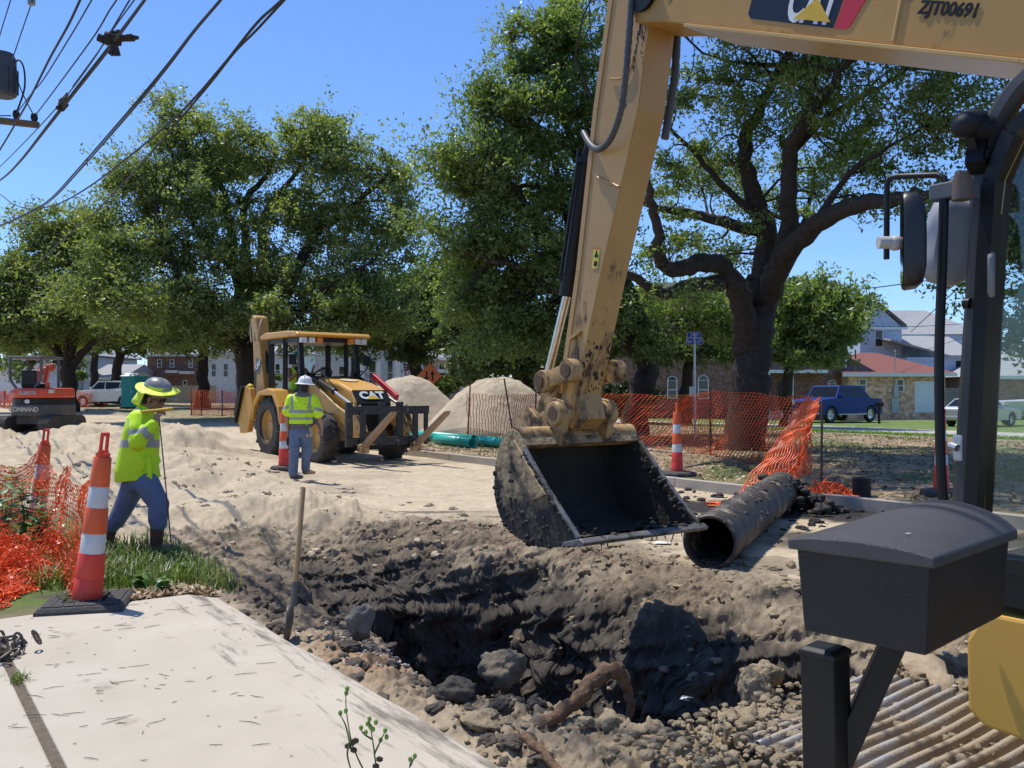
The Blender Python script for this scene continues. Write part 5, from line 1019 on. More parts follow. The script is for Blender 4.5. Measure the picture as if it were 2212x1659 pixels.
root('tree_root', 'broken reddish tree root arching out of the trench', [W(1120, 1592, k0 - .05), W(1185, 1562, k0), W(1250, 1505, k0 + .08), W(1305, 1452, k0 + .12), W(1335, 1446, k0 + .13)], [.034, .033, .036, .042, .038], seed=2)
root('tree_root', 'short splintered root stub hanging from the arched root', [W(1332, 1450, k0 + .13), W(1350, 1470, k0 + .14), W(1362, 1515, k0 + .14), W(1358, 1560, k0 + .12)], [.038, .028, .022, .015], seed=3)
h3 = hit(1180, 1628, .03)
root('tree_root', 'straight brown root lying in the nearest clods', [W(1125, 1588, h3.y + .1), W(1170, 1625, h3.y), W(1240, 1700, h3.y - .2)], [.02, .021, .019], seed=4)
root('log', 'pale weathered log half buried behind the mailbox brace', [W(1945, 1435, 4.9), W(1985, 1455, 4.75), W(2012, 1500, 4.6), W(2018, 1545, 4.5)], [.10, .13, .12, .05], M('pale_log', (0.42, 0.33, 0.22), (0.27, 0.2, 0.13), 8, .9, bump=.6, bscale=25), 'log', .015, 5)
root('wood_splinter', 'splintered light wood sticking out under the log', [W(1950, 1485, 4.6), W(1985, 1525, 4.45), W(2035, 1580, 4.25)], [.05, .045, .008], M('splint', (0.45, 0.33, 0.21), (0.3, 0.2, 0.12), 14, .9), 'wood', .008, 6)
mb = MB(); p = W(1962, 1595, 4.2); mb.bar(p - Vector((0, 0, .12)), W(1955, 1527, 4.25), .065, .05, bev=.006); tag(mb.build('wooden_stake', M('stake', (0.22, 0.15, 0.08), (0.13, 0.09, 0.05), 20, .9)), 'short square wooden stake beside the corrugated sheet', 'stake')
def rock(label, u, v, Y, r, mat, seed, name='concrete_chunk', cat='rubble', sq=(1, 1, 1.1)):
    c = hit(u, v); c = c if c.y < Y + .3 else W(u, v, Y)
    g = np.random.default_rng(seed); o1 = g.uniform(-30, 30, 2); pl = g.normal(0, 1, (9, 3)); pl /= np.linalg.norm(pl, axis=1)[:, None]
    bm = bmesh.new(); bmesh.ops.create_icosphere(bm, subdivisions=4, radius=1.0); bm.verts.index_update(); V = np.array([q.co[:] for q in bm.verts]); Fc = np.array([[q.index for q in f.verts] for f in bm.faces]); bm.free()
    cut = np.min(np.where(V @ pl.T > .05, .72 / np.maximum(V @ pl.T, .05), 9), 1); rr = np.minimum(1, cut) * (1 + .30 * fbm(V[:, 0] + o1[0], V[:, 1] + V[:, 2] + o1[1], 2.4, 6, seed, .62) - .10 * np.abs(fbm(V[:, 0] - V[:, 2] + o1[1], V[:, 1] + o1[0], 5, 4, seed + 4, .6))); p = V * rr[:, None] * r * np.array(sq)
    o = npmesh(name, p, Fc, mat, None, smooth=True); o.location = c; tag(o, label, cat); return o
rock('grey broken concrete chunk at the left end of the trench', 773, 1345, 5.75, .11, M('grey_chunk', (0.24, 0.215, 0.18), (0.12, 0.105, 0.085), 6, .95, bump=.7, bscale=30), 5, sq=(.9, .8, 1.2))
rock('rounded grey clay boulder bulging from the near trench bank', 1085, 1445, 5.15, .13, M('clay_lump', (0.115, 0.095, 0.07), (0.19, 0.15, 0.10), 5, .95, bump=1., bscale=26), 8, 'clay_lump', 'clay lump', (1.1, 1, 1))
rock('dark clay lump beside the arched root', 985, 1492, 4.75, .10, M('clay_dark', (0.06, 0.05, 0.04), (0.10, 0.083, 0.062), 6, .95, bump=1., bscale=26), 9, 'clay_lump', 'clay lump', (1.3, 1, .8))
rock('brown soil clod shaped like a loaf left of the mailbox post', 1630, 1500, 4.35, .10, brownm, 10, 'soil_clod', 'soil clod', (1.0, .9, 1.3))
rock('small knobbly soil clod leaning on the loaf shaped clod', 1650, 1455, 4.5, .08, brownm, 13, 'soil_clod', 'soil clod', (1.5, 1, .9))
mb = MB(); c = W(1487, 1517, 4.35); rr = random.Random(3)
vs = [c + Vector((rr.uniform(-.04, .04), rr.uniform(-.03, .03), rr.uniform(0, .035))) for _ in range(9)]; mb.add(vs, [(0, 1, 2), (1, 2, 3), (2, 3, 4), (3, 4, 5), (4, 5, 6), (5, 6, 7), (6, 7, 8)])
tag(mb.build('paper_scrap', white), 'crumpled white paper scrap on the brown clods', 'litter')
mb = MB(); c = G(1430, 1174, .01); mb.add([c + Vector(q) for q in ((-.09, -.03, .004), (.07, -.05, .01), (.12, .03, .006), (-.05, .06, .02))], [(0, 1, 2, 3)]); tag(mb.build('paper_scrap', white), 'flat white paper scrap on the sand below the bucket lip', 'litter')
def chain():
    t = thing('chain', 'heap of rusty steel chain at the left edge of the pavement', 'chain', G(6, 1440, .05)); mb = MB(); rr = random.Random(8); cm = M('chain_steel', (0.12, 0.105, 0.095), (0.2, 0.17, 0.14), 20, .55, .7)
    c0 = G(-14, 1425, .05)
    for k in range(34):
        c = c0 + Vector((rr.gauss(-.02, .08), rr.gauss(0.03, .10), .015 + .10 * rr.random() ** 1.5)); q = Euler((rr.uniform(0, 6), rr.uniform(0, 6), rr.uniform(0, 6))).to_matrix(); pts = [c + q @ Vector((.035 * math.cos(a) + (.015 if math.cos(a) > 0 else -.015), .022 * math.sin(a), 0)) for a in np.linspace(0, 2 * math.pi, 11)]
        mb.tube(pts, .0085, 6, cap=False)
    mb.build('chain_links', cm, t, smooth='full', world=True)
chain()
# ------------------------------------------------------------------ orange nets
def strands(edges, wd):
    """edges (n,2,3) -> little three sided strands."""
    p, q = edges[:, 0], edges[:, 1]; d = q - p; L = np.linalg.norm(d, axis=1)[:, None] + 1e-9; d = d / L
    a = np.cross(d, np.array([0.3, 0.5, 0.8])); a /= np.linalg.norm(a, axis=1)[:, None] + 1e-9; b = np.cross(d, a)
    V = []
    for e in (p - d * wd * .3, q + d * wd * .3):
        for k in range(3): g = 2 * math.pi * k / 3; V.append(e + (a * math.cos(g) + b * math.sin(g)) * wd)
    V = np.stack(V, 1); n = len(p); base = (np.arange(n) * 6)[:, None]
    Fq = np.concatenate([base + np.array([k, (k + 1) % 3, 3 + (k + 1) % 3, 3 + k]) for k in range(3)])
    return V.reshape(-1, 3), Fq
def net_mesh(name, grids, parent, wh, wv, node=0.0, mat=None, drop=0.0, seed=1):
    g = np.random.default_rng(seed); VV, FF, off = [], [], 0
    for Gd in grids:
        eh = np.stack([Gd[:, :-1].reshape(-1, 3), Gd[:, 1:].reshape(-1, 3)], 1); ev = np.stack([Gd[:-1].reshape(-1, 3), Gd[1:].reshape(-1, 3)], 1)
        if drop: eh = eh[g.random(len(eh)) > drop]; ev = ev[g.random(len(ev)) > drop]
        for e, w_ in ((eh, wh), (ev, wv)):
            if len(e): V, Fq = strands(e, w_); VV.append(V); FF.append(Fq + off); off += len(V)
        if node:
            c = Gd.reshape(-1, 3); n = len(c); a = g.normal(0, 1, (n, 3)); a[:, 2] *= .5; a /= np.linalg.norm(a, axis=1)[:, None]; b = np.cross(a, g.normal(0, 1, (n, 3))); b /= np.linalg.norm(b, axis=1)[:, None]
            s = node * g.uniform(.8, 1.4, n)[:, None]
            VV.append(np.stack([c - a * s, c - b * s, c + a * s, c + b * s], 1).reshape(-1, 3)); FF.append(np.arange(4 * n).reshape(n, 4) + off); off += 4 * n
    return npmesh(name, np.concatenate(VV), np.concatenate(FF), mat or netm, parent, world=True)
def sheet_grid(tops, bots, nu, nv, sag=0.0, wob=0.02, seed=1, shear=0.0, bulge=0.0):
    """Interpolate between a top polyline and a bottom polyline (same number of points)."""
    T, B = np.array([p[:] for p in tops]), np.array([p[:] for p in bots]); k = len(T) - 1; u = np.linspace(0, 1, nu)
    def at(A, u): x = np.clip(u, 0, 1) * k; return np.stack([np.interp(x, np.arange(k + 1), A[:, i]) for i in range(3)], -1)
    out = np.zeros((nv, nu, 3))
    for j in range(nv):
        f = j / (nv - 1); uu = u - shear * (f - .5) * ss(.05, .35, u) * (1 - ss(.93, 1.0, u)); p = at(T, uu) * (1 - f) + at(B, uu) * f
        x = np.clip(uu, 0, 1) * k; loc = x - np.floor(np.minimum(x, k - 1e-6)); p[:, 2] -= sag * np.sin(np.pi * np.clip(loc, 0, 1)) * (1 - f * .4)
        p += wob * np.stack([fbm(p[:, 0] * 3 + 5, p[:, 2] * 4 + p[:, 1], 1.0, 3, seed), fbm(p[:, 0] * 3, p[:, 2] * 4 + p[:, 1] + 9, 1.0, 3, seed + 1), fbm(p[:, 0] * 2 + 50, p[:, 2] * 3 + p[:, 1], 1.0, 3, seed + 2)], 1) * 2
        out[j] = p
    return out
def heap(cx, cy, rx, ry, h, n, seed, pitch=0.05, zf=None, low=0.0):
    """A crumpled sheet of net lying on the ground."""
    a = (np.arange(n) / (n - 1) - .5); U, Vv = np.meshgrid(a, a); x = cx + rx * 2 * (U + .16 * fbm(U * 3, Vv * 3, 1.6, 4, seed)); y = cy + ry * 2 * (Vv + .16 * fbm(U * 3 + 9, Vv * 3, 1.6, 4, seed + 3))
    e = np.clip(1 - (2 * np.hypot(U, Vv)) ** 2.2, 0, 1)
    z = terr(x.ravel(), y.ravel())[0].reshape(x.shape) + .015 + low + h * e * np.abs(.45 + 1.6 * fbm(U * 4 + seed, Vv * 4, 1.5, 5, seed + 5))
    return np.stack([x, y, z], 2)
postm = M('rusty_stake', (0.06, 0.04, 0.03), (0.1, 0.06, 0.04), 10, .8)
def fence(label, nets, posts, base, wh, wv, node=0.0, name='net_fence', group=None, drop=0, seed=1):
    t = thing(name, label, 'fence', base, 0, group); net_mesh('net', nets, t, wh, wv, node, None, drop, seed)
    for p in posts:
        mb = MB(); mb.tube([Vector(p[0]), Vector(p[1])], p[2] if len(p) > 2 else .02, 6); mb.build('post', p[3] if len(p) > 3 else postm, t, smooth=True, world=True)
    return t
# near net strung between the two channelizers
C1b, C1t = W(188, 1292, 6.42), W(222, 986, 6.42); C2b, C2t = W(75, 1162, 9.75), W(97, 960, 9.75)
gA = sheet_grid([C2t + Vector((.02, -.05, -.05)), W(150, 1010, 7.9), C1t + Vector((-.05, .02, -.10))], [C2b + Vector((0, -.3, .02)), W(110, 1210, 7.9), C1b + Vector((-.12, .02, .02))], 74, 20, .14, .035, 3)
gB = sheet_grid([W(-90, 1040, 8.2), W(0, 1000, 9.2), C2t + Vector((-.06, -.06, -.06))], [W(-120, 1230, 7.9), W(0, 1190, 8.6), C2b + Vector((-.05, -.2, .03))], 62, 19, .10, .05, 5)
hp = [heap(-4.5, 7.35, .72, .72, .34, 52, 5), heap(-4.35, 6.75, .55, .50, .26, 46, 8), heap(-4.5, 7.9, .7, .6, .32, 42, 12), heap(-4.4, 7.1, .62, .7, .30, 46, 17, low=.04), heap(-4.25, 6.5, .55, .36, .17, 44, 19)]
fence('crumpled orange safety net strung between two channelizer posts and heaped on the grass', [gA, gB] + hp, [], G(60, 1260), .0028, .0028, .011, 'safety_net', seed=7)
# net round the median behind the bucket
mp = [(1010, 850, 948, 25.5), (1105, 849, 940, 24.4), (1157, 848, 938, 23.6), (1321, 850, 952, 21.2), (1460, 851, 968, 19.6), (1534, 843, 987, 19.0), (1640, 847, 1000, 17.0), (1752, 856, 1022, 14.2)]
gM = sheet_grid([W(a, b, y) for a, b, c, y in mp], [W(a, c, y) for a, b, c, y in mp], 104, 25, .04, .035, 11, .11)
gE = sheet_grid([W(1752, 856, 14.2), W(1772, 866, 13.1)], [W(1752, 1022, 14.2), W(1700, 1050, 13.0)], 14, 25, .02, .08, 13)
gF = sheet_grid([W(1730, 880, 14.2), W(1768, 862, 13.2)], [W(1592, 1064, 13.2), W(1722, 1020, 13.0)], 15, 25, .03, .06, 15)
hm = [heap(4.05, 12.55, .75, .38, .38, 34, 21), heap(3.55, 12.35, .75, .3, .2, 30, 24)]
P2 = lambda u0, v0, u1, v1, Y, r=.022, m=postm: (W(u0, v0, Y), W(u1, v1, Y), r, m)
fence('long sagging orange net fence round the median behind the excavator bucket', [gM, gE, gF] + hm, [P2(1016, 824, 1010, 956, 25.5), P2(1089, 818, 1110, 950, 24.4), P2(1158, 850, 1156, 942, 23.6), P2(1321, 848, 1321, 962, 21.2), P2(1534, 838, 1535, 996, 19.0), P2(1776, 866, 1774, 1060, 13.05, .017)], W(1400, 970, 20), .0040, .0105, seed=5)
# far nets
fp = [(413, 841, 898, 45), (435, 842, 902, 44.5), (480, 843, 906, 44), (512, 843, 908, 44), (545, 845, 912, 43.5)]
fence('orange net fence on stakes round the trunk of the tall backhoe oak', [sheet_grid([W(a, b + 2, y) for a, b, c, y in fp], [W(a, c, y) for a, b, c, y in fp], 44, 16, .02, .05, 31)], [P2(a, b, a, c + 4, y, .03) for a, b, c, y in fp], W(480, 915, 44), .009, .013)
fp = [(163, 846, 893, 60), (218, 846, 888, 62), (232, 848, 884, 64)]
fence('orange net fence sagging by the white station wagon', [sheet_grid([W(a, b, y) for a, b, c, y in fp], [W(a, c, y) for a, b, c, y in fp], 40, 12, .1, .1, 33)], [P2(a, b, a, c + 2, y, .035) for a, b, c, y in fp], W(200, 890, 61), .013, .018)
fp = [(-30, 842, 882, 62), (10, 843, 880, 62), (40, 845, 884, 60)]
fence('orange net fence at the far left beyond the red mini excavator', [sheet_grid([W(a, b, y) for a, b, c, y in fp], [W(a, c, y) for a, b, c, y in fp], 40, 12, .1, .1, 35)], [P2(a, b, a, c + 2, y, .035) for a, b, c, y in fp], W(5, 885, 61), .016, .02)

# ------------------------------------------------------------------ traffic channelizers
def channelizer(label, b, top, wd=0.57, yaw=.3, octo=False, loop=True, h=1.03):
    t = thing('traffic_channelizer', label, 'traffic cone', b, 0, 'orange and white traffic channelizers'); b = Vector(b); ax = (Vector(top) - b).normalized(); rt = ax.to_track_quat('Z', 'Y').to_matrix().to_4x4()
    mb = MB(); n = 8 if octo else 4; r = wd / 2 * (1.08 if octo else 1.414); a0 = yaw + (math.pi / n); vs = []
    lay = [(1.0, -.085), (1.0, -.03), (.93, -.004), (.5, .006)] 
    for k, z in lay: vs += [(r * k * math.cos(a0 + 2 * math.pi * i / n), r * k * math.sin(a0 + 2 * math.pi * i / n), z) for i in range(n)]
    fs = [(l * n + i, l * n + (i + 1) % n, (l + 1) * n + (i + 1) % n, (l + 1) * n + i) for l in range(3) for i in range(n)] + [tuple(range(n))[::-1], tuple(range(3 * n, 4 * n))]
    mb.add(vs, fs)
    if not octo:                                                         # moulded tread blocks on the rubber base
        for i in range(7):
            for j in range(7):
                if abs(i - 3) < 2 and abs(j - 3) < 2: continue
                x, y = (i - 3) * wd / 8, (j - 3) * wd / 8; mb.box((x - wd / 18, y - wd / 18, .0), (x + wd / 18, y + wd / 18, .006), Matrix.Rotation(yaw, 4, 'Z'))
    mb.build('base', M('recycled_rubber', (0.042, 0.04, 0.04), (0.07, 0.065, 0.06), 12, .85, dirt=(0.13, 0.11, 0.09), damt=.3, dscale=9, bump=.4, bscale=60), t, bevel=.006)
    segs = [(0, 0.0, .155), (0, .155, .335), (2, .335, .48), (1, .48, .665), (2, .665, .82), (1, .82, 1.03)]; mb = MB(); k = h / 1.03
    for m_, z0, z1 in segs:
        mb.cm = m_; r0 = .100 - .045 * z0 / 1.03; r1 = .100 - .045 * z1 / 1.03 + .002; st_ = .004 if m_ != 2 else 0
        mb.lathe([(r0 + st_, z0 * k), (r0 + st_, z0 * k + .004), (r1 + st_, z1 * k - .006), (r1 + st_ - .004, z1 * k)], 28, rt)
    mb.build('body', [redo, org, wht], t, smooth=True)
    if loop:
        mb = MB(); w_, hh = .047, .175; z0 = h - .01
        for x in (-w_, w_): mb.tube([rt @ Vector((x, 0, z0 - .02)), rt @ Vector((x * .96, 0, z0 + hh))], .013, 10)
        mb.tube([rt @ Vector((-w_ * .96, 0, z0 + hh)), rt @ Vector((w_ * .96, 0, z0 + hh))], .015, 10)
        mb.tube([rt @ Vector((-w_, 0, z0 + .045)), rt @ Vector((w_, 0, z0 + .045))], .020, 10); mb.tube([rt @ Vector((0, 0, z0 - .03)), rt @ Vector((0, 0, z0 + .04))], .05, 12)
        mb.build('handle', redo, t, smooth=True)
    else:
        mb = MB(); mb.box((-.05, -.012, h - .01), (.05, .012, h + .16), rt, .01); mb.build('handle', org, t)
    return t
channelizer('tilted channelizer post on a black rubber base at the pavement edge', C1b, C1t, .57, .25)
channelizer('tilted channelizer post wrapped in the orange net behind the leafy weeds', C2b, C2t, .55, .5)
b3 = W(613, 1019, 17.0); b3.z = gz(b3.x, b3.y) + .085; channelizer('upright channelizer post beside the worker in the white helmet', b3, b3 + Vector((.003, 0, 1)), .5, .2, True)
b4 = W(1463, 1018, 15.4); channelizer('channelizer post standing on the kerb in front of the median net', b4, b4 + Vector((-.01, 0, 1)), .62, .2, True, False)
b5 = W(2034, 1088, 12.3); b5.z = .24; channelizer('channelizer post half hidden behind the excavator grab rail', b5, b5 + Vector((-.012, 0, 1)), .55, .3, True, False)

# ------------------------------------------------------------------ people
skin = M('skin', (0.34, 0.17, 0.10), (0.27, 0.13, 0.075), 9, .5)
skinl = M('skin_light', (0.42, 0.23, 0.15), (0.35, 0.18, 0.115), 9, .5)
neon = M('neon_fabric', (0.62, 0.92, 0.02), (0.55, 0.85, 0.015), 3, .75, bump=.35, bscale=14)
refl = M('reflective_tape', (0.36, 0.36, 0.35), (0.30, 0.30, 0.29), 5, .4)
denim = M('denim', (0.085, 0.125, 0.21), (0.14, 0.19, 0.29), 7, .85, dirt=(0.20, 0.19, 0.17), damt=.2, dscale=6, bump=.5, bscale=18)
boot = M('boot_leather', (0.055, 0.032, 0.022), (0.085, 0.05, 0.033), 9, .7)
boott = M('boot_tan', (0.27, 0.2, 0.13), (0.2, 0.145, 0.09), 9, .8)
hair = M('dark_hair', (0.015, 0.011, 0.009), rough=.7)
greyf = M('grey_fleece', (0.15, 0.135, 0.135), (0.11, 0.1, 0.1), 8, .95, bump=.5, bscale=40)
def chain_(mb, pts, rs, n=12):
    """tapered limb with rounded joints"""
    pts = [Vector(p) for p in pts]; mb.tube(pts, rs, n)
    for p, r in zip(pts, rs): mb.ball(p, r, n)
def hand(mb, wrist, palm_dir, across, curl_dir, curl=1.0, s=1.0, spread=.2, side=1):
    """Palm, four unequal jointed fingers and a thumb from the side of the palm."""
    d = Vector(palm_dir).normalized(); a = Vector(across); a = (a - d * a.dot(d)).normalized(); c = Vector(curl_dir); c = (c - d * c.dot(d) - a * c.dot(a)).normalized(); w_ = Vector(wrist)
    kn = w_ + d * .09 * s
    mb.tube([w_ - d * .01, w_ + d * .03 * s, kn], [.026 * s, .036 * s, .040 * s], 12, rb=[.019 * s, .015 * s, .013 * s], side=a); mb.ball(kn, (.02 * s,) * 3, 8)
    for i, L in enumerate((.072, .082, .076, .06)):
        o = kn + a * (.031 - .0207 * i) * s; p = [o]; ang = 0
        for j, f in enumerate((.45, .3, .25)):
            ang += curl * (.75 + .12 * i) * (.9 if j else .6); e = (d * math.cos(ang) + c * math.sin(ang) + a * spread * (1.5 - i) * .12).normalized(); p.append(p[-1] + e * L * f * s)
        chain_(mb, p, [.0098 * s, .0092 * s, .0086 * s, .0075 * s], 8)
    o = w_ + d * .025 * s + a * .030 * s; e = (d * .6 + a * .75 + c * .35).normalized(); q = o + e * .045 * s; q2 = q + (d * .8 + a * .1 + c * (.3 + .5 * curl)).normalized() * .035 * s
    chain_(mb, [o, q, q2], [.0135 * s, .0115 * s, .0095 * s], 8)
def head(mb, c, fwd, up, s=1.0):
    """Skull with jaw, nose, ears; c is the middle of the head at eye level."""
    f = Vector(fwd).normalized(); u = Vector(up); u = (u - f * u.dot(f)).normalized(); r = f.cross(u); mx = Matrix(((f.x, r.x, u.x), (f.y, r.y, u.y), (f.z, r.z, u.z))); c = Vector(c)
    L = lambda a, b, z: c + (f * a + r * b + u * z) * s
    mb.ball(L(-.012, 0, .035), (.098 * s, .077 * s, .092 * s), 16, mx); mb.ball(L(.028, 0, -.045), (.060 * s, .058 * s, .070 * s), 14, mx); mb.ball(L(.062, 0, -.092), (.024 * s, .028 * s, .020 * s), 10, mx)
    mb.tube([L(.083, 0, .005), L(.100, 0, -.022), L(.108, 0, -.036), L(.088, 0, -.043)], [.009 * s, .012 * s, .014 * s, .012 * s], 8)
    for sgn in (-1, 1):
        mb.ball(L(-.01, .078 * sgn, -.01), (.022 * s, .010 * s, .032 * s), 8, mx); mb.ball(L(.07, .033 * sgn, .018), (.016 * s, .02 * s, .010 * s), 8, mx); mb.ball(L(.052, .04 * sgn, -.025), (.022 * s, .018 * s, .02 * s), 8, mx)
    mb.ball(L(.083, 0, -.064), (.012 * s, .024 * s, .007 * s), 8, mx); mb.ball(L(.081, 0, -.075), (.012 * s, .022 * s, .007 * s), 8, mx)
    return L
def worker_probe():
    Y = 8.5; q = lambda u, v, dy=0.0: W(u, v, Y + dy)
    t = thing('person', 'worker in neon long sleeved shirt and wide brimmed helmet striding with a probe', 'person', q(330, 1200))
    hipR, kneeR, ankR = q(318, 1046, -.09), q(343, 1090, -.10), q(338, 1168, -.10); hipL, kneeL, ankL = q(290, 1046, .09), q(268, 1094, .11), q(233, 1160, .12)
    pel = q(303, 1028); chest = q(305, 930); neck = q(318, 884); hd = q(334, 861, -.01)
    shR, elR, wrR = q(297, 906, -.17), q(297, 950, -.25), q(334, 914, -.24); shL, elL, wrL = q(306, 904, .19), q(318, 960, .26), q(338, 998, .20)
    fw, up = Vector((.93, -.10, -.30)), Vector((.28, -.12, 1)); hc = q(345, 889, -.24)
    mb = MB(); mb.tube([pel - Vector((0, 0, .06)), pel, q(303, 985), chest, q(308, 905), neck, hd - Vector((.02, 0, .05))], [.12, .15, .145, .17, .15, .062, .058], 16, rb=[.11, .12, .115, .125, .09, .06, .055], side=(0, 1, 0))
    L = head(mb, hd, fw, up, 1.02)
    for a, b, c in ((shR, elR, wrR), (shL, elL, wrL)): chain_(mb, [a, a.lerp(b, .5), b, b.lerp(c, .4), c], [.06, .052, .043, .042, .029])
    for a, b, c in ((hipR, kneeR, ankR), (hipL, kneeL, ankL)): chain_(mb, [a, a.lerp(b, .5), b, b.lerp(c, .35), c], [.09, .08, .06, .06, .04])
    for c, toe in ((ankR, Vector((1, 0, -.1))), (ankL, Vector((.8, 0, -.55)))): chain_(mb, [c, c + Vector((.02, 0, -.06)), c + Vector((.02, 0, -.06)) + toe * .13], [.038, .04, .032])
    hand(mb, wrR, hc - wrR, Vector((.3, .1, 1)), Vector((.35, .85, .1)), 1.05, 1.05); hand(mb, wrL, Vector((.1, 0, -1)), Vector((0, -1, 0)), Vector((-1, 0, 0)), .8)
    remesh(mb, 'body', skin, t, .0066, 3, True)
    # shirt: one loose surface with a flared tail, tape bands by position
    mb = MB(); mb.tube([q(298, 1036), q(296, 1015), q(299, 985), q(303, 960), q(306, 930), q(308, 905), q(314, 888), q(319, 878)], [.185, .185, .18, .185, .19, .175, .10, .072], 20, rb=[.215, .205, .185, .175, .16, .135, .09, .07], side=(0, 1, 0))
    chain_(mb, [shR + Vector((0, .03, 0)), shR.lerp(elR, .5) + Vector((-.01, 0, 0)), elR + Vector((0, 0, -.02)), elR.lerp(wrR, .5) + Vector((0, 0, -.01)), wrR.lerp(elR, .08)], [.098, .085, .086, .072, .056], 14); chain_(mb, [shL, shL.lerp(elL, .5), elL, elL.lerp(wrL, .5), wrL.lerp(elL, .1)], [.095, .08, .078, .062, .05], 14)
    rr = random.Random(2)
    for k in range(26):                                                   # folds
        p = q(rr.uniform(275, 325), rr.uniform(975, 1018), -.165); mb.tube([p, p + Vector((rr.uniform(-.03, .03), .01, -.09))], [.022, .012], 6)
    def pr(c):
        u = CU + c.x / c.y * F; v = HV - (c.z - CH) / c.y * F
        arm = c.y < Y - .175 and 888 < v < 968 and u > 278
        if arm:
            e = (c - elR).dot((wrR - elR).normalized()) / (wrR - elR).length; s_ = (c - shR).dot((elR - shR).normalized()) / (elR - shR).length
            if u > 308 and .34 < e < .64: return 1
            if u <= 318 and .62 < s_ < .86 and (v < 942): return 1
            return 0
        if 950 < v < 967: return 1
        if v < 952 and v > 880 and (abs(u - 328) < 4.5 and c.y < Y - .03 and v > 915): return 1
        if 880 < v < 952 and (abs(u - (279 + .9 * max(0, 905 - v))) < 3.2) and c.y < Y + .05: return 1
        return 0
    remesh(mb, 'shirt', [neon, refl], t, .009, 4, True, pr)
    mb = MB(); mb.tube([pel + Vector((0, 0, .02)), pel - Vector((0, 0, .07)), pel - Vector((-.01, 0, .13))], [.165, .17, .14], 16, rb=[.135, .14, .115], side=(0, 1, 0))
    chain_(mb, [hipR, hipR.lerp(kneeR, .5), kneeR + Vector((.0, 0, 0)), kneeR.lerp(ankR, .4), q(342, 1130, -.10)], [.118, .108, .098, .09, .083], 14); chain_(mb, [hipL, hipL.lerp(kneeL, .5), kneeL, kneeL.lerp(ankL, .4), q(239, 1137, .12)], [.118, .105, .095, .085, .078], 14)
    for k in range(14):
        a, b, c = (hipR, kneeR, q(342, 1130, -.1)) if k % 2 else (hipL, kneeL, q(239, 1137, .12)); p = (a.lerp(b, rr.random()) if k % 3 else b.lerp(c, rr.random())) + Vector((rr.uniform(-.05, .05), -.07, 0)); mb.tube([p, p + Vector((rr.uniform(-.05, .05), .01, rr.uniform(-.06, .02)))], [.02, .008], 6)
    remesh(mb, 'jeans', denim, t, .009, 4, True)
    for top_, a, heel, toe, m_ in ((q(341, 1128, -.10), q(338, 1165, -.10), q(332, 1188, -.10), q(386, 1186, -.13), boot), (q(240, 1136, .12), q(233, 1164, .12), q(226, 1184, .12), q(247, 1197, .10), boot)):
        mb = MB(); chain_(mb, [top_, a, heel + Vector((.02, 0, .02))], [.068, .06, .055], 14); d = (toe - heel); chain_(mb, [heel, heel + d * .5, heel + d * .82, toe], [.043, .045, .043, .03], 12); hx = heel + d * .42
        remesh(mb, 'boot', [boot, boott], t, .008, 3, True, lambda c, hx=hx, toe=toe: 1 if (c - toe).length < (hx - toe).length * 1.05 else 0)
    # helmet, brim and neck flap
    nrm = Vector((.26, -.23, .93)).normalized(); hx = plane_mx(q(340, 845, -.01), Vector((1, 0, -.28)), nrm.cross(Vector((1, 0, -.28)))); mb = MB()
    mb.lathe([(.122, -.02), (.123, .01), (.118, .05), (.100, .09), (.070, .118), (.03, .132), (0.001, .134)], 28, hx @ Matrix.Diagonal((1.12, .95, 1, 1))); mb.bar(hx @ Vector((.10, 0, .0)), hx @ Vector((.19, 0, -.035)), .16, .012, bev=.004)
    hel = mb.build('helmet', M('helmet_grey', (0.33, 0.315, 0.30), (0.17, 0.165, 0.16), 9, .38, dirt=(0.10, 0.09, 0.08), damt=.35, dscale=14), t, smooth=True, world=True)
    mb = MB(); vs = []; n = 40
    for r_, z_ in ((.112, .070), (.122, .044), (.155, .038), (.194, .029), (.197, .023), (.118, .030)):
        for i in range(n):
            a = 2 * math.pi * i / n; vs.append(hx @ Vector((r_ * 1.04 * math.cos(a), r_ * .97 * math.sin(a), z_ + .014 * math.cos(2 * a) * (r_ / .22) ** 2 - .02 * (math.cos(a) < -.3) * (r_ / .22) ** 2)))
    mb.add(vs, [(l * n + i, l * n + (i + 1) % n, (l + 1) * n + (i + 1) % n, (l + 1) * n + i) for l in range(5) for i in range(n)]); mb.build('sun_brim', M('neon_brim', (0.78, 0.9, 0.04), (0.7, 0.85, 0.03), 4, .6), hel, smooth=True, world=True)
    mb = MB(); vs = []
    for j, z_ in enumerate((.03, -.04, -.10, -.15)):
        for i in range(13): a = math.pi * (.62 + .76 * i / 12); k = 1 + .1 * j; vs.append(hx @ Vector((.15 * k * math.cos(a) - .01 * j, .14 * math.sin(a), z_)))
    mb.add(vs, [(j * 13 + i, j * 13 + i + 1, (j + 1) * 13 + i + 1, (j + 1) * 13 + i) for j in range(3) for i in range(12)]); o = mb.build('neck_flap', M('neon_brim', (0.78, 0.9, 0.04)), hel, smooth='full', world=True); m = o.modifiers.new('thick', 'SOLIDIFY'); m.thickness = .004
    mb = MB(); mb.ball(L(-.03, 0, .02), (.103, .083, .085), 14); mb.ball(L(-.06, 0, -.045), (.05, .062, .055), 10); mb.build('hair', hair, t, smooth='full', world=True)
    mb = MB()
    for sg in (-1, 1): mb.ball(L(.086, .034 * sg, .006), (.012, .026, .019), 10); mb.bar(L(.085, .062 * sg, .010), L(-.02, .083 * sg, .006), .004, .010)
    mb.bar(L(.098, -.012, .01), L(.098, .012, .01), .005, .005); mb.build('sunglasses', M('lens_black', (0.01, 0.01, 0.012), rough=.12), t, smooth=True, world=True)
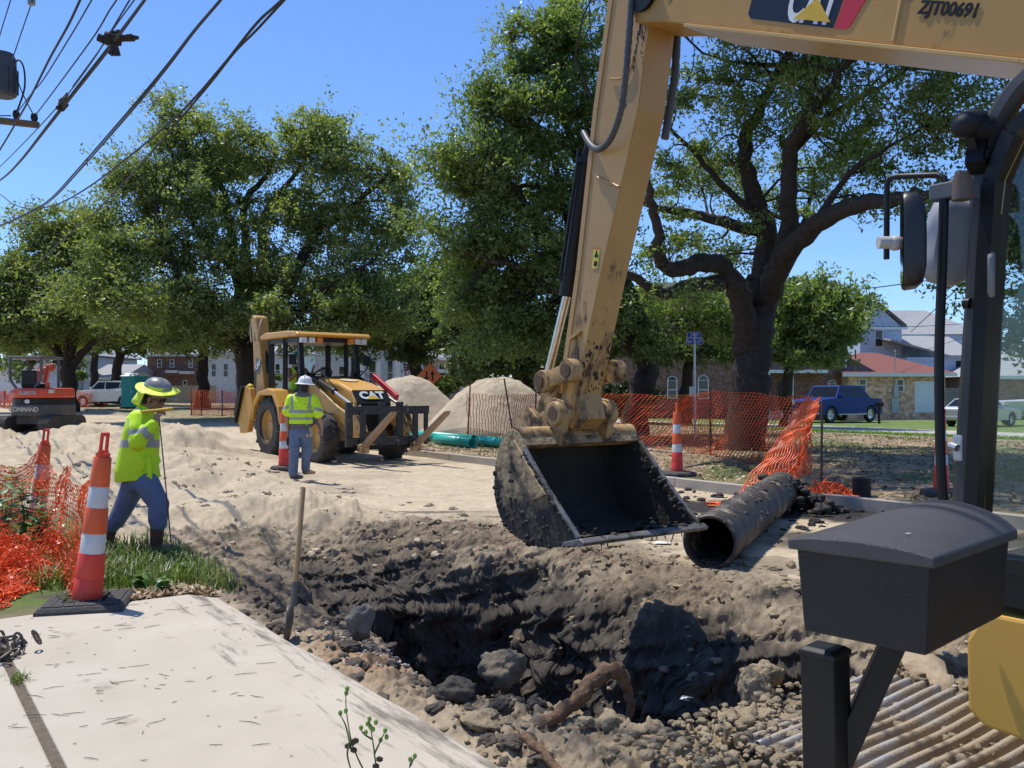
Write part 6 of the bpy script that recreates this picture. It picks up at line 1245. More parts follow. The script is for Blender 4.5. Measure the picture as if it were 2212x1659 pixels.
    # the probe he carries
    a, b = q(306, 890, -.235), q(374, 883, -.235); hm_ = a.lerp(b, .53)
    p = thing('probe_rod', 'slim steel probe rod with a yellow cross handle held by the striding worker', 'probe', q(371, 1187, -.2)); mb = MB(); mb.tube([a, b], .0155, 12); mb.build('handle', M('handle_yellow', (0.62, 0.40, 0.02), (0.5, 0.31, 0.02), 9, .4), p, smooth=True, world=True)
    mb = MB(); mb.tube([hm_, q(355, 1017, -.22), q(371, 1189, -.2)], .0062, 8); mb.build('rod', M('rod_steel', (0.06, 0.055, 0.05), rough=.5, metal=.5), p, smooth=True, world=True)
worker_probe()
def worker_back():
    Y = 15.2; q = lambda u, v, dy=0.0: W(u, v, Y + dy)
    t = thing('person', 'worker in white helmet and short sleeved neon vest seen from behind', 'person', q(645, 1038))
    hipL, knL, anL = q(638, 934), q(636, 974, -.03), q(633, 1022, .02); hipR, knR, anR = q(663, 934), q(662, 974, .05), q(660, 1012, .16)
    shL, elL, wrL = q(630, 862), q(619, 898, -.02), q(622, 926, .05); shR, elR, wrR = q(676, 862), q(689, 900), q(695, 921, .06); hd = q(659, 836)
    mb = MB(); mb.tube([q(650, 936), q(650, 915), q(650, 890), q(652, 868), q(654, 855), q(657, 842)], [.15, .16, .165, .18, .12, .055], 16, rb=[.11, .11, .11, .11, .085, .055], side=(1, 0, 0)); L = head(mb, hd, (.25, 1, 0), (0, 0, 1))
    for a, b, c in ((shL, elL, wrL), (shR, elR, wrR)): chain_(mb, [a, a.lerp(b, .5), b, b.lerp(c, .4), c], [.058, .05, .042, .04, .028])
    for a, b, c in ((hipL, knL, anL), (hipR, knR, anR)): chain_(mb, [a, a.lerp(b, .5), b, b.lerp(c, .35), c], [.085, .075, .06, .058, .04])
    hand(mb, wrL, (.0, .1, -1), (0, 1, .0), (1, 0, 0), .9); hand(mb, wrR, (.08, .1, -1), (-.3, 1, 0), (-1, 0, 0), .5)
    for c in (anL, anR): chain_(mb, [c, c + Vector((.02, .0, -.07)), c + Vector((.12, .12, -.08))], [.036, .038, .03])
    remesh(mb, 'body', skinl, t, .0075, 3, True)
    mb = MB(); mb.tube([q(650, 915), q(650, 900), q(650, 880), q(652, 866), q(653, 856), q(655, 848)], [.205, .20, .20, .205, .165, .09], 18, rb=[.15, .15, .14, .135, .115, .085], side=(1, 0, 0))
    chain_(mb, [shL, shL.lerp(elL, .4), shL.lerp(elL, .75)], [.092, .092, .095], 14); chain_(mb, [shR, shR.lerp(elR, .4), shR.lerp(elR, .78)], [.092, .094, .1], 14)
    rr = random.Random(6)
    for k in range(16): p = q(rr.uniform(628, 676), rr.uniform(865, 908), -.135); mb.tube([p, p + Vector((rr.uniform(-.05, .05), .015, -.12))], [.015, .005], 6)
    def pr(c):
        u = CU + c.x / c.y * F; v = HV - (c.z - CH) / c.y * F
        if u < 624.5 or u > 677: return 1 if (abs(v - (878 if u < 640 else 881) - .25 * abs(u - 650) + 6) < 3.4) else 0
        if abs(v - 889) < 3.2 or abs(v - 904) < 3.0: return 1
        if v < 889 and (abs(u - 631) < 2.7 or abs(u - (670 + (860 - v) * .12)) < 2.9): return 1
        return 0
    remesh(mb, 'safety_vest', [neon, refl], t, .009, 3, True, pr)
    mb = MB(); mb.tube([q(650, 928), q(650, 916), q(650, 905)], [.18, .185, .185], 16, rb=[.13, .135, .13], side=(1, 0, 0)); remesh(mb, 'hooded_top', greyf, t, .01, 4, True); mb = MB(); mb.tube([q(653, 857), q(655, 850), q(657, 843)], [.14, .11, .075], 14, rb=[.12, .10, .08], side=(1, 0, 0)); mb.ball(q(652, 853, -.06), (.13, .08, .06), 12); remesh(mb, 'hood', greyf, t, .01, 4, True)
    mb = MB(); mb.tube([q(650, 922), q(650, 935), q(650, 945)], [.165, .175, .15], 16, rb=[.125, .135, .11], side=(1, 0, 0)); chain_(mb, [hipL, hipL.lerp(knL, .5), knL, knL.lerp(anL, .5), anL], [.105, .098, .088, .082, .078], 14); chain_(mb, [hipR, hipR.lerp(knR, .5), knR, knR.lerp(anR, .5), anR], [.105, .098, .088, .08, .075], 14)
    for k in range(20): a, b = ((knL, anL), (knR, anR))[k % 2]; p = a.lerp(b, rr.random()) + Vector((rr.uniform(-.05, .05), -.065, 0)); mb.tube([p, p + Vector((rr.uniform(-.06, .06), .01, rr.uniform(-.03, .03)))], [.018, .006], 6)
    jn = remesh(mb, 'jeans', denim, t, .009, 3, True)
    for a, dx in ((anL, Vector((.13, .12, -.02))), (anR, Vector((.07, .2, -.02)))):
        mb = MB(); h_ = a + Vector((-.01, -.02, -.055)); chain_(mb, [a + Vector((0, 0, .02)), a + Vector((0, 0, -.04)), h_], [.058, .055, .048]); chain_(mb, [h_, h_ + dx * .6, h_ + dx], [.05, .048, .036]); remesh(mb, 'boot', M('boot_grey', (0.09, 0.075, 0.06), (0.15, 0.12, 0.09), 9, .8), t, .009, 3, True)
    mb = MB(); hx = Matrix.Translation(q(659, 829)) @ Matrix.Rotation(R(4), 4, 'Y'); mb.lathe([(.172, -.012), (.17, -.004), (.128, .012), (.122, .04), (.11, .085), (.085, .115), (.045, .135), (.001, .14)], 28, hx); mb.tube([hx @ Vector((0, -.115, .06)), hx @ Vector((0, -.07, .128)), hx @ Vector((0, 0, .146)), hx @ Vector((0, .07, .128))], .012, 8)
    mb.build('helmet', M('helmet_white', (0.74, 0.73, 0.71), (0.66, 0.65, 0.63), 4, .35, dirt=(0.4, 0.36, 0.3), damt=.1), t, smooth=True, world=True)
    mb = MB(); mb.ball(L(-.03, 0, .0), (.086, .088, .095), 12); mb.ball(L(-.05, 0, -.06), (.06, .05, .05), 10); mb.build('hair', hair, t, smooth='full', world=True)
    mb = MB(); c = q(669, 934, -.15); 
    for k in range(5): mb.ball(c + Vector((rr.uniform(-.04, .04), rr.uniform(-.02, .02), rr.uniform(-.06, .06))), (.03, .02, .045), 8)
    remesh(mb, 'work_glove', M('glove_tan', (0.45, 0.36, 0.24), (0.3, 0.24, 0.17), 12, .9), jn, .008, 2, True)
    r_ = thing('hand_radio', 'small black radio in the left hand of the helmeted worker', 'radio', q(623, 953, .06)); mb = MB(); mb.box((-.03, -.02, -.07), (.03, .02, .06), None, .006); mb.tube([(.015, 0, .05), (.015, 0, .12)], .006, 6); mb.build('casing', blk, r_)
worker_back()
# ------------------------------------------------------------------ wheels
def wheel(par, c, r, wd, rimr, rimmat, lugs=0, ax=(0, 1, 0), out=1):
    ax = Vector(ax); x = Vector((0, 0, 1)).cross(ax).normalized(); mx = Matrix(((x.x, 0, ax.x * out, c[0]), (x.y, 0, ax.y * out, c[1]), (x.z, 1, ax.z * out, c[2]), (0, 0, 0, 1)))
    mb = MB(); h = wd / 2; mb.lathe([(rimr, -h * .8), (rimr + .03, -h), (r * .9, -h), (r * .97, -h * .8), (r, -h * .4), (r, h * .4), (r * .97, h * .8), (r * .9, h), (rimr + .03, h), (rimr, h * .8)], 36, mx, cap=False)
    for k in range(lugs):
        a = 2 * math.pi * k / lugs; s_ = 1 if k % 2 else -1; b = a + .20
        p0 = Vector((math.cos(a) * r, math.sin(a) * r, s_ * .02)); p1 = Vector((math.cos(b) * r * .97, math.sin(b) * r * .97, s_ * h * 1.0)); mb.bar(mx @ p0, mx @ p1, .05 * r / .5, .05 * r / .5, up=(mx.to_3x3() @ Vector((math.cos(a), math.sin(a), 0))), bev=.006)
    w_ = mb.build('wheel', rub, par, smooth=True)
    mb = MB(); mb.lathe([(rimr, -h * .7), (rimr + .005, h * .75), (rimr * .93, h * .8), (rimr * .85, h * .35), (rimr * .45, h * .25), (rimr * .3, h * .5), (.001, h * .5)], 28, mx, cap=False); mb.build('rim', rimmat, w_, smooth=True); return w_
# ------------------------------------------------------------------ backhoe loader
def backhoe():
    g = gz(-4.5, 20.8); t = thing('backhoe_loader', 'yellow backhoe loader with a canopy and raised pallet forks', 'backhoe', (-5.0, 22.1, g), R(-51.5)); t.scale = (1.05, 1.05, 1.10)
    rimy = M('rim_yellow', (0.56, 0.32, 0.08), (0.45, 0.27, 0.09), 6, .5, dirt=(0.3, 0.24, 0.16), damt=.3)
    for s in (-1, 1): wheel(t, (0, .92 * s, .66), .66, .44, .36, rimy, 26, out=s); wheel(t, (2.25, .86 * s, .50), .50, .36, .27, rimy, 22, out=s)
    fn = lambda y0, y1: None
    def pr(mb, poly, y0, y1): return mb.prism(poly, y0, y1, lambda x, z, h: Vector((x, h, z)))
    mb = MB(); pr(mb, [(-.9, .5), (2.6, .5), (2.7, .62), (2.7, .95), (.6, 1.0), (-.9, 1.0)], -.42, .42); mb.box((2.12, -.75, .42), (2.38, .75, .62)); mb.box((-.14, -.8, .55), (.14, .8, .78)); mb.build('chassis', catYm, t, bevel=.02)
    mb = MB(); pr(mb, [(.95, 1.0), (2.92, 1.0), (2.95, 1.22), (2.72, 1.46), (2.2, 1.60), (1.5, 1.70), (.95, 1.74)], -.43, .43); hood = mb.build('hood', catY, t, bevel=.05)
    mb = MB(); mb.box((2.85, -.40, .62), (2.98, .40, 1.20), None, .01); 
    for k in range(9): mb.box((2.975, -.36, .68 + k * .055), (2.99, .36, .70 + k * .055))
    mb.build('grille', blk, hood)
    mb = MB(); mb.add([(2.975, -.41, 1.215), (2.975, .41, 1.215), (2.755, .41, 1.455), (2.755, -.41, 1.455), (2.96, -.41, 1.21), (2.96, .41, 1.21), (2.74, .41, 1.44), (2.74, -.41, 1.44)], [(0, 1, 2, 3), (7, 6, 5, 4), (0, 4, 5, 1), (1, 5, 6, 2), (2, 6, 7, 3), (3, 7, 4, 0)]); mb.build('badge_panel', blk, hood)
    wl = M('decal_white', (0.78, 0.78, 0.78)); px = plane_mx((2.875, 0, 1.345), (0, 1, 0), (-.22, 0, .24)); text('CAT', .26, px, wl, hood, bold=.012, extr=.006, sx=1.15)
    mb = MB(); mb.add([px @ Vector(q) for q in ((-.16, -.10, .008), (.16, -.10, .008), (.0, .02, .008))], [(0, 1, 2)]); mb.build('badge_triangle', M('decal_yellow', (0.75, 0.47, 0.03)), hood)
    mb = MB(); px = plane_mx((1.85, 0, 1.668), (0, 1, 0), (-1, 0, .14)); mb.lathe([(.20, 0), (.20, .004), (.001, .005)], 22, px); mb.build('faded_decal', M('faded_decal', (0.62, 0.55, 0.42), (0.55, 0.36, 0.12), 16, .6), hood)
    mb = MB(); mb.tube([(1.35, .36, 1.6), (1.35, .36, 2.15)], .035, 12); mb.build('exhaust', blk, t, smooth=True)
    # canopy
    mb = MB()
    for x, y, x2 in ((-.62, .74, -.62), (-.62, -.74, -.62), (1.02, .70, .85), (1.02, -.70, .85), (.25, -.78, .25), (.25, .78, .25)): mb.bar((x, y, 1.0), (x2, y, 2.62), .11 if x != .25 else .08, .11)
    mb.box((-.7, -.8, 2.50), (1.0, .8, 2.6)); mb.bar((1.02, -.7, 1.72), (1.02, .7, 1.72), .08, .08); can = mb.build('canopy_frame', blk, t)
    mb = MB(); pr(mb, [(-.85, 2.60), (1.12, 2.60), (1.2, 2.64), (1.12, 2.70), (.6, 2.74), (-.6, 2.75), (-.9, 2.68)], -.92, .92); mb.build('canopy_roof', catY, can, bevel=.03)
    lw = M('lamp_lens', (0.7, 0.7, 0.68), rough=.15); la = M('amber_lens', (0.75, 0.22, 0.02), rough=.25)
    for y, m_ in ((-.72, lw), (-.52, lw), (-.33, la), (.47, la), (.63, lw), (.79, lw)): mb = MB(); mb.box((1.0, y - .07, 2.47), (1.12, y + .07, 2.59), None, .012); mb.build('work_light', m_, can)
    mb = MB(); mb.tube([(-.3, -.35, 2.76), (-.3, -.35, 2.80)], .05, 10); mb.build('beacon', la, can, smooth=True)
    mb = MB(); mb.box((-.35, -.3, 1.0), (.25, .3, 1.18), None, .04); mb.box((-.42, -.3, 1.15), (-.3, .3, 1.75), None, .04); mb.build('seat', blk, t)
    mb = MB(); mb.box((.78, -.5, 1.0), (1.0, .5, 1.74), None, .03); mb.box((-.7, -.62, .95), (.98, .62, 1.02)); mb.box((.45, -.62, 1.0), (.6, -.5, 1.5), None, .02); dash = mb.build('dashboard', M('dash_navy', (0.02, 0.022, 0.035), rough=.5), t)
    mb = MB(); c = Vector((.58, 0, 1.80)); e1 = Vector((0, 1, 0)); e2 = Vector((.75, 0, .66)); pts = [c + e1 * .21 * math.cos(a) + e2 * .21 * math.sin(a) for a in np.linspace(0, 2 * math.pi, 25)]; mb.tube(pts, .017, 8, cap=False); mb.bar(c, (.85, 0, 1.55), .04, .04); mb.bar(c - e1 * .2, c + e1 * .2, .03, .02); mb.build('steering_wheel', blk, t, smooth=True)
    for s in (-1, 1):
        mb = MB(); a0, a1 = .62 * s, 1.16 * s; pr(mb, [(-.86, .78), (-.72, 1.18), (-.45, 1.42), (.10, 1.50), (.42, 1.46), (.72, 1.10), (.82, .72), (.74, .72), (.62, 1.05), (.35, 1.34), (-.35, 1.34), (-.66, 1.10), (-.78, .78)], min(a0, a1), max(a0, a1)); mb.build('fender', catY, t, bevel=.03)
        # loader arm with cylinder
        y = .56 * s; mb = MB(); pr(mb, [(.92, 1.42), (1.05, 1.66), (1.3, 1.62), (2.5, 1.12), (3.15, .92), (3.48, .50), (3.42, .36), (3.25, .40), (2.95, .70), (2.3, .86), (1.2, 1.30)], y - .05, y + .05); arm = mb.build('loader_arm', catYd, t, bevel=.02)
        mb = MB(); mb.tube([(1.0, y, 1.80), (2.15, y, 1.46)], .05, 12); mb.tube([(2.15, y, 1.46), (2.25, y, 1.42)], .06, 12); mb.build('loader_cylinder', blk, arm, smooth=True); mb = MB(); mb.tube([(2.2, y, 1.44), (3.22, y, 1.10)], .03, 10); mb.build('piston_rod', steel, arm, smooth=True)
        mb = MB(); mb.tube([(.85, y, 1.0), (.98, y, 1.84)], .055, 8); mb.build('arm_tower', catYm, arm)
        for dy in (-.06, .06): mb = MB(); mb.bar((3.2, y + dy, 1.14), (3.5, y + dy, .62), .04, .14); mb.build('arm_link', catYm, arm)
        mb = MB(); mb.tube(curve_pts([(1.1, y * .9, 1.78), (1.5, y * .95, 1.86), (2.0, y * .95, 1.62), (2.3, y * .9, 1.45)], 4), .016, 6); mb.build('hydraulic_hose', blk, arm, smooth=True)
    mb = MB(); mb.bar((1.7, .70, 1.76), (2.75, .70, 1.30), .07, .12, bev=.01); mb.build('red_guard', M('guard_red', (0.62, 0.02, 0.035), rough=.3), t)
    # pallet fork carriage
    fm = M('fork_black', (0.018, 0.018, 0.02), (0.035, 0.034, 0.033), 5, .5, dirt=(0.30, 0.29, 0.28), damt=.30, dscale=7)
    mb = MB(); mb.box((3.48, -.95, .98), (3.56, 1.0, 1.14)); mb.box((3.48, -.95, .40), (3.56, 1.0, .54)); mb.build('fork_carriage', fm, t, bevel=.01); car = [o for o in bpy.data.objects if o.parent == t][-1]
    for y in (-.88, -.12, .30, .95): mb = MB(); mb.bar((3.50, y, .36), (3.50, y, 1.22 if y not in (.95,) else .98), .15 if y != .95 else .08, .06, up=(1, 0, 0)); mb.build('upright', fm, t)
    mb = MB(); mb.tube([(3.44, -.5, .34), (3.44, .6, .34)], .05, 12); mb.build('tilt_cylinder', blk, t, smooth=True)
    rustf = M('fork_rust', (0.30, 0.20, 0.12), (0.22, 0.14, 0.085), 6, .6, dirt=(0.4, 0.3, 0.2), damt=.3)
    for y in (-.62, .62):
        mb = MB(); pr(mb, [(3.58, .30), (3.64, .30), (4.78, .98), (4.84, 1.06), (4.76, 1.05), (3.66, .44), (3.58, .40)], y - .06, y + .06); mb.build('pallet_fork', rustf, t, bevel=.01)
        mb = MB(); mb.box((3.57, y - .06, .40), (3.63, y + .06, 1.02)); mb.build('fork_shank', fm, t, bevel=.01)
        mb = MB(); mb.box((3.54, y - .10, .24), (3.70, y + .10, .42), None, .02); mb.build('fork_heel', catYm, t)
    # hoe folded up at the rear
    y = -.60; mb = MB(); pr(mb, [(-1.05, .85), (-1.0, 1.5), (-1.28, 2.5), (-1.55, 3.18), (-1.75, 3.24), (-1.86, 3.1), (-1.72, 2.6), (-1.62, 1.6), (-1.6, .9)], y - .16, y + .16); hoe = mb.build('hoe_boom', catYd, t, bevel=.03)
    mb = MB(); mb.tube([(-1.30, y, 2.35), (-1.60, y, 3.05)], .05, 10); mb.build('hoe_cylinder', steel, hoe, smooth=True); mb = MB(); mb.tube([(-1.1, y, 1.85), (-1.32, y, 2.4)], .065, 10); mb.build('cylinder_barrel', blk, hoe, smooth=True)
    for k in range(3): mb = MB(); mb.tube(curve_pts([(-1.7, y - .1 + .1 * k, 3.2), (-1.95 + .3 * k, y - .12, 3.0), (-1.75 + .2 * k, y - .18, 2.6)], 5), .016, 6); mb.build('hydraulic_hose', M('hose_grey', (0.35, 0.34, 0.3), rough=.6), hoe, smooth=True)
    mb = MB(); q = plane_mx((-1.36, y - .166, 2.02), (1, 0, -.25), (.25, 0, 1)); mb.add([q @ Vector(v) for v in ((-.2, -.17, 0), (.13, -.17, 0), (.2, .17, 0), (-.13, .17, 0))], [(0, 1, 2, 3)]); mb.build('badge', M('badge_black', (0.012, 0.013, 0.02)), hoe); text('CAT', .16, plane_mx((-1.36, y - .170, 2.04), (.9, 0, .4), (-.4, 0, .9)), wl, hoe, bold=.006)
    text('COMMAND', .17, plane_mx((-1.56, y - .168, 1.45), (.08, 0, 1), (-1, 0, .08)), blk, hoe, bold=.008)
    mb = MB(); pr(mb, [(-1.15, .5), (-.85, 1.1), (-1.0, 1.5), (-1.3, 1.55), (-1.75, .75), (-1.6, .45)], -1.12, -.98); mb.build('stabiliser', catY, t, bevel=.02); mb = MB(); pr(mb, [(-1.78, .70), (-1.32, 1.52), (-1.36, 1.56), (-1.84, .74)], -1.2, -.9); mb.build('stabiliser_leg', blk, t); mb = MB(); mb.ball((-1.15, -1.05, 1.52), .09, 10); mb.build('marker_lamp', M('lamp_yellow', (0.7, 0.5, 0.03), rough=.3), t, smooth=True)
    mb = MB(); mb.box((-1.1, -.7, .4), (-.8, .7, 1.0), None, .03); mb.build('hoe_frame', catYd, t)
    for y in (-.82, .80): mb = MB(); mb.tube([(1.0, y * .9, 1.75), (1.02, y * 1.15, 1.95), (1.0, y * 1.15, 2.15)], .015, 6); mb.box((.98, y * 1.15 - .09, 2.0), (1.02, y * 1.15 + .09, 2.22), None, .01); mb.build('side_mirror', blk, t)
    # operator
    M4 = parent_matrix(t); Lc = lambda x, y, z: M4 @ Vector((x, y, z)); yo = -.22
    zup = .16; Lc0 = Lc; Lc = lambda x, y, z: Lc0(x, y, z + zup); yo = -.34
    p = thing('person', 'operator in green helmet and neon vest seated under the backhoe canopy', 'person', Lc(-.05, yo, 1.15)); mb = MB(); sd = (M4.to_3x3() @ Vector((0, 1, 0))); fw = M4.to_3x3() @ Vector((1, -.25, -.05))
    mb.tube([Lc(-.1, yo, 1.2), Lc(-.1, yo, 1.4), Lc(-.06, yo, 1.68), Lc(-.03, yo, 1.82), Lc(0, yo, 1.92)], [.15, .15, .18, .12, .055], 14, rb=[.11, .11, .12, .08, .055], side=sd); Lh = head(mb, Lc(.03, yo, 2.02), fw, (0, 0, 1))
    for s in (-1, 1):
        a, b, c = Lc(-.05, yo + .2 * s, 1.75), Lc(.12, yo + .27 * s, 1.52), Lc(.46, yo + .15 * s, 1.78); chain_(mb, [a, a.lerp(b, .5), b, b.lerp(c, .5), c], [.06, .05, .043, .04, .028]); hand(mb, c, M4.to_3x3() @ Vector((.8, 0, .3)), (0, 0, 1), sd * -s, 1.2)
        a, b, c = Lc(0, yo + .1 * s, 1.22), Lc(.45, yo + .13 * s, 1.28), Lc(.58, yo + .13 * s, 1.05); chain_(mb, [a, b, c], [.09, .07, .055])
    remesh(mb, 'body', skin, p, .009, 3, True)
    mb = MB(); mb.tube([Lc(-.1, yo, 1.2), Lc(-.1, yo, 1.4), Lc(-.06, yo, 1.68), Lc(-.05, yo, 1.80), Lc(-.03, yo, 1.86)], [.175, .18, .215, .16, .09], 16, rb=[.135, .135, .15, .11, .08], side=sd); fr_ = Lc(.12, yo, 1.75); mvi = M4.inverted()
    def prv(c): q = mvi @ c; return 1 if (q.x > .0 and abs(q.y - yo) < .05 + .16 * (q.z - 1.62) and q.z > 1.5) else 0
    remesh(mb, 'safety_vest', [neon, M('shirt_dark', (0.03, 0.028, 0.03), rough=.9)], p, .011, 3, True, prv)
    mb = MB()
    for s in (-1, 1): a, b, c = Lc(0, yo + .1 * s, 1.22), Lc(.45, yo + .13 * s, 1.28), Lc(.58, yo + .13 * s, 1.05); chain_(mb, [a, b, c], [.105, .085, .07])
    remesh(mb, 'jeans', denim, p, .011, 3, True)
    mb = MB(); hx = Matrix.Translation(Lc(.02, yo, 2.06)); mb.lathe([(.155, -.005), (.15, .0), (.122, .015), (.118, .05), (.10, .095), (.06, .125), (.001, .135)], 24, hx); mb.build('helmet', M('helmet_green', (0.015, 0.16, 0.085), (0.012, 0.13, 0.07), 4, .3), p, smooth=True, world=True)
    mb = MB()
    for s in (-1, 1): mb.ball(Lh(.086, .034 * s, .006), (.02, .02, .018), 8)
    mb.build('sunglasses', M('lens_black', (0.01, 0.01, 0.012)), p, smooth=True, world=True)
backhoe()

# ------------------------------------------------------------------ red mini excavator
def mini():
    Y = 28.5; c = W(90, 944, Y); g = gz(c.x, c.y); t = thing('mini_excavator', 'small red mini excavator seen from behind on churned sand', 'excavator', (c.x, c.y, g - .10), R(-3)); t.scale = (.90, .90, .97); red = M('mini_red', (0.62, 0.075, 0.025), (0.55, 0.06, 0.02), 4, .4, dirt=(0.3, 0.15, 0.09), damt=.15); dk = M('mini_dark', (0.06, 0.055, 0.05), (0.10, 0.088, 0.075), 5, .6, dirt=(0.2, 0.16, 0.11), damt=.4)
    for s in (-1, 1):
        mb = MB(); pr_ = [(-.95 + .28 * math.cos(a), .28 + .28 * math.sin(a)) for a in np.linspace(math.pi / 2, 1.5 * math.pi, 8)] + [(.95 + .28 * math.cos(a), .28 + .28 * math.sin(a)) for a in np.linspace(-math.pi / 2, math.pi / 2, 8)]
        x0 = .78 * s; mb.prism(pr_, x0 - .2, x0 + .2, lambda y, z, h: Vector((h, y, z)))
        for k in range(18): y = -.95 + k * .11; mb.box((x0 - .2, y, -.0), (x0 + .2, y + .05, .585))
        mb.build('track', M('track_rubber', (0.03, 0.027, 0.024), (0.08, 0.066, 0.05), 6, .9), t, bevel=.02)
    mb = MB(); mb.box((-.6, -.6, .3), (.6, .6, .6)); mb.build('undercarriage', dk, t)
    def slab(r, z0, z1, name, m_, dx=0.98, bev=.04, par=t):
        mb = MB(); pl = [(r * math.cos(a) * 1.02, -r * .92 * math.sin(a) * 1.0) for a in np.linspace(.22, math.pi - .22, 14)] + [(-r, .55), (r, .55)]; mb.prism(pl, z0, z1, lambda x, y, h: Vector((x, y, h))); return mb.build(name, m_, par, bevel=bev)
    cw = slab(.97, .56, .94, 'counterweight', dk); slab(.93, .94, 1.14, 'engine_grille', blk, bev=.02); hd = slab(.95, 1.14, 1.48, 'engine_hood', red, bev=.08)
    text('KUBOTA', .15, plane_mx((.05, -.90, 1.31), (1, 0, 0), (0, .15, 1)), M('text_grey', (0.5, 0.45, 0.42)), hd, bold=.006, extr=.01); text('COMMAND', .20, plane_mx((-.1, -.905, .78), (1, 0, 0), (0, 0, 1)), M('text_cream', (0.5, 0.45, 0.36)), cw, bold=.008, extr=.012)
    mb = MB(); px = plane_mx((.02, -.885, 1.04), (1, 0, 0), (0, 0, 1)); mb.lathe([(.085, 0), (.085, .012), (.001, .014)], 20, px @ Matrix.Diagonal((1.15, .8, 1, 1))); mb.build('badge', M('badge_silver', (0.5, 0.5, 0.5), rough=.3, metal=.6), t)
    for x in (-.72, .8): mb = MB(); mb.box((x - .08, -.80, 1.31), (x + .08, -.68, 1.42), None, .01); mb.build('tail_light', M('lens_pale', (0.6, 0.5, 0.45), rough=.3), hd)
    gr = M('canopy_grey', (0.10, 0.10, 0.105), rough=.5)
    for x in (-.80, .32):
        x1_ = -.58 if x < 0 else .10
        mb = MB(); mb.tube(curve_pts([(x1_, -.58, 1.48), (x * .9 + x1_ * .1, -.58, 1.75), (x, -.58, 2.0), (x, -.55, 2.45)], 4), .05, 10); mb.build('canopy_post', gr, t, smooth=True)
        mb = MB(); mb.tube([(x, .55, 1.0), (x, .5, 2.45)], .045, 10); mb.build('canopy_post', gr, t, smooth=True)
    can = t; mb = MB(); mb.box((-.88, -.68, 2.43), (.40, .70, 2.52), None, .035); mb.build('canopy_roof', gr, can)
    mb = MB(); mb.box((-.45, -.5, 1.48), (.1, .1, 1.62), None, .04); mb.box((-.45, -.52, 1.55), (.1, -.42, 2.05), None, .04); mb.build('seat', blk, t)
    mb = MB(); mb.bar((-.75, .7, 1.0), (-.80, 1.0, 1.95), .26, .25, bev=.02); mb.bar((-.80, 1.0, 1.95), (-.45, 1.5, 2.25), .25, .22, bev=.02); mb.bar((-.42, .9, 1.65), (-.30, .95, 2.25), .42, .12, bev=.02); boom = mb.build('boom', red, t); mb = MB()
    for k in range(4): x = -.62 + k * .09; mb.tube(curve_pts([(x, .75, 1.7), (x, .8, 2.15), (x + .1, 1.0, 2.3)], 4), .018, 6)
    mb.build('hydraulic_hose', M('hose_pale', (0.4, 0.33, 0.3), rough=.6), boom, smooth=True)
    mb = MB(); mb.box((.42, -.5, 1.48), (.55, -.4, 1.66), None, .02); mb.build('fuel_cap', red, t)
mini()

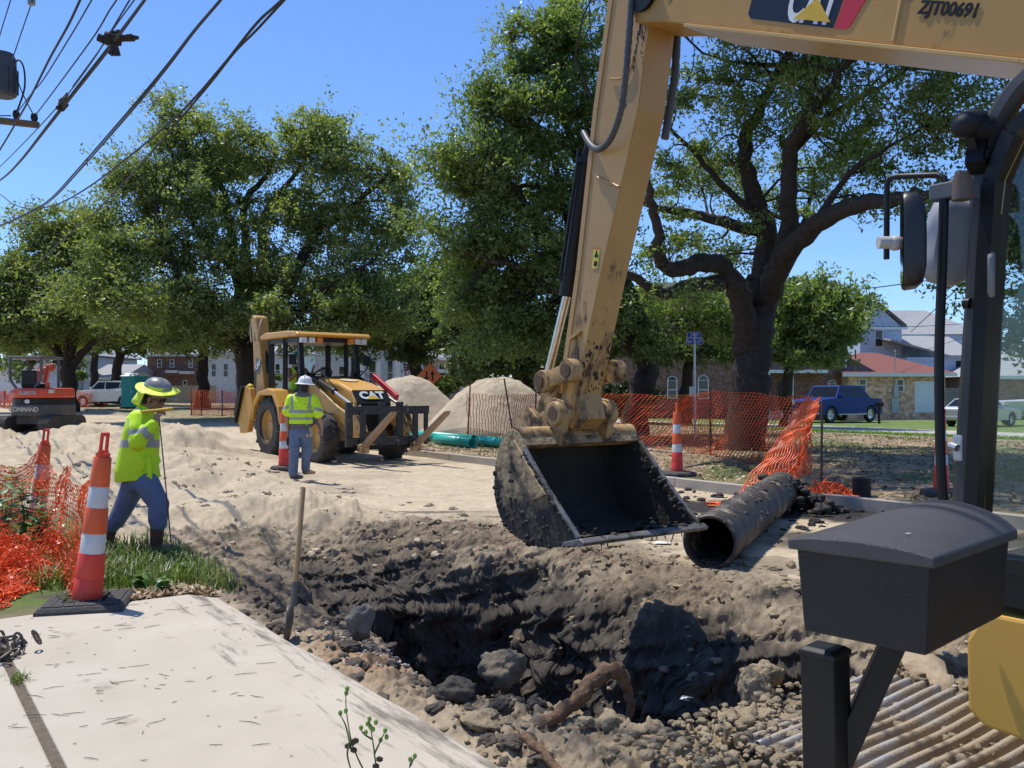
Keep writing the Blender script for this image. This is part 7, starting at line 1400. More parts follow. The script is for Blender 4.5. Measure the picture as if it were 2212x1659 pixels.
# ------------------------------------------------------------------ cars
def car(name, label, cat, c, rz, L, Wd, H, paint, hood, cab, bed=None, glass=None, wr=.36, group=None, rimm=None):
    """x forward. hood = (hood height, windscreen base x, roof front x, roof rear x, rear glass base x); bed = pickup bed height."""
    t = thing(name, label, cat, c, rz); hh, x1, x2, x3, x4 = hood; b = .32 if not bed else .44; f, r_ = L / 2, -L / 2; th = cab
    xa, xb = f - .95, r_ + 1.0; gl = glass or M('car_glass', (0.008, 0.009, 0.01), (0.012, 0.013, 0.014), 2, .15, spec=.3)
    def arch(x): return [(x + (wr + .07) * math.cos(a), wr + (wr + .07) * math.sin(a)) for a in np.linspace(0, math.pi, 9) if wr + (wr + .07) * math.sin(a) >= b - .01]
    low = [(f - .02, b + .1), (f, b + .3), (f - .03, hh - .12), (f - .25, hh - .02), (x1, hh + .06)]
    rear = [(x4, th), (r_ + .06, th - .02), (r_, th - .15), (r_, b + .2), (r_ + .05, b)]
    poly = low + rear + [(xb - wr - .07, b)] + arch(xb)[::-1] + [(xa - wr - .07, b)] + arch(xa)[::-1] + [(f - .1, b)]
    mb = MB(); mb.prism(poly, -Wd / 2, Wd / 2, lambda x, z, h: Vector((x, h, z))); body = mb.build('body', paint, t, bevel=.045)
    mb = MB(); wt = Wd / 2 - .16; wb = Wd / 2 - .03; vs = [(x1, -wb, hh + .02), (x4, -wb, th - .02), (x3, -wt, H), (x2, -wt, H), (x1, wb, hh + .02), (x4, wb, th - .02), (x3, wt, H), (x2, wt, H)]
    mb.add(vs, [(0, 1, 2, 3), (7, 6, 5, 4), (3, 2, 6, 7), (0, 3, 7, 4), (1, 5, 6, 2), (0, 4, 5, 1)]); mb.build('cabin', paint, t, bevel=.03)
    # side glass, windscreen, rear glass stand 4 mm proud
    def sidepane(xs0, xs1, s):
        def at(x, z): k = (z - hh) / (H - hh); return (x, s * (wb + (wt - wb) * k + .004), z)
        z0, z1 = max(hh, th) + .07, H - .09; fr = lambda x, z: x
        xf = lambda z: x1 + (x2 - x1) * (z - hh) / (H - hh) - .12; xr = lambda z: x4 + (x3 - x4) * (z - th) / (H - th) + .12
        a0, a1 = (min(xs1, xf(z0)), min(xs1, xf(z1))); b0, b1 = (max(xs0, xr(z0)), max(xs0, xr(z1)))
        mb = MB(); mb.add([at(b0, z0), at(a0, z0), at(a1, z1), at(b1, z1)], [(0, 1, 2, 3)]); mb.build('side_window', gl, t)
    mids = np.linspace(x4 + .1, x1 - .1, 3 if L < 4.7 else 4)
    for s in (-1, 1):
        for a0, a1 in zip(mids[:-1], mids[1:]): sidepane(a0 + .03, a1 - .03, s)
    def pane(xa_, za, xb_, zb, nm, o):
        mb = MB(); ka, kb = .12, .9; p = lambda k, s: (xa_ + (xb_ - xa_) * k + o[0], s * ((wb + (wt - wb) * k) - .09), za + (zb - za) * k + o[1]); mb.add([p(ka, -1), p(ka, 1), p(kb, 1), p(kb, -1)], [(0, 1, 2, 3)]); mb.build(nm, gl, t)
    pane(x1, hh + .02, x2, H, 'windscreen', (.004, .004)); pane(x4, th - .02, x3, H, 'rear_window', (-.004, .004))
    rm = rimm or M('rim_silver', (0.6, 0.6, 0.62), rough=.25, metal=.8)
    for x in (xa, xb):
        for s in (-1, 1): wheel(t, (x, s * (Wd / 2 - .12), wr), wr, .22, wr * .64, rm, 0, out=s)
    for s in (-1, 1):
        mb = MB(); mb.box((f - .16, s * (Wd / 2 - .26) - .18, hh - .30), (f + .012, s * (Wd / 2 - .26) + .18, hh - .10), None, .02); mb.build('headlight', M('headlight_lens', (0.6, 0.58, 0.5), rough=.15), t)
        mb = MB(); mb.box((r_ - .012, s * (Wd / 2 - .2) - .2, th - .32), (r_ + .15, s * (Wd / 2 - .2) + .205, th - .10), None, .02); mb.build('tail_light', M('tail_red', (0.55, 0.02, 0.02), rough=.2), t)
        mb = MB(); mb.box((x1 - .35, s * (Wd / 2 + .08) - .09, hh + .08), (x1 - .2, s * (Wd / 2 + .08) + .09, hh + .25), None, .03); mb.build('wing_mirror', paint, t)
    mb = MB(); mb.box((f - .04, -Wd * .22, hh - .36), (f + .012, Wd * .22, hh - .14), None, .01); mb.build('grille', blk, t)
    mb = MB(); mb.box((f - .06, -Wd / 2 + .05, b + .02), (f + .04, Wd / 2 - .05, b + .20), None, .03); mb.box((r_ - .04, -Wd / 2 + .05, b + .05), (r_ + .06, Wd / 2 - .05, b + .22), None, .03); mb.build('bumper', paint if bed is None else M('bumper_chrome', (0.55, 0.55, 0.56), rough=.25, metal=.7), t)
    if bed: 
        for s in (-1, 1): mb = MB(); mb.box((xb + .5, s * (Wd / 2 + .02) - .06, b - .02), (xa - .5, s * (Wd / 2 + .02) + .06, b + .05), None, .015); mb.build('side_step', M('bumper_chrome', (0.55, 0.55, 0.56)), t)
    return t
blue = M('car_blue', (0.001, 0.036, 0.20), (0.001, 0.03, 0.17), 2, .4, spec=.22); silver = M('car_silver', (0.5, 0.51, 0.52), rough=.25, metal=.4, coat=.5); cwhite = M('car_white', (0.72, 0.72, 0.72), rough=.3, coat=.4)
c = W(1806, 905, 48); car('pickup_truck', 'shiny blue pickup truck parked by the brick house', 'pickup', (c.x, c.y, gz(c.x, c.y)), R(-146), 5.4, 2.0, 1.98, blue, (1.26, 1.30, .85, -1.0, -1.75), 1.30, True, None, .43)
c = W(2118, 900, 43); car('silver_car', 'silver car with a red tail light parked across the far lawn', 'car', (c.x, c.y, gz(c.x, c.y)), R(35), 4.5, 1.78, 1.36, silver, (.86, .8, .1, -1.0, -1.7), .96, None, None, .32)
c = W(240, 882, 62); car('station_wagon', 'white station wagon parked on the far left street', 'car', (c.x, c.y, gz(c.x, c.y)), R(172), 5.0, 1.9, 1.78, cwhite, (1.10, 1.1, .5, -2.15, -2.4), 1.15, None, None, .36)
def boat():
    c = W(2225, 900, 46); t = thing('boat', 'white motor boat with an outboard engine at the right edge', 'boat', (c.x, c.y, gz(c.x, c.y)), R(10)); mb = MB(); vs = []
    for x, w_, z0, zt in ((-2.2, .9, .75, 1.25), (0, 1.0, .7, 1.3), (1.8, .7, .8, 1.4), (2.8, .05, 1.1, 1.5)): vs += [(x, -w_, zt), (x, -w_ * .7, z0), (x, 0, z0 - .15), (x, w_ * .7, z0), (x, w_, zt)]
    mb.add(vs, [(i * 5 + j, i * 5 + j + 1, i * 5 + j + 6, i * 5 + j + 5) for i in range(3) for j in range(4)] + [(0, 1, 2, 3, 4), (0, 4, 9, 14, 19, 15, 10, 5)]); mb.build('hull', cwhite, t, smooth=True)
    mb = MB(); mb.ball((-2.5, 0, 1.75), (.28, .22, .36), 14); mb.build('outboard_motor', cwhite, t, smooth=True); mb = MB(); mb.box((-2.6, -.1, .6), (-2.4, .1, 1.6), None, .03); mb.build('motor_leg', white, t)
    mb = MB(); mb.bar((-1.8, 0, .55), (3.2, 0, .5), .1); 
    mb.build('trailer_frame', galv, t)
    for s in (-1, 1): wheel(t, (-.6, s * .95, .3), .3, .18, .18, galv, 0, out=s)
boat()
# ------------------------------------------------------------------ buildings
def wpt(u, v, Y): return W(u, v, Y)
def wall_box(mb, u0, u1, v0, v1, Y, depth):
    a, b = W(u0, v1, Y), W(u1, v0, Y); mb.box((a.x, Y, a.z), (b.x, Y + depth, b.z)); return a, b
def house(label, u0, u1, vt, Y, depth, wm, wins, roof=None, name='house', base=None, doors=(), frame=white, cat='house', extra=None):
    cx = ((u0 + u1) / 2 - CU) / F * Y; g = gz(cx, Y) if base is None else base; t = thing(name, label, cat, (cx, Y + depth / 2, g))
    a, b = W(u0, vt, Y), W(u1, vt, Y); zt = a.z; mb = MB(); mb.box((a.x, Y, g - .4), (b.x, Y + depth, zt)); mb.build('wall', wm, t, world=True)
    def opening(u, v, w_, h_, nm, pm, arch=False, panes=2):
        c = W(u, v, Y); hw, hh = w_ / F * Y / 2, h_ / F * Y / 2; fw = .07; mb = MB(); zr = c.z + hh
        if arch:
            mb.prism([(c.x - hw, c.z - hh), (c.x + hw, c.z - hh)] + [(c.x + hw * math.cos(q), zr + hw * math.sin(q)) for q in np.linspace(0, math.pi, 9)], Y - .05, Y - .005, lambda x, z, y: Vector((x, y, z)))
        else: mb.box((c.x - hw, Y - .05, c.z - hh), (c.x + hw, Y - .005, c.z + hh))
        fr = mb.build(nm, frame, t, world=True); mb = MB(); k = .78
        if panes == 1: mb.box((c.x - hw + fw, Y - .056, c.z - hh + fw), (c.x + hw - fw, Y - .052, c.z + hh - fw))
        else:
            mb.box((c.x - hw + fw, Y - .056, c.z - hh + fw), (c.x + hw - fw, Y - .052, c.z - .03)); mb.box((c.x - hw + fw, Y - .056, c.z + .03), (c.x + hw - fw, Y - .052, c.z + hh - (fw if not arch else 0)))
        if arch: mb.prism([(c.x + (hw - fw) * math.cos(q), zr + .03 + (hw - fw) * math.sin(q)) for q in np.linspace(0, math.pi, 9)], Y - .056, Y - .052, lambda x, z, y: Vector((x, y, z)))
        mb.build('pane', pm, fr, world=True)
    for w_ in wins: opening(*w_[:4], 'window', wglass, *(w_[4:]))
    for d in doors: 
        c = W(d[0], d[1], Y); hw, hh = d[2] / F * Y / 2, d[3] / F * Y / 2; mb = MB(); mb.box((c.x - hw, Y - .04, c.z - hh), (c.x + hw, Y - .004, c.z + hh)); mb.build('door', d[4], t, world=True)
    if roof:
        kind, rm, vr, ov = roof[:4]; zr = CH - (vr - HV) / F * (Y + depth / 2); x0, x1, y0, y1 = a.x - ov, b.x + ov, Y - ov, Y + depth + ov; ym = (y0 + y1) / 2; mb = MB(); th = .12; ze = zt
        if kind == 'hip': q = min((x1 - x0) * .42, (y1 - y0) / 2); top = [(x0 + q, ym, zr), (x1 - q, ym, zr)]
        elif kind == 'gablex': top = [(x0, ym, zr), (x1, ym, zr)]
        if kind in ('hip', 'gablex'):
            vs = [(x0, y0, ze), (x1, y0, ze), (x1, y1, ze), (x0, y1, ze)] + top; vs2 = vs[:4]; mb.add(vs, [(0, 1, 5, 4), (2, 3, 4, 5), (1, 2, 5), (3, 0, 4), (3, 2, 1, 0)])
        if kind == 'gabley':
            xm = roof[4] if len(roof) > 4 else (x0 + x1) / 2; zr = CH - (vr - HV) / F * Y; vs = [(x0, y0, ze), (x1, y0, ze), (x1, y1, ze), (x0, y1, ze), (xm, y0, zr), (xm, y1, zr)]; mb.add([Vector(v) + Vector((0, 0, .1)) for v in vs], [(1, 2, 5, 4), (3, 0, 4, 5)]); mb.add(vs, [(1, 4, 5, 2), (3, 5, 4, 0)])
            m2 = MB(); m2.add([(a.x, Y, zt - .02), (b.x, Y, zt - .02), (xm, Y, zr - .15), (a.x, Y + depth, zt - .02), (b.x, Y + depth, zt - .02), (xm, Y + depth, zr - .15)], [(0, 1, 2), (5, 4, 3), (0, 2, 5, 3), (1, 4, 5, 2), (0, 3, 4, 1)]); m2.build('gable', wm, t, world=True)
        mb.build('roof', rm, t, world=True)
        mb = MB(); mb.box((x0 - .01, y0 - .03, ze - .22), (x1 + .01, y0 + .0, ze - .005)); mb.build('fascia', frame, t, world=True)
    return t
brk1 = brickmat('brick_dark', (0.24, 0.10, 0.07), (0.32, 0.17, 0.12), (0.12, 0.10, 0.085)); brk2 = brickmat('brick_tan', (0.62, 0.27, 0.145), (0.80, 0.49, 0.31), (0.66, 0.55, 0.45)); brk3 = brickmat('brick_maroon', (0.19, 0.08, 0.06), (0.25, 0.13, 0.1), (0.23, 0.2, 0.17))
siding = stripemat('blue_siding', (0.50, 0.58, 0.70), (0.36, 0.43, 0.53), .17); sidingw = stripemat('white_siding', (0.70, 0.71, 0.73), (0.5, 0.51, 0.53), .17); tanst = M('tan_stucco', (0.52, 0.44, 0.30), (0.46, 0.385, 0.26), 2, .9)
rred = M('red_shingle', (0.24, 0.085, 0.065), (0.17, 0.065, 0.05), 6, .9, bump=.5, bscale=12); rgrey = M('grey_shingle', (0.36, 0.36, 0.36), (0.27, 0.27, 0.27), 5, .9, bump=.4, bscale=10); rdark = M('dark_shingle', (0.12, 0.11, 0.105), (0.08, 0.075, 0.07), 5, .9)
Y = 57
hs = house('dark brown brick house with arched windows behind the big oak', 1250, 1828, 690, Y, 10, brk1, [(1452, 842, 22, 38, True), (1519, 842, 24, 40, True), (1797, 846, 18, 34, True), (1400, 842, 22, 38, True)], ('hip', rdark, 610, .4), doors=[(1690, 858, 18, 66, M('door_dark', (0.05, 0.045, 0.045)))])
mb = MB()
for u in (1657, 1708): p = W(u, 845, Y - 1.1); mb.box((p.x - .14, Y - 1.24, -.3), (p.x + .14, Y - .96, 2.75))
mb.build('porch_column', white, hs, world=True)
mb = MB(); a, b = W(1640, 0, Y), W(1775, 0, Y); mb.box((a.x, Y - 1.3, 2.75), (b.x, Y - .01, 2.95)); mb.build('porch_beam', white, hs, world=True)
mb = MB(); p = W(1826, 0, Y); mb.tube([Vector((p.x, Y - .08, -.3)), Vector((p.x, Y - .08, 5.2))], .06, 8); mb.build('downpipe', white, hs, world=True)
mb = MB(); p = W(1617, 815, Y); mb.ball((p.x, Y - .15, p.z), .09, 8); o = mb.build('porch_lamp', M('lamp_glow', (0.9, 0.7, 0.05), rough=.3), hs, world=True); nd = MATS['lamp_glow'].node_tree.nodes['Principled BSDF']; nd.inputs['Emission Color'].default_value = (1, .75, .05, 1); nd.inputs['Emission Strength'].default_value = 1.5
Y = 56
hr = house('single storey tan brick house with a red hip roof and white garage door', 1831, 2042, 806, Y, 9, brk2, [(1863, 832, 17, 28), (1944, 833, 17, 29)], ('hip', rred, 762, .5), doors=[(1998, 857, 46, 68, M('garage_white', (0.72, 0.74, 0.78), (0.68, 0.7, 0.74), 2, .5))])
mb = MB(); p = W(1932, 845, Y); mb.box((p.x - .22, Y - .14, .2), (p.x + .22, Y - .01, 1.15)); mb.box((p.x - .1, Y - .16, 1.2), (p.x + .22, Y - .01, 1.9), None, .02); mb.build('meter_box', M('meter_grey', (0.45, 0.47, 0.46), rough=.5), hr, world=True)
mb = MB(); mb.tube([Vector((p.x, Y - .1, 1.9)), Vector((p.x, Y - .1, 4.1))], .035, 8); mb.ball((p.x, Y - .1, 4.12), .08, 8); mb.build('service_mast', galv, hr, world=True)
mb = MB(); p2 = W(1848, 775, 58.5); mb.tube([p2, p2 + Vector((0, 0, .6))], .05, 8); mb.build('roof_vent', M('vent_red', (0.14, 0.05, 0.04)), hr, world=True)
Y = 67
hb = house('tall pale blue sided house with grey roofs behind the red roof', 1858, 1948, 706, Y, 12, siding, [(1898, 731, 19, 38)], ('gabley', rgrey, 655, .3, W(1895, 0, Y).x))
mb = MB(); a, b = W(1948, 722, Y + 2.0), W(2110, 722, Y + 2.0); mb.box((a.x, Y + 2, -.5), (b.x, Y + 10, a.z)); mb.build('wall', siding, hb, world=True)
mb = MB(); x0, x1, y0, y1, ze = W(1895, 0, Y).x, b.x + .4, Y + 1.5, Y + 10.5, a.z; zr = W(0, 655, Y).z; vs = [(x0, y0 + 1, ze), (x1, y0, ze), (x1, y1, ze), (x0, y1, ze), (x0, (y0 + y1) / 2, zr), (x1 - 2.5, (y0 + y1) / 2, zr)]; mb.add(vs, [(0, 1, 5, 4), (2, 3, 4, 5), (1, 2, 5)]); mb.build('roof', rgrey, hb, world=True)
mb = MB(); a, b = W(1960, 772, Y - 2), W(2095, 772, Y - 2); mb.box((a.x, Y - 2, -.5), (b.x, Y + 2, a.z)); mb.build('front_wing', siding, hb, world=True)
mb = MB(); x0, x1, y0, y1, ze = a.x - .3, b.x + .3, Y - 2.4, Y + 2.0, a.z; zr = W(0, 726, Y).z; mb.add([(x0 - 1.0, y0 + .2, ze + 1.2), (x1, y0, ze), (x1, y1, zr), (x0 - 1.0, y1, zr), (x0 + 3.2, y0, ze)], [(0, 4, 1, 2, 3)]); o = mb.build('wing_roof', rgrey, hb, world=True); m = o.modifiers.new('thick', 'SOLIDIFY'); m.thickness = .15
for u, v, w_, h_, m_ in ((1990, 800, 30, 20, white), (2070, 800, 10, 40, blk), (2085, 800, 18, 38, white)): mb = MB(); p = W(u, v, Y - 2); hw, hh = w_ / F * Y / 2, h_ / F * Y / 2; mb.box((p.x - hw, Y - 2.06, p.z - hh), (p.x + hw, Y - 2.003, p.z + hh)); fr = mb.build('window' if m_ is white else 'shutter', m_, hb, world=True); 
def board_fence(label, u0, u1, vt, Y, m_, h=None):
    a, b = W(u0, vt, Y), W(u1, vt, Y); g = gz(a.x, Y); t = thing('board_fence', label, 'fence', ((a.x + b.x) / 2, Y, g)); mb = MB(); n = int((b.x - a.x) / .16)
    for k in range(n): x = a.x + k * .16; mb.box((x, Y, g - .1), (x + .145, Y + .03, a.z + .02 * math.sin(k * 2.3)))
    mb.build('boards', m_, t, world=True); mb = MB(); mb.box((a.x, Y + .035, g + .4), (b.x, Y + .10, g + .5)); mb.box((a.x, Y + .035, a.z - .3), (b.x, Y + .10, a.z - .2)); mb.build('rail', m_, t, world=True); return t
greyw = M('grey_boards', (0.33, 0.32, 0.29), (0.22, 0.21, 0.19), 5, .9)
board_fence('weathered grey board fence right of the white garage', 2025, 2130, 838, 60, greyw)
board_fence('tan board fence in front of the far brick apartments', 330, 470, 833, 76, M('tan_boards', (0.42, 0.36, 0.26), (0.33, 0.28, 0.2), 5, .9))
house('low brown brick house at the right edge behind the boat', 2150, 2420, 812, 58, 9, brk1, [(2240, 840, 30, 40)], ('hip', rgrey, 755, .5))
Y = 84
hp_ = house('maroon brick apartment block with white balconies beyond the portable toilet', 318, 432, 765, Y, 12, brk3, [(345, 785, 10, 18), (372, 785, 10, 18), (412, 785, 9, 20), (345, 832, 10, 18), (400, 832, 9, 22)], ('hip', rgrey, 735, .5), 'apartment_building', cat='apartments')
for u, v in ((378, 806), (408, 808)): mb = MB(); p = W(u, v, Y); mb.box((p.x - .55, Y - 1.0, p.z), (p.x + .55, Y - .01, p.z + .25)); mb.build('balcony', white, hp_, world=True)
house('white apartment house between the oak trunks at left', 446, 640, 760, 80, 12, sidingw, [(462, 800, 12, 30), (488, 800, 12, 30), (514, 800, 12, 30), (570, 800, 12, 30), (600, 800, 12, 30)], ('hip', rgrey, 725, .5))
house('pale blue gabled house at the far left', 120, 200, 770, 84, 10, siding, [(140, 800, 14, 22), (170, 800, 14, 22)], ('gabley', rgrey, 735, .4))
house('small grey house with a light gable roof beyond the station wagon', 198, 262, 815, 78, 8, M('sage_siding', (0.5, 0.52, 0.46), rough=.9), [(215, 830, 10, 14)], ('gablex', rgrey, 787, .4))
house('white cottage wall at the left edge of the street', -60, 90, 800, 88, 9, sidingw, [(40, 820, 14, 20)], ('hip', rdark, 770, .4))
hw_ = house('white two storey house with tall windows behind the backhoe', 680, 868, 705, 62, 11, sidingw, [(805, 805, 17, 56), (843, 805, 15, 56), (700, 810, 18, 40), (740, 810, 18, 40)], ('hip', rgrey, 660, .5))
mb = MB()
for u in (787, 822, 862): p = W(u, 0, 62); mb.box((p.x - .15, 61.0, -.3), (p.x + .15, 61.3, 4.6))
mb.build('porch_column', white, hw_, world=True)
ht_ = house('tan stucco house with a white porch frame behind the orange diamond sign', 868, 1032, 772, 66, 10, tanst, [(985, 808, 20, 50, False, 1), (955, 800, 16, 30)], ('hip', rgrey, 735, .5))
mb = MB()
for u in (890, 912, 1001, 1030): p = W(u, 0, 66); mb.box((p.x - .16, 64.9, -.3), (p.x + .16, 65.2, 3.6))
a, b = W(884, 0, 66), W(1034, 0, 66); mb.box((a.x, 64.8, 2.95), (b.x, 65.3, 3.2)); mb.build('porch_frame', white, ht_, world=True)
hi = house('pale house with an iron balcony rail behind the second sand pile', 1118, 1260, 740, 60, 10, M('pale_stucco', (0.58, 0.56, 0.52), (0.5, 0.48, 0.45), 2, .9), [(1150, 800, 14, 46), (1195, 800, 14, 46), (1230, 800, 14, 46)], ('hip', rdark, 700, .5))
mb = MB(); a, b = W(1120, 0, 59), W(1258, 0, 59)
for z in (.4, 1.5): mb.bar((a.x, 59, z), (b.x, 59, z), .05)
for k in range(40): x = a.x + (b.x - a.x) * k / 39; mb.bar((x, 59, .3), (x, 59, 1.5), .025)
mb.build('iron_railing', blk, hi, world=True)

# ------------------------------------------------------------------ sand piles
def sand_pile(label, u, vb, vt, ru, Y, seed, peak=0.0):
    c = W(u, vb, Y); g = gz(c.x, c.y); H = CH - (vt - HV) / F * Y - g; Rr = ru / F * Y; n, m = 90, 150; V = []; rr = np.linspace(0, 1, n)[:, None]; a = np.linspace(0, 2 * math.pi, m, endpoint=False)[None]
    e = 1 + .14 * np.sin(2 * a + seed) + .08 * np.sin(5 * a + seed); x = rr * np.cos(a) * e * Rr * 1.25; y = rr * np.sin(a) * e * Rr * 1.1; d = rr * np.ones_like(a)
    lin = np.clip(1.42 * (1 - d) - .10 * np.cos(3 * a + seed) * d, 0, 2); kk = .30; hh_ = np.clip(.5 + .5 * (lin - .98) / kk, 0, 1); prof = lin * (1 - hh_) + .98 * hh_ - kk * hh_ * (1 - hh_); prof = prof * (1 - .10 * np.cos(a + seed) * ss(0, .4, d) * (1 - d)); z = H * prof; z = z + (.10 * fbm(x + seed, y, .9, 3, seed) + .14 * np.maximum(0, fbm(x, y + seed, 2.2, 4, seed + 2)) * ss(0, .2, fbm(x, y, .35, 2, seed + 7) + .1) + .03 * fbm(x, y, 9, 2, seed + 4)) * (1 - d ** 6)
    z[-1] = -.3; V = np.stack([x + c.x, y + c.y, z + g], 2).reshape(-1, 3); i = np.arange(n * m).reshape(n, m); j = np.roll(i, -1, 1); Fq = np.stack([i[:-1].ravel(), i[1:].ravel(), j[1:].ravel(), j[:-1].ravel()], 1)
    o = npmesh('sand_pile', V, Fq, sandm, None, smooth=True); tag(o, label, 'sand pile', 'sand piles on the median'); return o
sand_pile('pale sand pile behind the backhoe forks', 862, 940, 815, 118, 31.5, 3)
sand_pile('round topped sand pile right behind the net fence', 1062, 945, 822, 128, 29.5, 9)
o = MB(); p0, p1 = G(868, 974), G(935, 988); o.bar(p0 + Vector((0, .05, .09)), p1 + Vector((0, .05, .09)), .12, .16, bev=.01); tag(o.build('timber', M('old_timber', (0.2, 0.14, 0.09), (0.13, 0.09, 0.06), 8, .9)), 'old brown timber lying in front of the teal pipes', 'timber')

# ------------------------------------------------------------------ signs and small things
def post_thing(name, label, cat, u, v, Y, z=None): c = W(u, v, Y); g = gz(c.x, c.y); return thing(name, label, cat, (c.x, c.y, g)), c, g
sgn_blue = M('sign_blue', (0.01, 0.05, 0.45), rough=.4); sgn_w = M('sign_white', (0.75, 0.75, 0.75), rough=.4)
t, c, g = post_thing('street_sign', 'blue street name signs on a thin galvanised post', 'street sign', 1502, 905, 25.5)
mb = MB(); mb.tube([Vector((0, 0, -.2)), W(1500, 720, 25.5) - Vector(t.location)], .035, 8); mb.build('post', galv, t, smooth=True)
def plate(par, u0, u1, v0, v1, Y, m_, nm, edge=None, dy=0.0, tilt=0):
    a, b = W(u0, v1, Y), W(u1, v0, Y); mb = MB(); o = Vector(par.location)
    if edge: mb.box((a.x - .012 - o.x, -.015 + Y + dy - o.y, a.z - .012 - o.z), (b.x + .012 - o.x, Y + dy - .002 - o.y, b.z + .012 - o.z)); e = mb.build(nm + '_edge', edge, par); mb = MB()
    mb.box((a.x - o.x, -.03 + Y + dy - o.y, a.z - o.z), (b.x - o.x, Y + dy - .016 - o.y, b.z - o.z)); return mb.build(nm, m_, par)
def sign_text(par, s, u, v, Y, size, m_, bold=0.0, sx=1.0, dy=-.045):
    p = W(u, v, Y) - Vector(par.location); return text(s, size, plane_mx(p + Vector((0, dy, 0)), (1, 0, 0), (0, 0, 1)), m_, par, bold=bold, sx=sx)
plate(t, 1485, 1513, 718, 729, 25.5, sgn_blue, 'name_plate', sgn_w); sign_text(t, '34th', 1499, 723.5, 25.5, .17, sgn_w, .0, .8)
plate(t, 1483, 1517, 731, 743, 25.5, sgn_blue, 'name_plate', sgn_w); sign_text(t, 'Fleur De Lis', 1496.5, 737.5, 25.5, .155, sgn_w, .0, .52); sign_text(t, 'Dr', 1513.5, 735, 25.5, .085, sgn_w, .002, .6)
plate(t, 1489, 1500, 835, 857, 25.5, sgn_w, 'notice_plate')
t, c, g = post_thing('road_work_sign', 'orange diamond sign with up and down arrows near the bushes', 'road sign', 928, 850, 42); k = 27 / F * 42; cz = W(928, 812, 42).z - g; og = M('sign_orange', (0.80, 0.16, 0.02), rough=.45)
mb = MB(); mb.prism([(0, -k), (k, 0), (0, k), (-k, 0)], -.03, -.01, lambda x, z, y: Vector((x, y, z + cz))); sp_ = mb.build('sign_panel', og, t); mb = MB(); mb.prism([(0, -k * 1.04), (k * 1.04, 0), (0, k * 1.04), (-k * 1.04, 0)], -.009, 0, lambda x, z, y: Vector((x, y, z + cz))); mb.build('sign_border', blk, t)
for s, x in ((-1, -.14), (1, .14)):
    mb = MB(); mb.prism([(x - .04, -.22 * s), (x + .04, -.22 * s), (x + .04, .05 * s), (x + .12, .05 * s), (x, .27 * s), (x - .12, .05 * s), (x - .04, .05 * s)], -.036, -.031, lambda x_, z, y: Vector((x_, y, z + cz))); mb.build('arrow', blk, sp_)
mb = MB(); mb.bar((-.05, .04, cz), (-.3, .1, -.1), .05); mb.bar((.05, .04, cz), (.3, .1, -.1), .05); mb.build('stand', galv, t)
t, c, g = post_thing('yield_sign', 'red and white triangular sign seen nearly edge on above the first sand pile', 'road sign', 878, 850, 52); cz = W(878, 806, 52).z - g; t.rotation_euler = (0, 0, R(70)); mb = MB(); mb.prism([(-.45, .38), (.45, .38), (0, -.42)], -.02, 0, lambda x, z, y: Vector((x, y, z + cz))); mb.build('sign_panel', M('sign_red', (0.5, 0.03, 0.03), rough=.4), t); mb = MB(); mb.tube([(0, .04, 0), (0, .04, cz + .4)], .03, 8); mb.build('post', galv, t); mb = MB(); mb.prism([(-.25, .26), (.25, .26), (0, -.2)], -.028, -.021, lambda x, z, y: Vector((x, y, z + cz))); mb.build('sign_face', sgn_w, t)
for lab, u, v, w_, h_, rot, s in (('tilted red and white for sale yard sign behind the net', 1677, 897, 27, 16, R(-8), 'FOR SALE'), ('second red and white yard sign leaning right behind the net', 1716, 907, 26, 16, R(14), 'OPEN HOUSE')):
    Y = 30; c = W(u, v, Y); g = gz(c.x, c.y); t = thing('yard_sign', lab, 'sign', (c.x, c.y, g)); hw, hh = w_ / F * Y / 2, h_ / F * Y / 2; r_ = Matrix.Translation((0, 0, c.z - g)) @ Matrix.Rotation(rot, 4, 'Y'); mb = MB(); mb.box((-hw, -.01, -hh), (hw, 0, hh), r_); pn = mb.build('sign_panel', sgn_w, t); rm_ = M('sign_red', (0.5, 0.03, 0.03)); 
    mb = MB(); mb.box((-hw + .02, -.014, hh * .35), (hw - .02, -.0105, hh - .02), r_); mb.box((-hw + .02, -.014, -hh + .02), (hw - .02, -.0105, -hh * .45), r_); mb.build('sign_band', rm_, pn); text(s, .10, r_ @ plane_mx((0, -.016, -.01), (1, 0, 0), (0, 0, 1)), rm_, pn, bold=.003, sx=.8 if len(s) < 9 else .6)
    mb = MB()
    for x in (-hw * .6, hw * .6): mb.tube([Vector((x, .01, -.1)), r_ @ Vector((x, .01, hh))], .006, 5)
    mb.build('wire_stand', blk, t)
t, c, g = post_thing('kerb_mailbox', 'small dark mailbox on a post right of the blue pickup', 'mailbox', 1899, 919, 46); mb = MB(); mb.bar((0, 0, -.1), (0, 0, .95), .1); mb.build('post', blk, t); mb = MB(); mb.box((-.22, -.1, .9), (.22, .1, 1.12), None, .04); mb.build('box', blk, t)
t = thing('drain_ring', 'two stacked black plastic drain rings on the shady median', 'drain ring', (*W(1861, 1065, 12.4).xy, gz(*W(1861, 1065, 12.4).xy))); 
for z0 in (0, .13): mb = MB(); mb.lathe([(.125, z0), (.125, z0 + .115), (.132, z0 + .115), (.132, z0 + .128), (.105, z0 + .128), (.105, z0 + .0)], 28, None, cap=False); mb.build('ring', blkm, t, smooth=True)
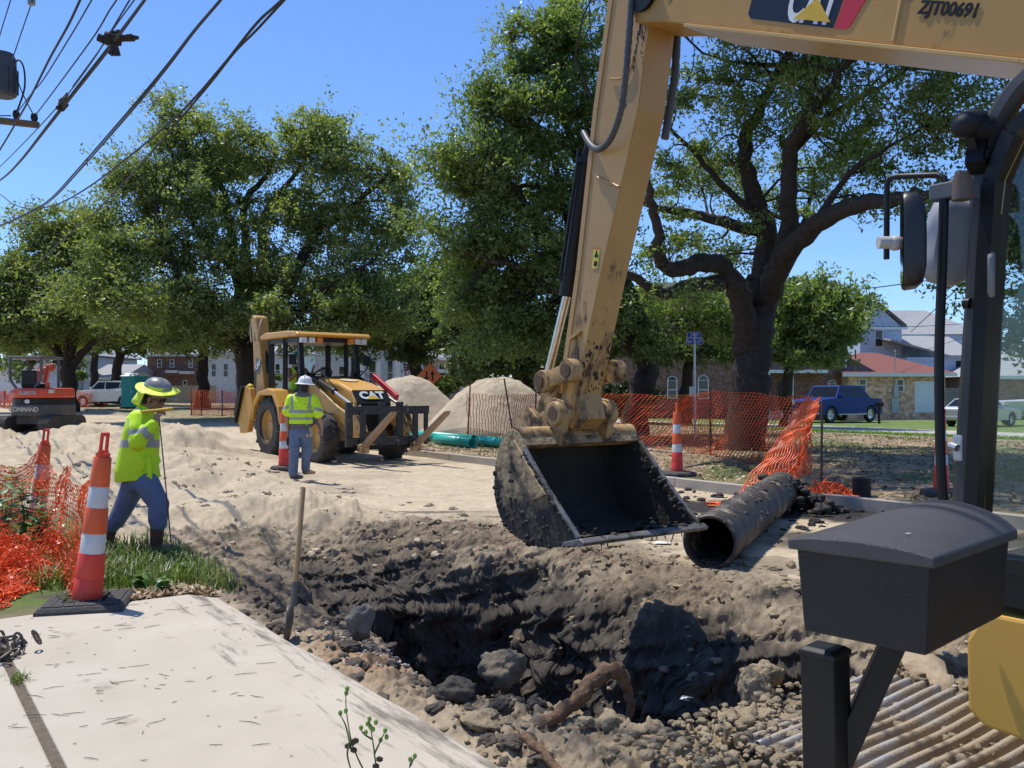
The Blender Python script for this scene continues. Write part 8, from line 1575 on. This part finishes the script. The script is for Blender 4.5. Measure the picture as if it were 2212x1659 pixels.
def toilet():
    c = W(292, 884, 57); g = gz(c.x, c.y); t = thing('portable_toilet', 'teal portable toilet with a white roof on the far grass', 'portable toilet', (c.x, c.y, g), R(-22)); tl_ = M('teal_panel', (0.012, 0.40, 0.36), (0.01, 0.34, 0.31), 3, .45)
    mb = MB(); mb.box((-.58, -.6, .08), (.58, .6, 2.08), None, .03); mb.build('cabin', tl_, t); mb = MB(); mb.box((-.5, -.63, .15), (.42, -.605, 1.98), None, .01); d = mb.build('door', M('teal_door', (0.012, 0.36, 0.33), rough=.4), t); mb = MB(); mb.box((.30, -.66, 1.0), (.38, -.632, 1.12)); mb.build('handle', white, d)
    mb = MB(); mb.add([(-.64, -.66, 2.07), (.64, -.66, 2.07), (.64, .66, 2.07), (-.64, .66, 2.07), (-.6, -.3, 2.28), (.6, -.3, 2.28), (.6, .3, 2.28), (-.6, .3, 2.28)], [(0, 1, 5, 4), (1, 2, 6, 5), (2, 3, 7, 6), (3, 0, 4, 7), (4, 5, 6, 7), (3, 2, 1, 0)]); mb.build('roof', white, t); mb = MB(); mb.box((-.64, -.66, 0), (.64, .66, .09)); mb.build('skid', blk, t)
    mb = MB(); mb.box((-.585, -.3, 1.6), (-.581, .1, 1.9)); mb.build('notice', white, t)
toilet()

# ------------------------------------------------------------------ power lines, pole, transformer
wirem = M('cable_black', (0.012, 0.012, 0.012), rough=.6)
def wire(label, t_, pts, r=.011, end=None, twin=0.0, sag_end=True, start=None):
    """pts: picture points along a cable that runs parallel to the street at offset t_."""
    P3 = [STP(u, v, t_) for u, v in pts]
    if start: P3 = [Vector(start)] + P3
    if end is None and sag_end:
        a, b = P3[-2], P3[-1]; d = (b - a); s_ = Vector(b); k = Vector((-DV.x, -DV.y, 0)); slope = (d.z / max(1e-3, d.xy.length)); z = s_.z
        for i in range(1, 8): z += slope * 1.7; slope += .035; P3.append(Vector((s_.x, s_.y, 0)) + k * 1.7 * i + Vector((0, 0, z)))
    elif end is not None: P3.append(Vector(end))
    c = curve_pts(P3, 6); mb = MB(); mb.tube(c, r, 6)
    if twin: mb.tube([p + Vector((0, 0, twin)) + NV * twin * .5 * math.cos(i * .13) for i, p in enumerate(c)], r * .9, 6)
    o = mb.build('power_line', wirem, None, smooth='full'); tag(o, label, 'cable', 'overhead cables along the street'); return o
wire('paired thick cable crossing the middle of the left sky', 2.45, [(-60, 505), (0, 488), (70, 457), (113, 430), (170, 370), (290, 233), (360, 147), (418, 70), (477, 0)], .012, twin=.026)
wire('drooping service cable that dips beside the left treetops', 2.9, [(-40, 400), (0, 420), (27, 440), (57, 450), (83, 450), (127, 440), (193, 403), (293, 327), (393, 240), (480, 143), (553, 52), (609, 0)], .014)
wire('rightmost overhead cable running in front of the big oak', 2.95, [(60, 590), (133, 520), (207, 457), (320, 337), (440, 197), (505, 115), (553, 66), (614, 0)], .012)
wire('thick bundled cable carrying the dark splice cases', 2.15, [(-60, 425), (0, 390), (43, 350), (97, 283), (160, 203), (220, 127), (260, 73), (313, 0)], .013, twin=.024)
wire('thin cable just left of the thick bundled cable', 2.1, [(-40, 395), (0, 360), (60, 300), (122, 233), (157, 190), (190, 145), (220, 100), (280, 0)], .008)
wire('thin cable rising beside the first thin cable', 2.1, [(157, 187), (222, 98), (250, 55), (290, 0)], .007)
wire('wavy thin cable ending at the wooden crossarm', 1.95, [(77, 248), (110, 205), (175, 117), (213, 63), (235, 25), (252, 0)], .008)
wire('thin knotted cable left of the wavy cable', 1.9, [(37, 243), (70, 200), (95, 170), (153, 77), (175, 40), (198, 0)], .008)
wire('steep thick cable crossing the wooden crossarm', 1.9, [(-30, 370), (0, 323), (30, 273), (67, 207), (107, 127), (147, 55), (173, 0)], .014)
wire('steep thin cable hanging above the transformer', 1.75, [(27, 127), (48, 65), (68, 7), (75, -15)], .008)
wire('thin cable in the top left corner', 1.6, [(-20, 150), (0, 75), (23, 0)], .008)
wire('faint low cable behind the left treetops', 3.4, [(-60, 482), (0, 480), (60, 481), (120, 470)], .008, sag_end=False)
def farwire(label, pts, r=.02):
    mb = MB(); mb.tube(curve_pts([W(*p) for p in pts], 6), r, 5); tag(mb.build('power_line', wirem, None, smooth='full'), label, 'cable', 'service drops near the houses')
farwire('dark service cable sloping through the gap right of the oak trunk', [(1640, 652, 40), (1760, 634, 44), (1900, 620, 50), (2120, 590, 58)], .03)
farwire('thin cable across the front of the pale blue house', [(1640, 690, 50), (1800, 700, 52), (1950, 706, 54), (2100, 698, 56)], .018)
farwire('cable from the house mast to the far right', [(1934, 768, 56), (1990, 758, 58), (2110, 720, 62)], .016)
def pole():
    b = P(20.8, 1.55, 0); bx = Vector((b.x - 1.15, b.y - .3, 0)); t = thing('utility_pole', 'wooden utility pole with transformer and crossarm at the left edge', 'utility pole', bx); mb = MB(); mb.tube([bx - Vector((0, 0, .3)), bx + Vector((0, 0, 11.5))], [.17, .12], 14); mb.build('pole', M('pole_wood', (0.16, 0.12, 0.085), (0.1, 0.075, 0.055), 10, .9), t, smooth=True, world=True)
    Y = bx.y; cw = M('crossarm_wood', (0.18, 0.115, 0.06), (0.12, 0.08, 0.045), 12, .9); e = W(83, 270, Y); a = W(-190, 240, Y); mb = MB(); mb.bar(a, e, .11, .12, bev=.01); arm = mb.build('crossarm', cw, t, world=True)
    for u, v in ((35, 250), (74, 256)): mb = MB(); p = W(u, v, Y); mb.tube([p - Vector((0, 0, .1)), p, p + Vector((0, 0, .08)), p + Vector((0, 0, .11))], [.025, .07, .06, .03], 10); mb.build('insulator', blk, arm, smooth=True, world=True)
    p = W(5, 162, Y); mb = MB(); hx = Matrix.Translation(p); mb.lathe([(.0, -.43), (.20, -.43), (.25, -.39), (.25, .30), (.23, .36), (.21, .36), (.21, .42), (.0, .44)], 22, hx, cap=False); tr_ = mb.build('transformer', M('transformer_grey', (0.075, 0.08, 0.09), (0.055, 0.06, 0.068), 6, .6), t, smooth=True, world=True)
    mb = MB()
    for k in range(12): g_ = 2 * math.pi * k / 12; mb.bar(p + Vector((.26 * math.cos(g_), .26 * math.sin(g_), -.36)), p + Vector((.26 * math.cos(g_), .26 * math.sin(g_), .12)), .03, .05, up=(math.cos(g_), math.sin(g_), 0))
    mb.build('cooling_fin', MATS['transformer_grey'], tr_, world=True)
    mb = MB(); mb.tube(curve_pts([W(30, 136, Y), W(42, 130, Y), W(52, 150, Y), W(53, 190, Y), W(40, 232, Y), W(34, 244, Y)], 5), .018, 6); mb.tube(curve_pts([W(31, 138, Y), W(40, 180, Y), W(60, 225, Y), W(74, 250, Y)], 5), .012, 6); mb.tube([W(-20, 250, Y), W(0, 250, Y), W(24, 250, Y)], .012, 5); mb.build('jumper_wire', wirem, t, smooth=True, world=True)
    mb = MB(); q = STP(68, 0, 1.75); mb.tube([q + Vector((0, 0, -.06)), q + Vector((0, 0, .14))], .05, 10); o = mb.build('line_insulator', M('insulator_grey', (0.3, 0.3, 0.3), rough=.5), None, smooth=True); tag(o, 'small grey insulator on the steep thin cable at the top edge', 'insulator')
pole()
def splice(name, label, u, v, s, seed, parts):
    c = STP(u, v, 2.15); Yc = c.y; t = thing(name, label, 'cable splice', c); k = Yc / F; rr = random.Random(seed); mb = MB()
    for (u0, v0, u1, v1, r0, r1) in parts: mb.tube([Vector(((u0 - u) * k, 0, -(v0 - v) * k)), Vector(((u1 - u) * k, .03, -(v1 - v) * k))], [r0 * k, r1 * k], 10)
    for _ in range(26): a = rr.choice(parts); f = rr.random(); mb.ball(Vector(((a[0] + (a[2] - a[0]) * f - u) * k + rr.gauss(0, .02), rr.gauss(0, .03), -(a[1] + (a[3] - a[1]) * f - v) * k + rr.gauss(0, .025))), (.035 * rr.uniform(.5, 1.2), .03, .03 * rr.uniform(.5, 1.3)), 6)
    mb.build('casing', M('splice_dark', (0.03, 0.026, 0.024), (0.07, 0.058, 0.05), 14, .9), t, smooth=True)
splice('splice_case', 'large tattered splice case hanging on the thick bundled cable', 245, 92, 1, 4, [(212, 80, 232, 88, 9, 9), (228, 82, 258, 84, 14, 13), (252, 82, 288, 80, 8, 7), (246, 95, 247, 118, 8, 11), (238, 74, 250, 72, 8, 7)])
splice('splice_case', 'smaller tattered splice case lower on the bundled cable', 135, 222, 1, 6, [(130, 236, 137, 220, 8, 10), (134, 222, 141, 208, 9, 5)])

# ------------------------------------------------------------------ plants near the camera
weedm = leafmat('weed_leaves', (0.07, 0.15, 0.025), (0.12, 0.22, 0.04), (0.2, 0.30, 0.07), .3, 4.0, .4); stemm = M('green_stem', (0.10, 0.14, 0.05), (0.07, 0.09, 0.035), 8, .7)
def leaf_blade(VV, FF, p, d, n, L, w_, droop):
    d = d.normalized(); s = d.cross(n).normalized(); b = len(VV); pr_ = [(0, .1), (.25, .8), (.5, 1), (.75, .65), (1, .03)]
    for f, q in pr_:
        c = p + d * L * f - n * droop * L * f * f; VV += [c - s * w_ * q - n * w_ * .25 * q, c, c + s * w_ * q - n * w_ * .25 * q]
    for i in range(4): FF += [(b + i * 3, b + i * 3 + 1, b + i * 3 + 4, b + i * 3 + 3), (b + i * 3 + 1, b + i * 3 + 2, b + i * 3 + 5, b + i * 3 + 4)]
def leafy_plant(label, x, y, h, n, seed, L=.16, w_=.032):
    g = gz(x, y); t = thing('leafy_weed', label, 'plant', (x, y, g), 0, 'leafy weeds by the net'); rr = random.Random(seed); VV, FF = [], []; mb = MB()
    for k in range(n):
        a = rr.uniform(0, 6.28); top = Vector((math.cos(a) * h * .45 * rr.random(), math.sin(a) * h * .45 * rr.random(), h * rr.uniform(.6, 1.05))); c = curve_pts([(0, 0, -.02), (top.x * .3, top.y * .3, top.z * .55), top], 4); mb.tube(c, [.006, .005, .005, .004, .004, .003, .003, .002, .002], 5)
        for i in range(11):
            f = .25 + .75 * i / 10; p = Vector(c[int(f * 8)]); an = i * 2.4 + a; d = Vector((math.cos(an), math.sin(an), rr.uniform(-.1, .7))); leaf_blade(VV, FF, p, d, Vector((0, 0, 1)), L * rr.uniform(.6, 1.15), w_ * rr.uniform(.7, 1.2), rr.uniform(.1, .5))
    mb.build('stem', stemm, t, smooth=True); m2 = MB(); m2.v = VV; m2.f = FF; m2.m = [0] * len(FF); m2.build('leaves', weedm, t, smooth='full', fix=False)
for k, (u, v, Y, h, n, lab) in enumerate([(10, 1175, 8.3, .75, 7, 'tall broad leafed weed at the left edge in the orange net'), (55, 1150, 8.9, .7, 7, 'bushy weed left of the wrapped channelizer post'), (92, 1150, 8.4, .45, 6, 'lobed leafy weed at the foot of the wrapped channelizer'), (-20, 1060, 10.5, .7, 7, 'light green weed at the far left edge above the net'), (25, 1090, 10.8, .6, 6, 'weed half hidden behind the tall broad leafed weed')]):
    c = W(u, v, Y); leafy_plant(lab, c.x, c.y, h, n, 40 + k)
for k, (u, v, lab) in enumerate([(350, 1305, 'low clover like weed at the end of the pavement'), (400, 1262, 'low round leafed weed at the edge of the dark soil'), (300, 1295, 'low weed tuft between the channelizer base and the leaves')]):
    c = G(u, v - 12); leafy_plant(lab, c.x, c.y, .13, 6, 60 + k, .07, .028)
def tall_weed():
    t = thing('seeding_weed', 'spindly weed with small green buds rising at the bottom edge', 'plant', W(815, 1760, 3.15)); rr = random.Random(3); Y = 3.15; mb = MB(); bd = MB(); dl = MB()
    q = lambda u, v, dy=0: W(u, v, Y) + Vector((0, dy, 0))
    stems = [[(815, 1800), (800, 1700), (775, 1640), (758, 1600), (747, 1530), (750, 1490)], [(758, 1600), (745, 1570), (735, 1540)], [(815, 1800), (812, 1690), (808, 1620), (800, 1580), (798, 1555)], [(808, 1630), (822, 1600), (832, 1580)], [(802, 1600), (785, 1585), (778, 1575)], [(760, 1605), (752, 1625), (765, 1690), (790, 1760)], [(870, 1800), (882, 1690), (886, 1640)], [(886, 1655), (896, 1635)]]
    for s in stems: c = curve_pts([q(a, b, rr.uniform(-.02, .02)) for a, b in s], 4); n = len(c); mb.tube(c, [.0042 - .0026 * i / (n - 1) for i in range(n)], 6)
    for u, v in ((750, 1488), (748, 1497), (735, 1540), (747, 1535), (798, 1553), (794, 1563), (800, 1570), (832, 1578), (835, 1592), (780, 1572), (790, 1582), (822, 1598), (886, 1640), (896, 1633), (812, 1560), (806, 1575)): bd.ball(q(u, v), (.008, .008, .011), 8)
    for u, v in ((760, 1605), (752, 1612), (768, 1600), (764, 1620), (820, 1640), (812, 1655)): dl.ball(q(u, v), (.014, .006, .012), 6)
    mb.build('stem', stemm, t, smooth=True, world=True); bd_ = bd.build('buds', M('bud_green', (0.20, 0.34, 0.06), (0.15, 0.26, 0.05), 20, .6), t, smooth=True, world=True); bd_['kind'] = 'stuff'; dl.build('dried_leaves', M('dry_leaf', (0.07, 0.05, 0.03), rough=.9), t, world=True)
tall_weed()
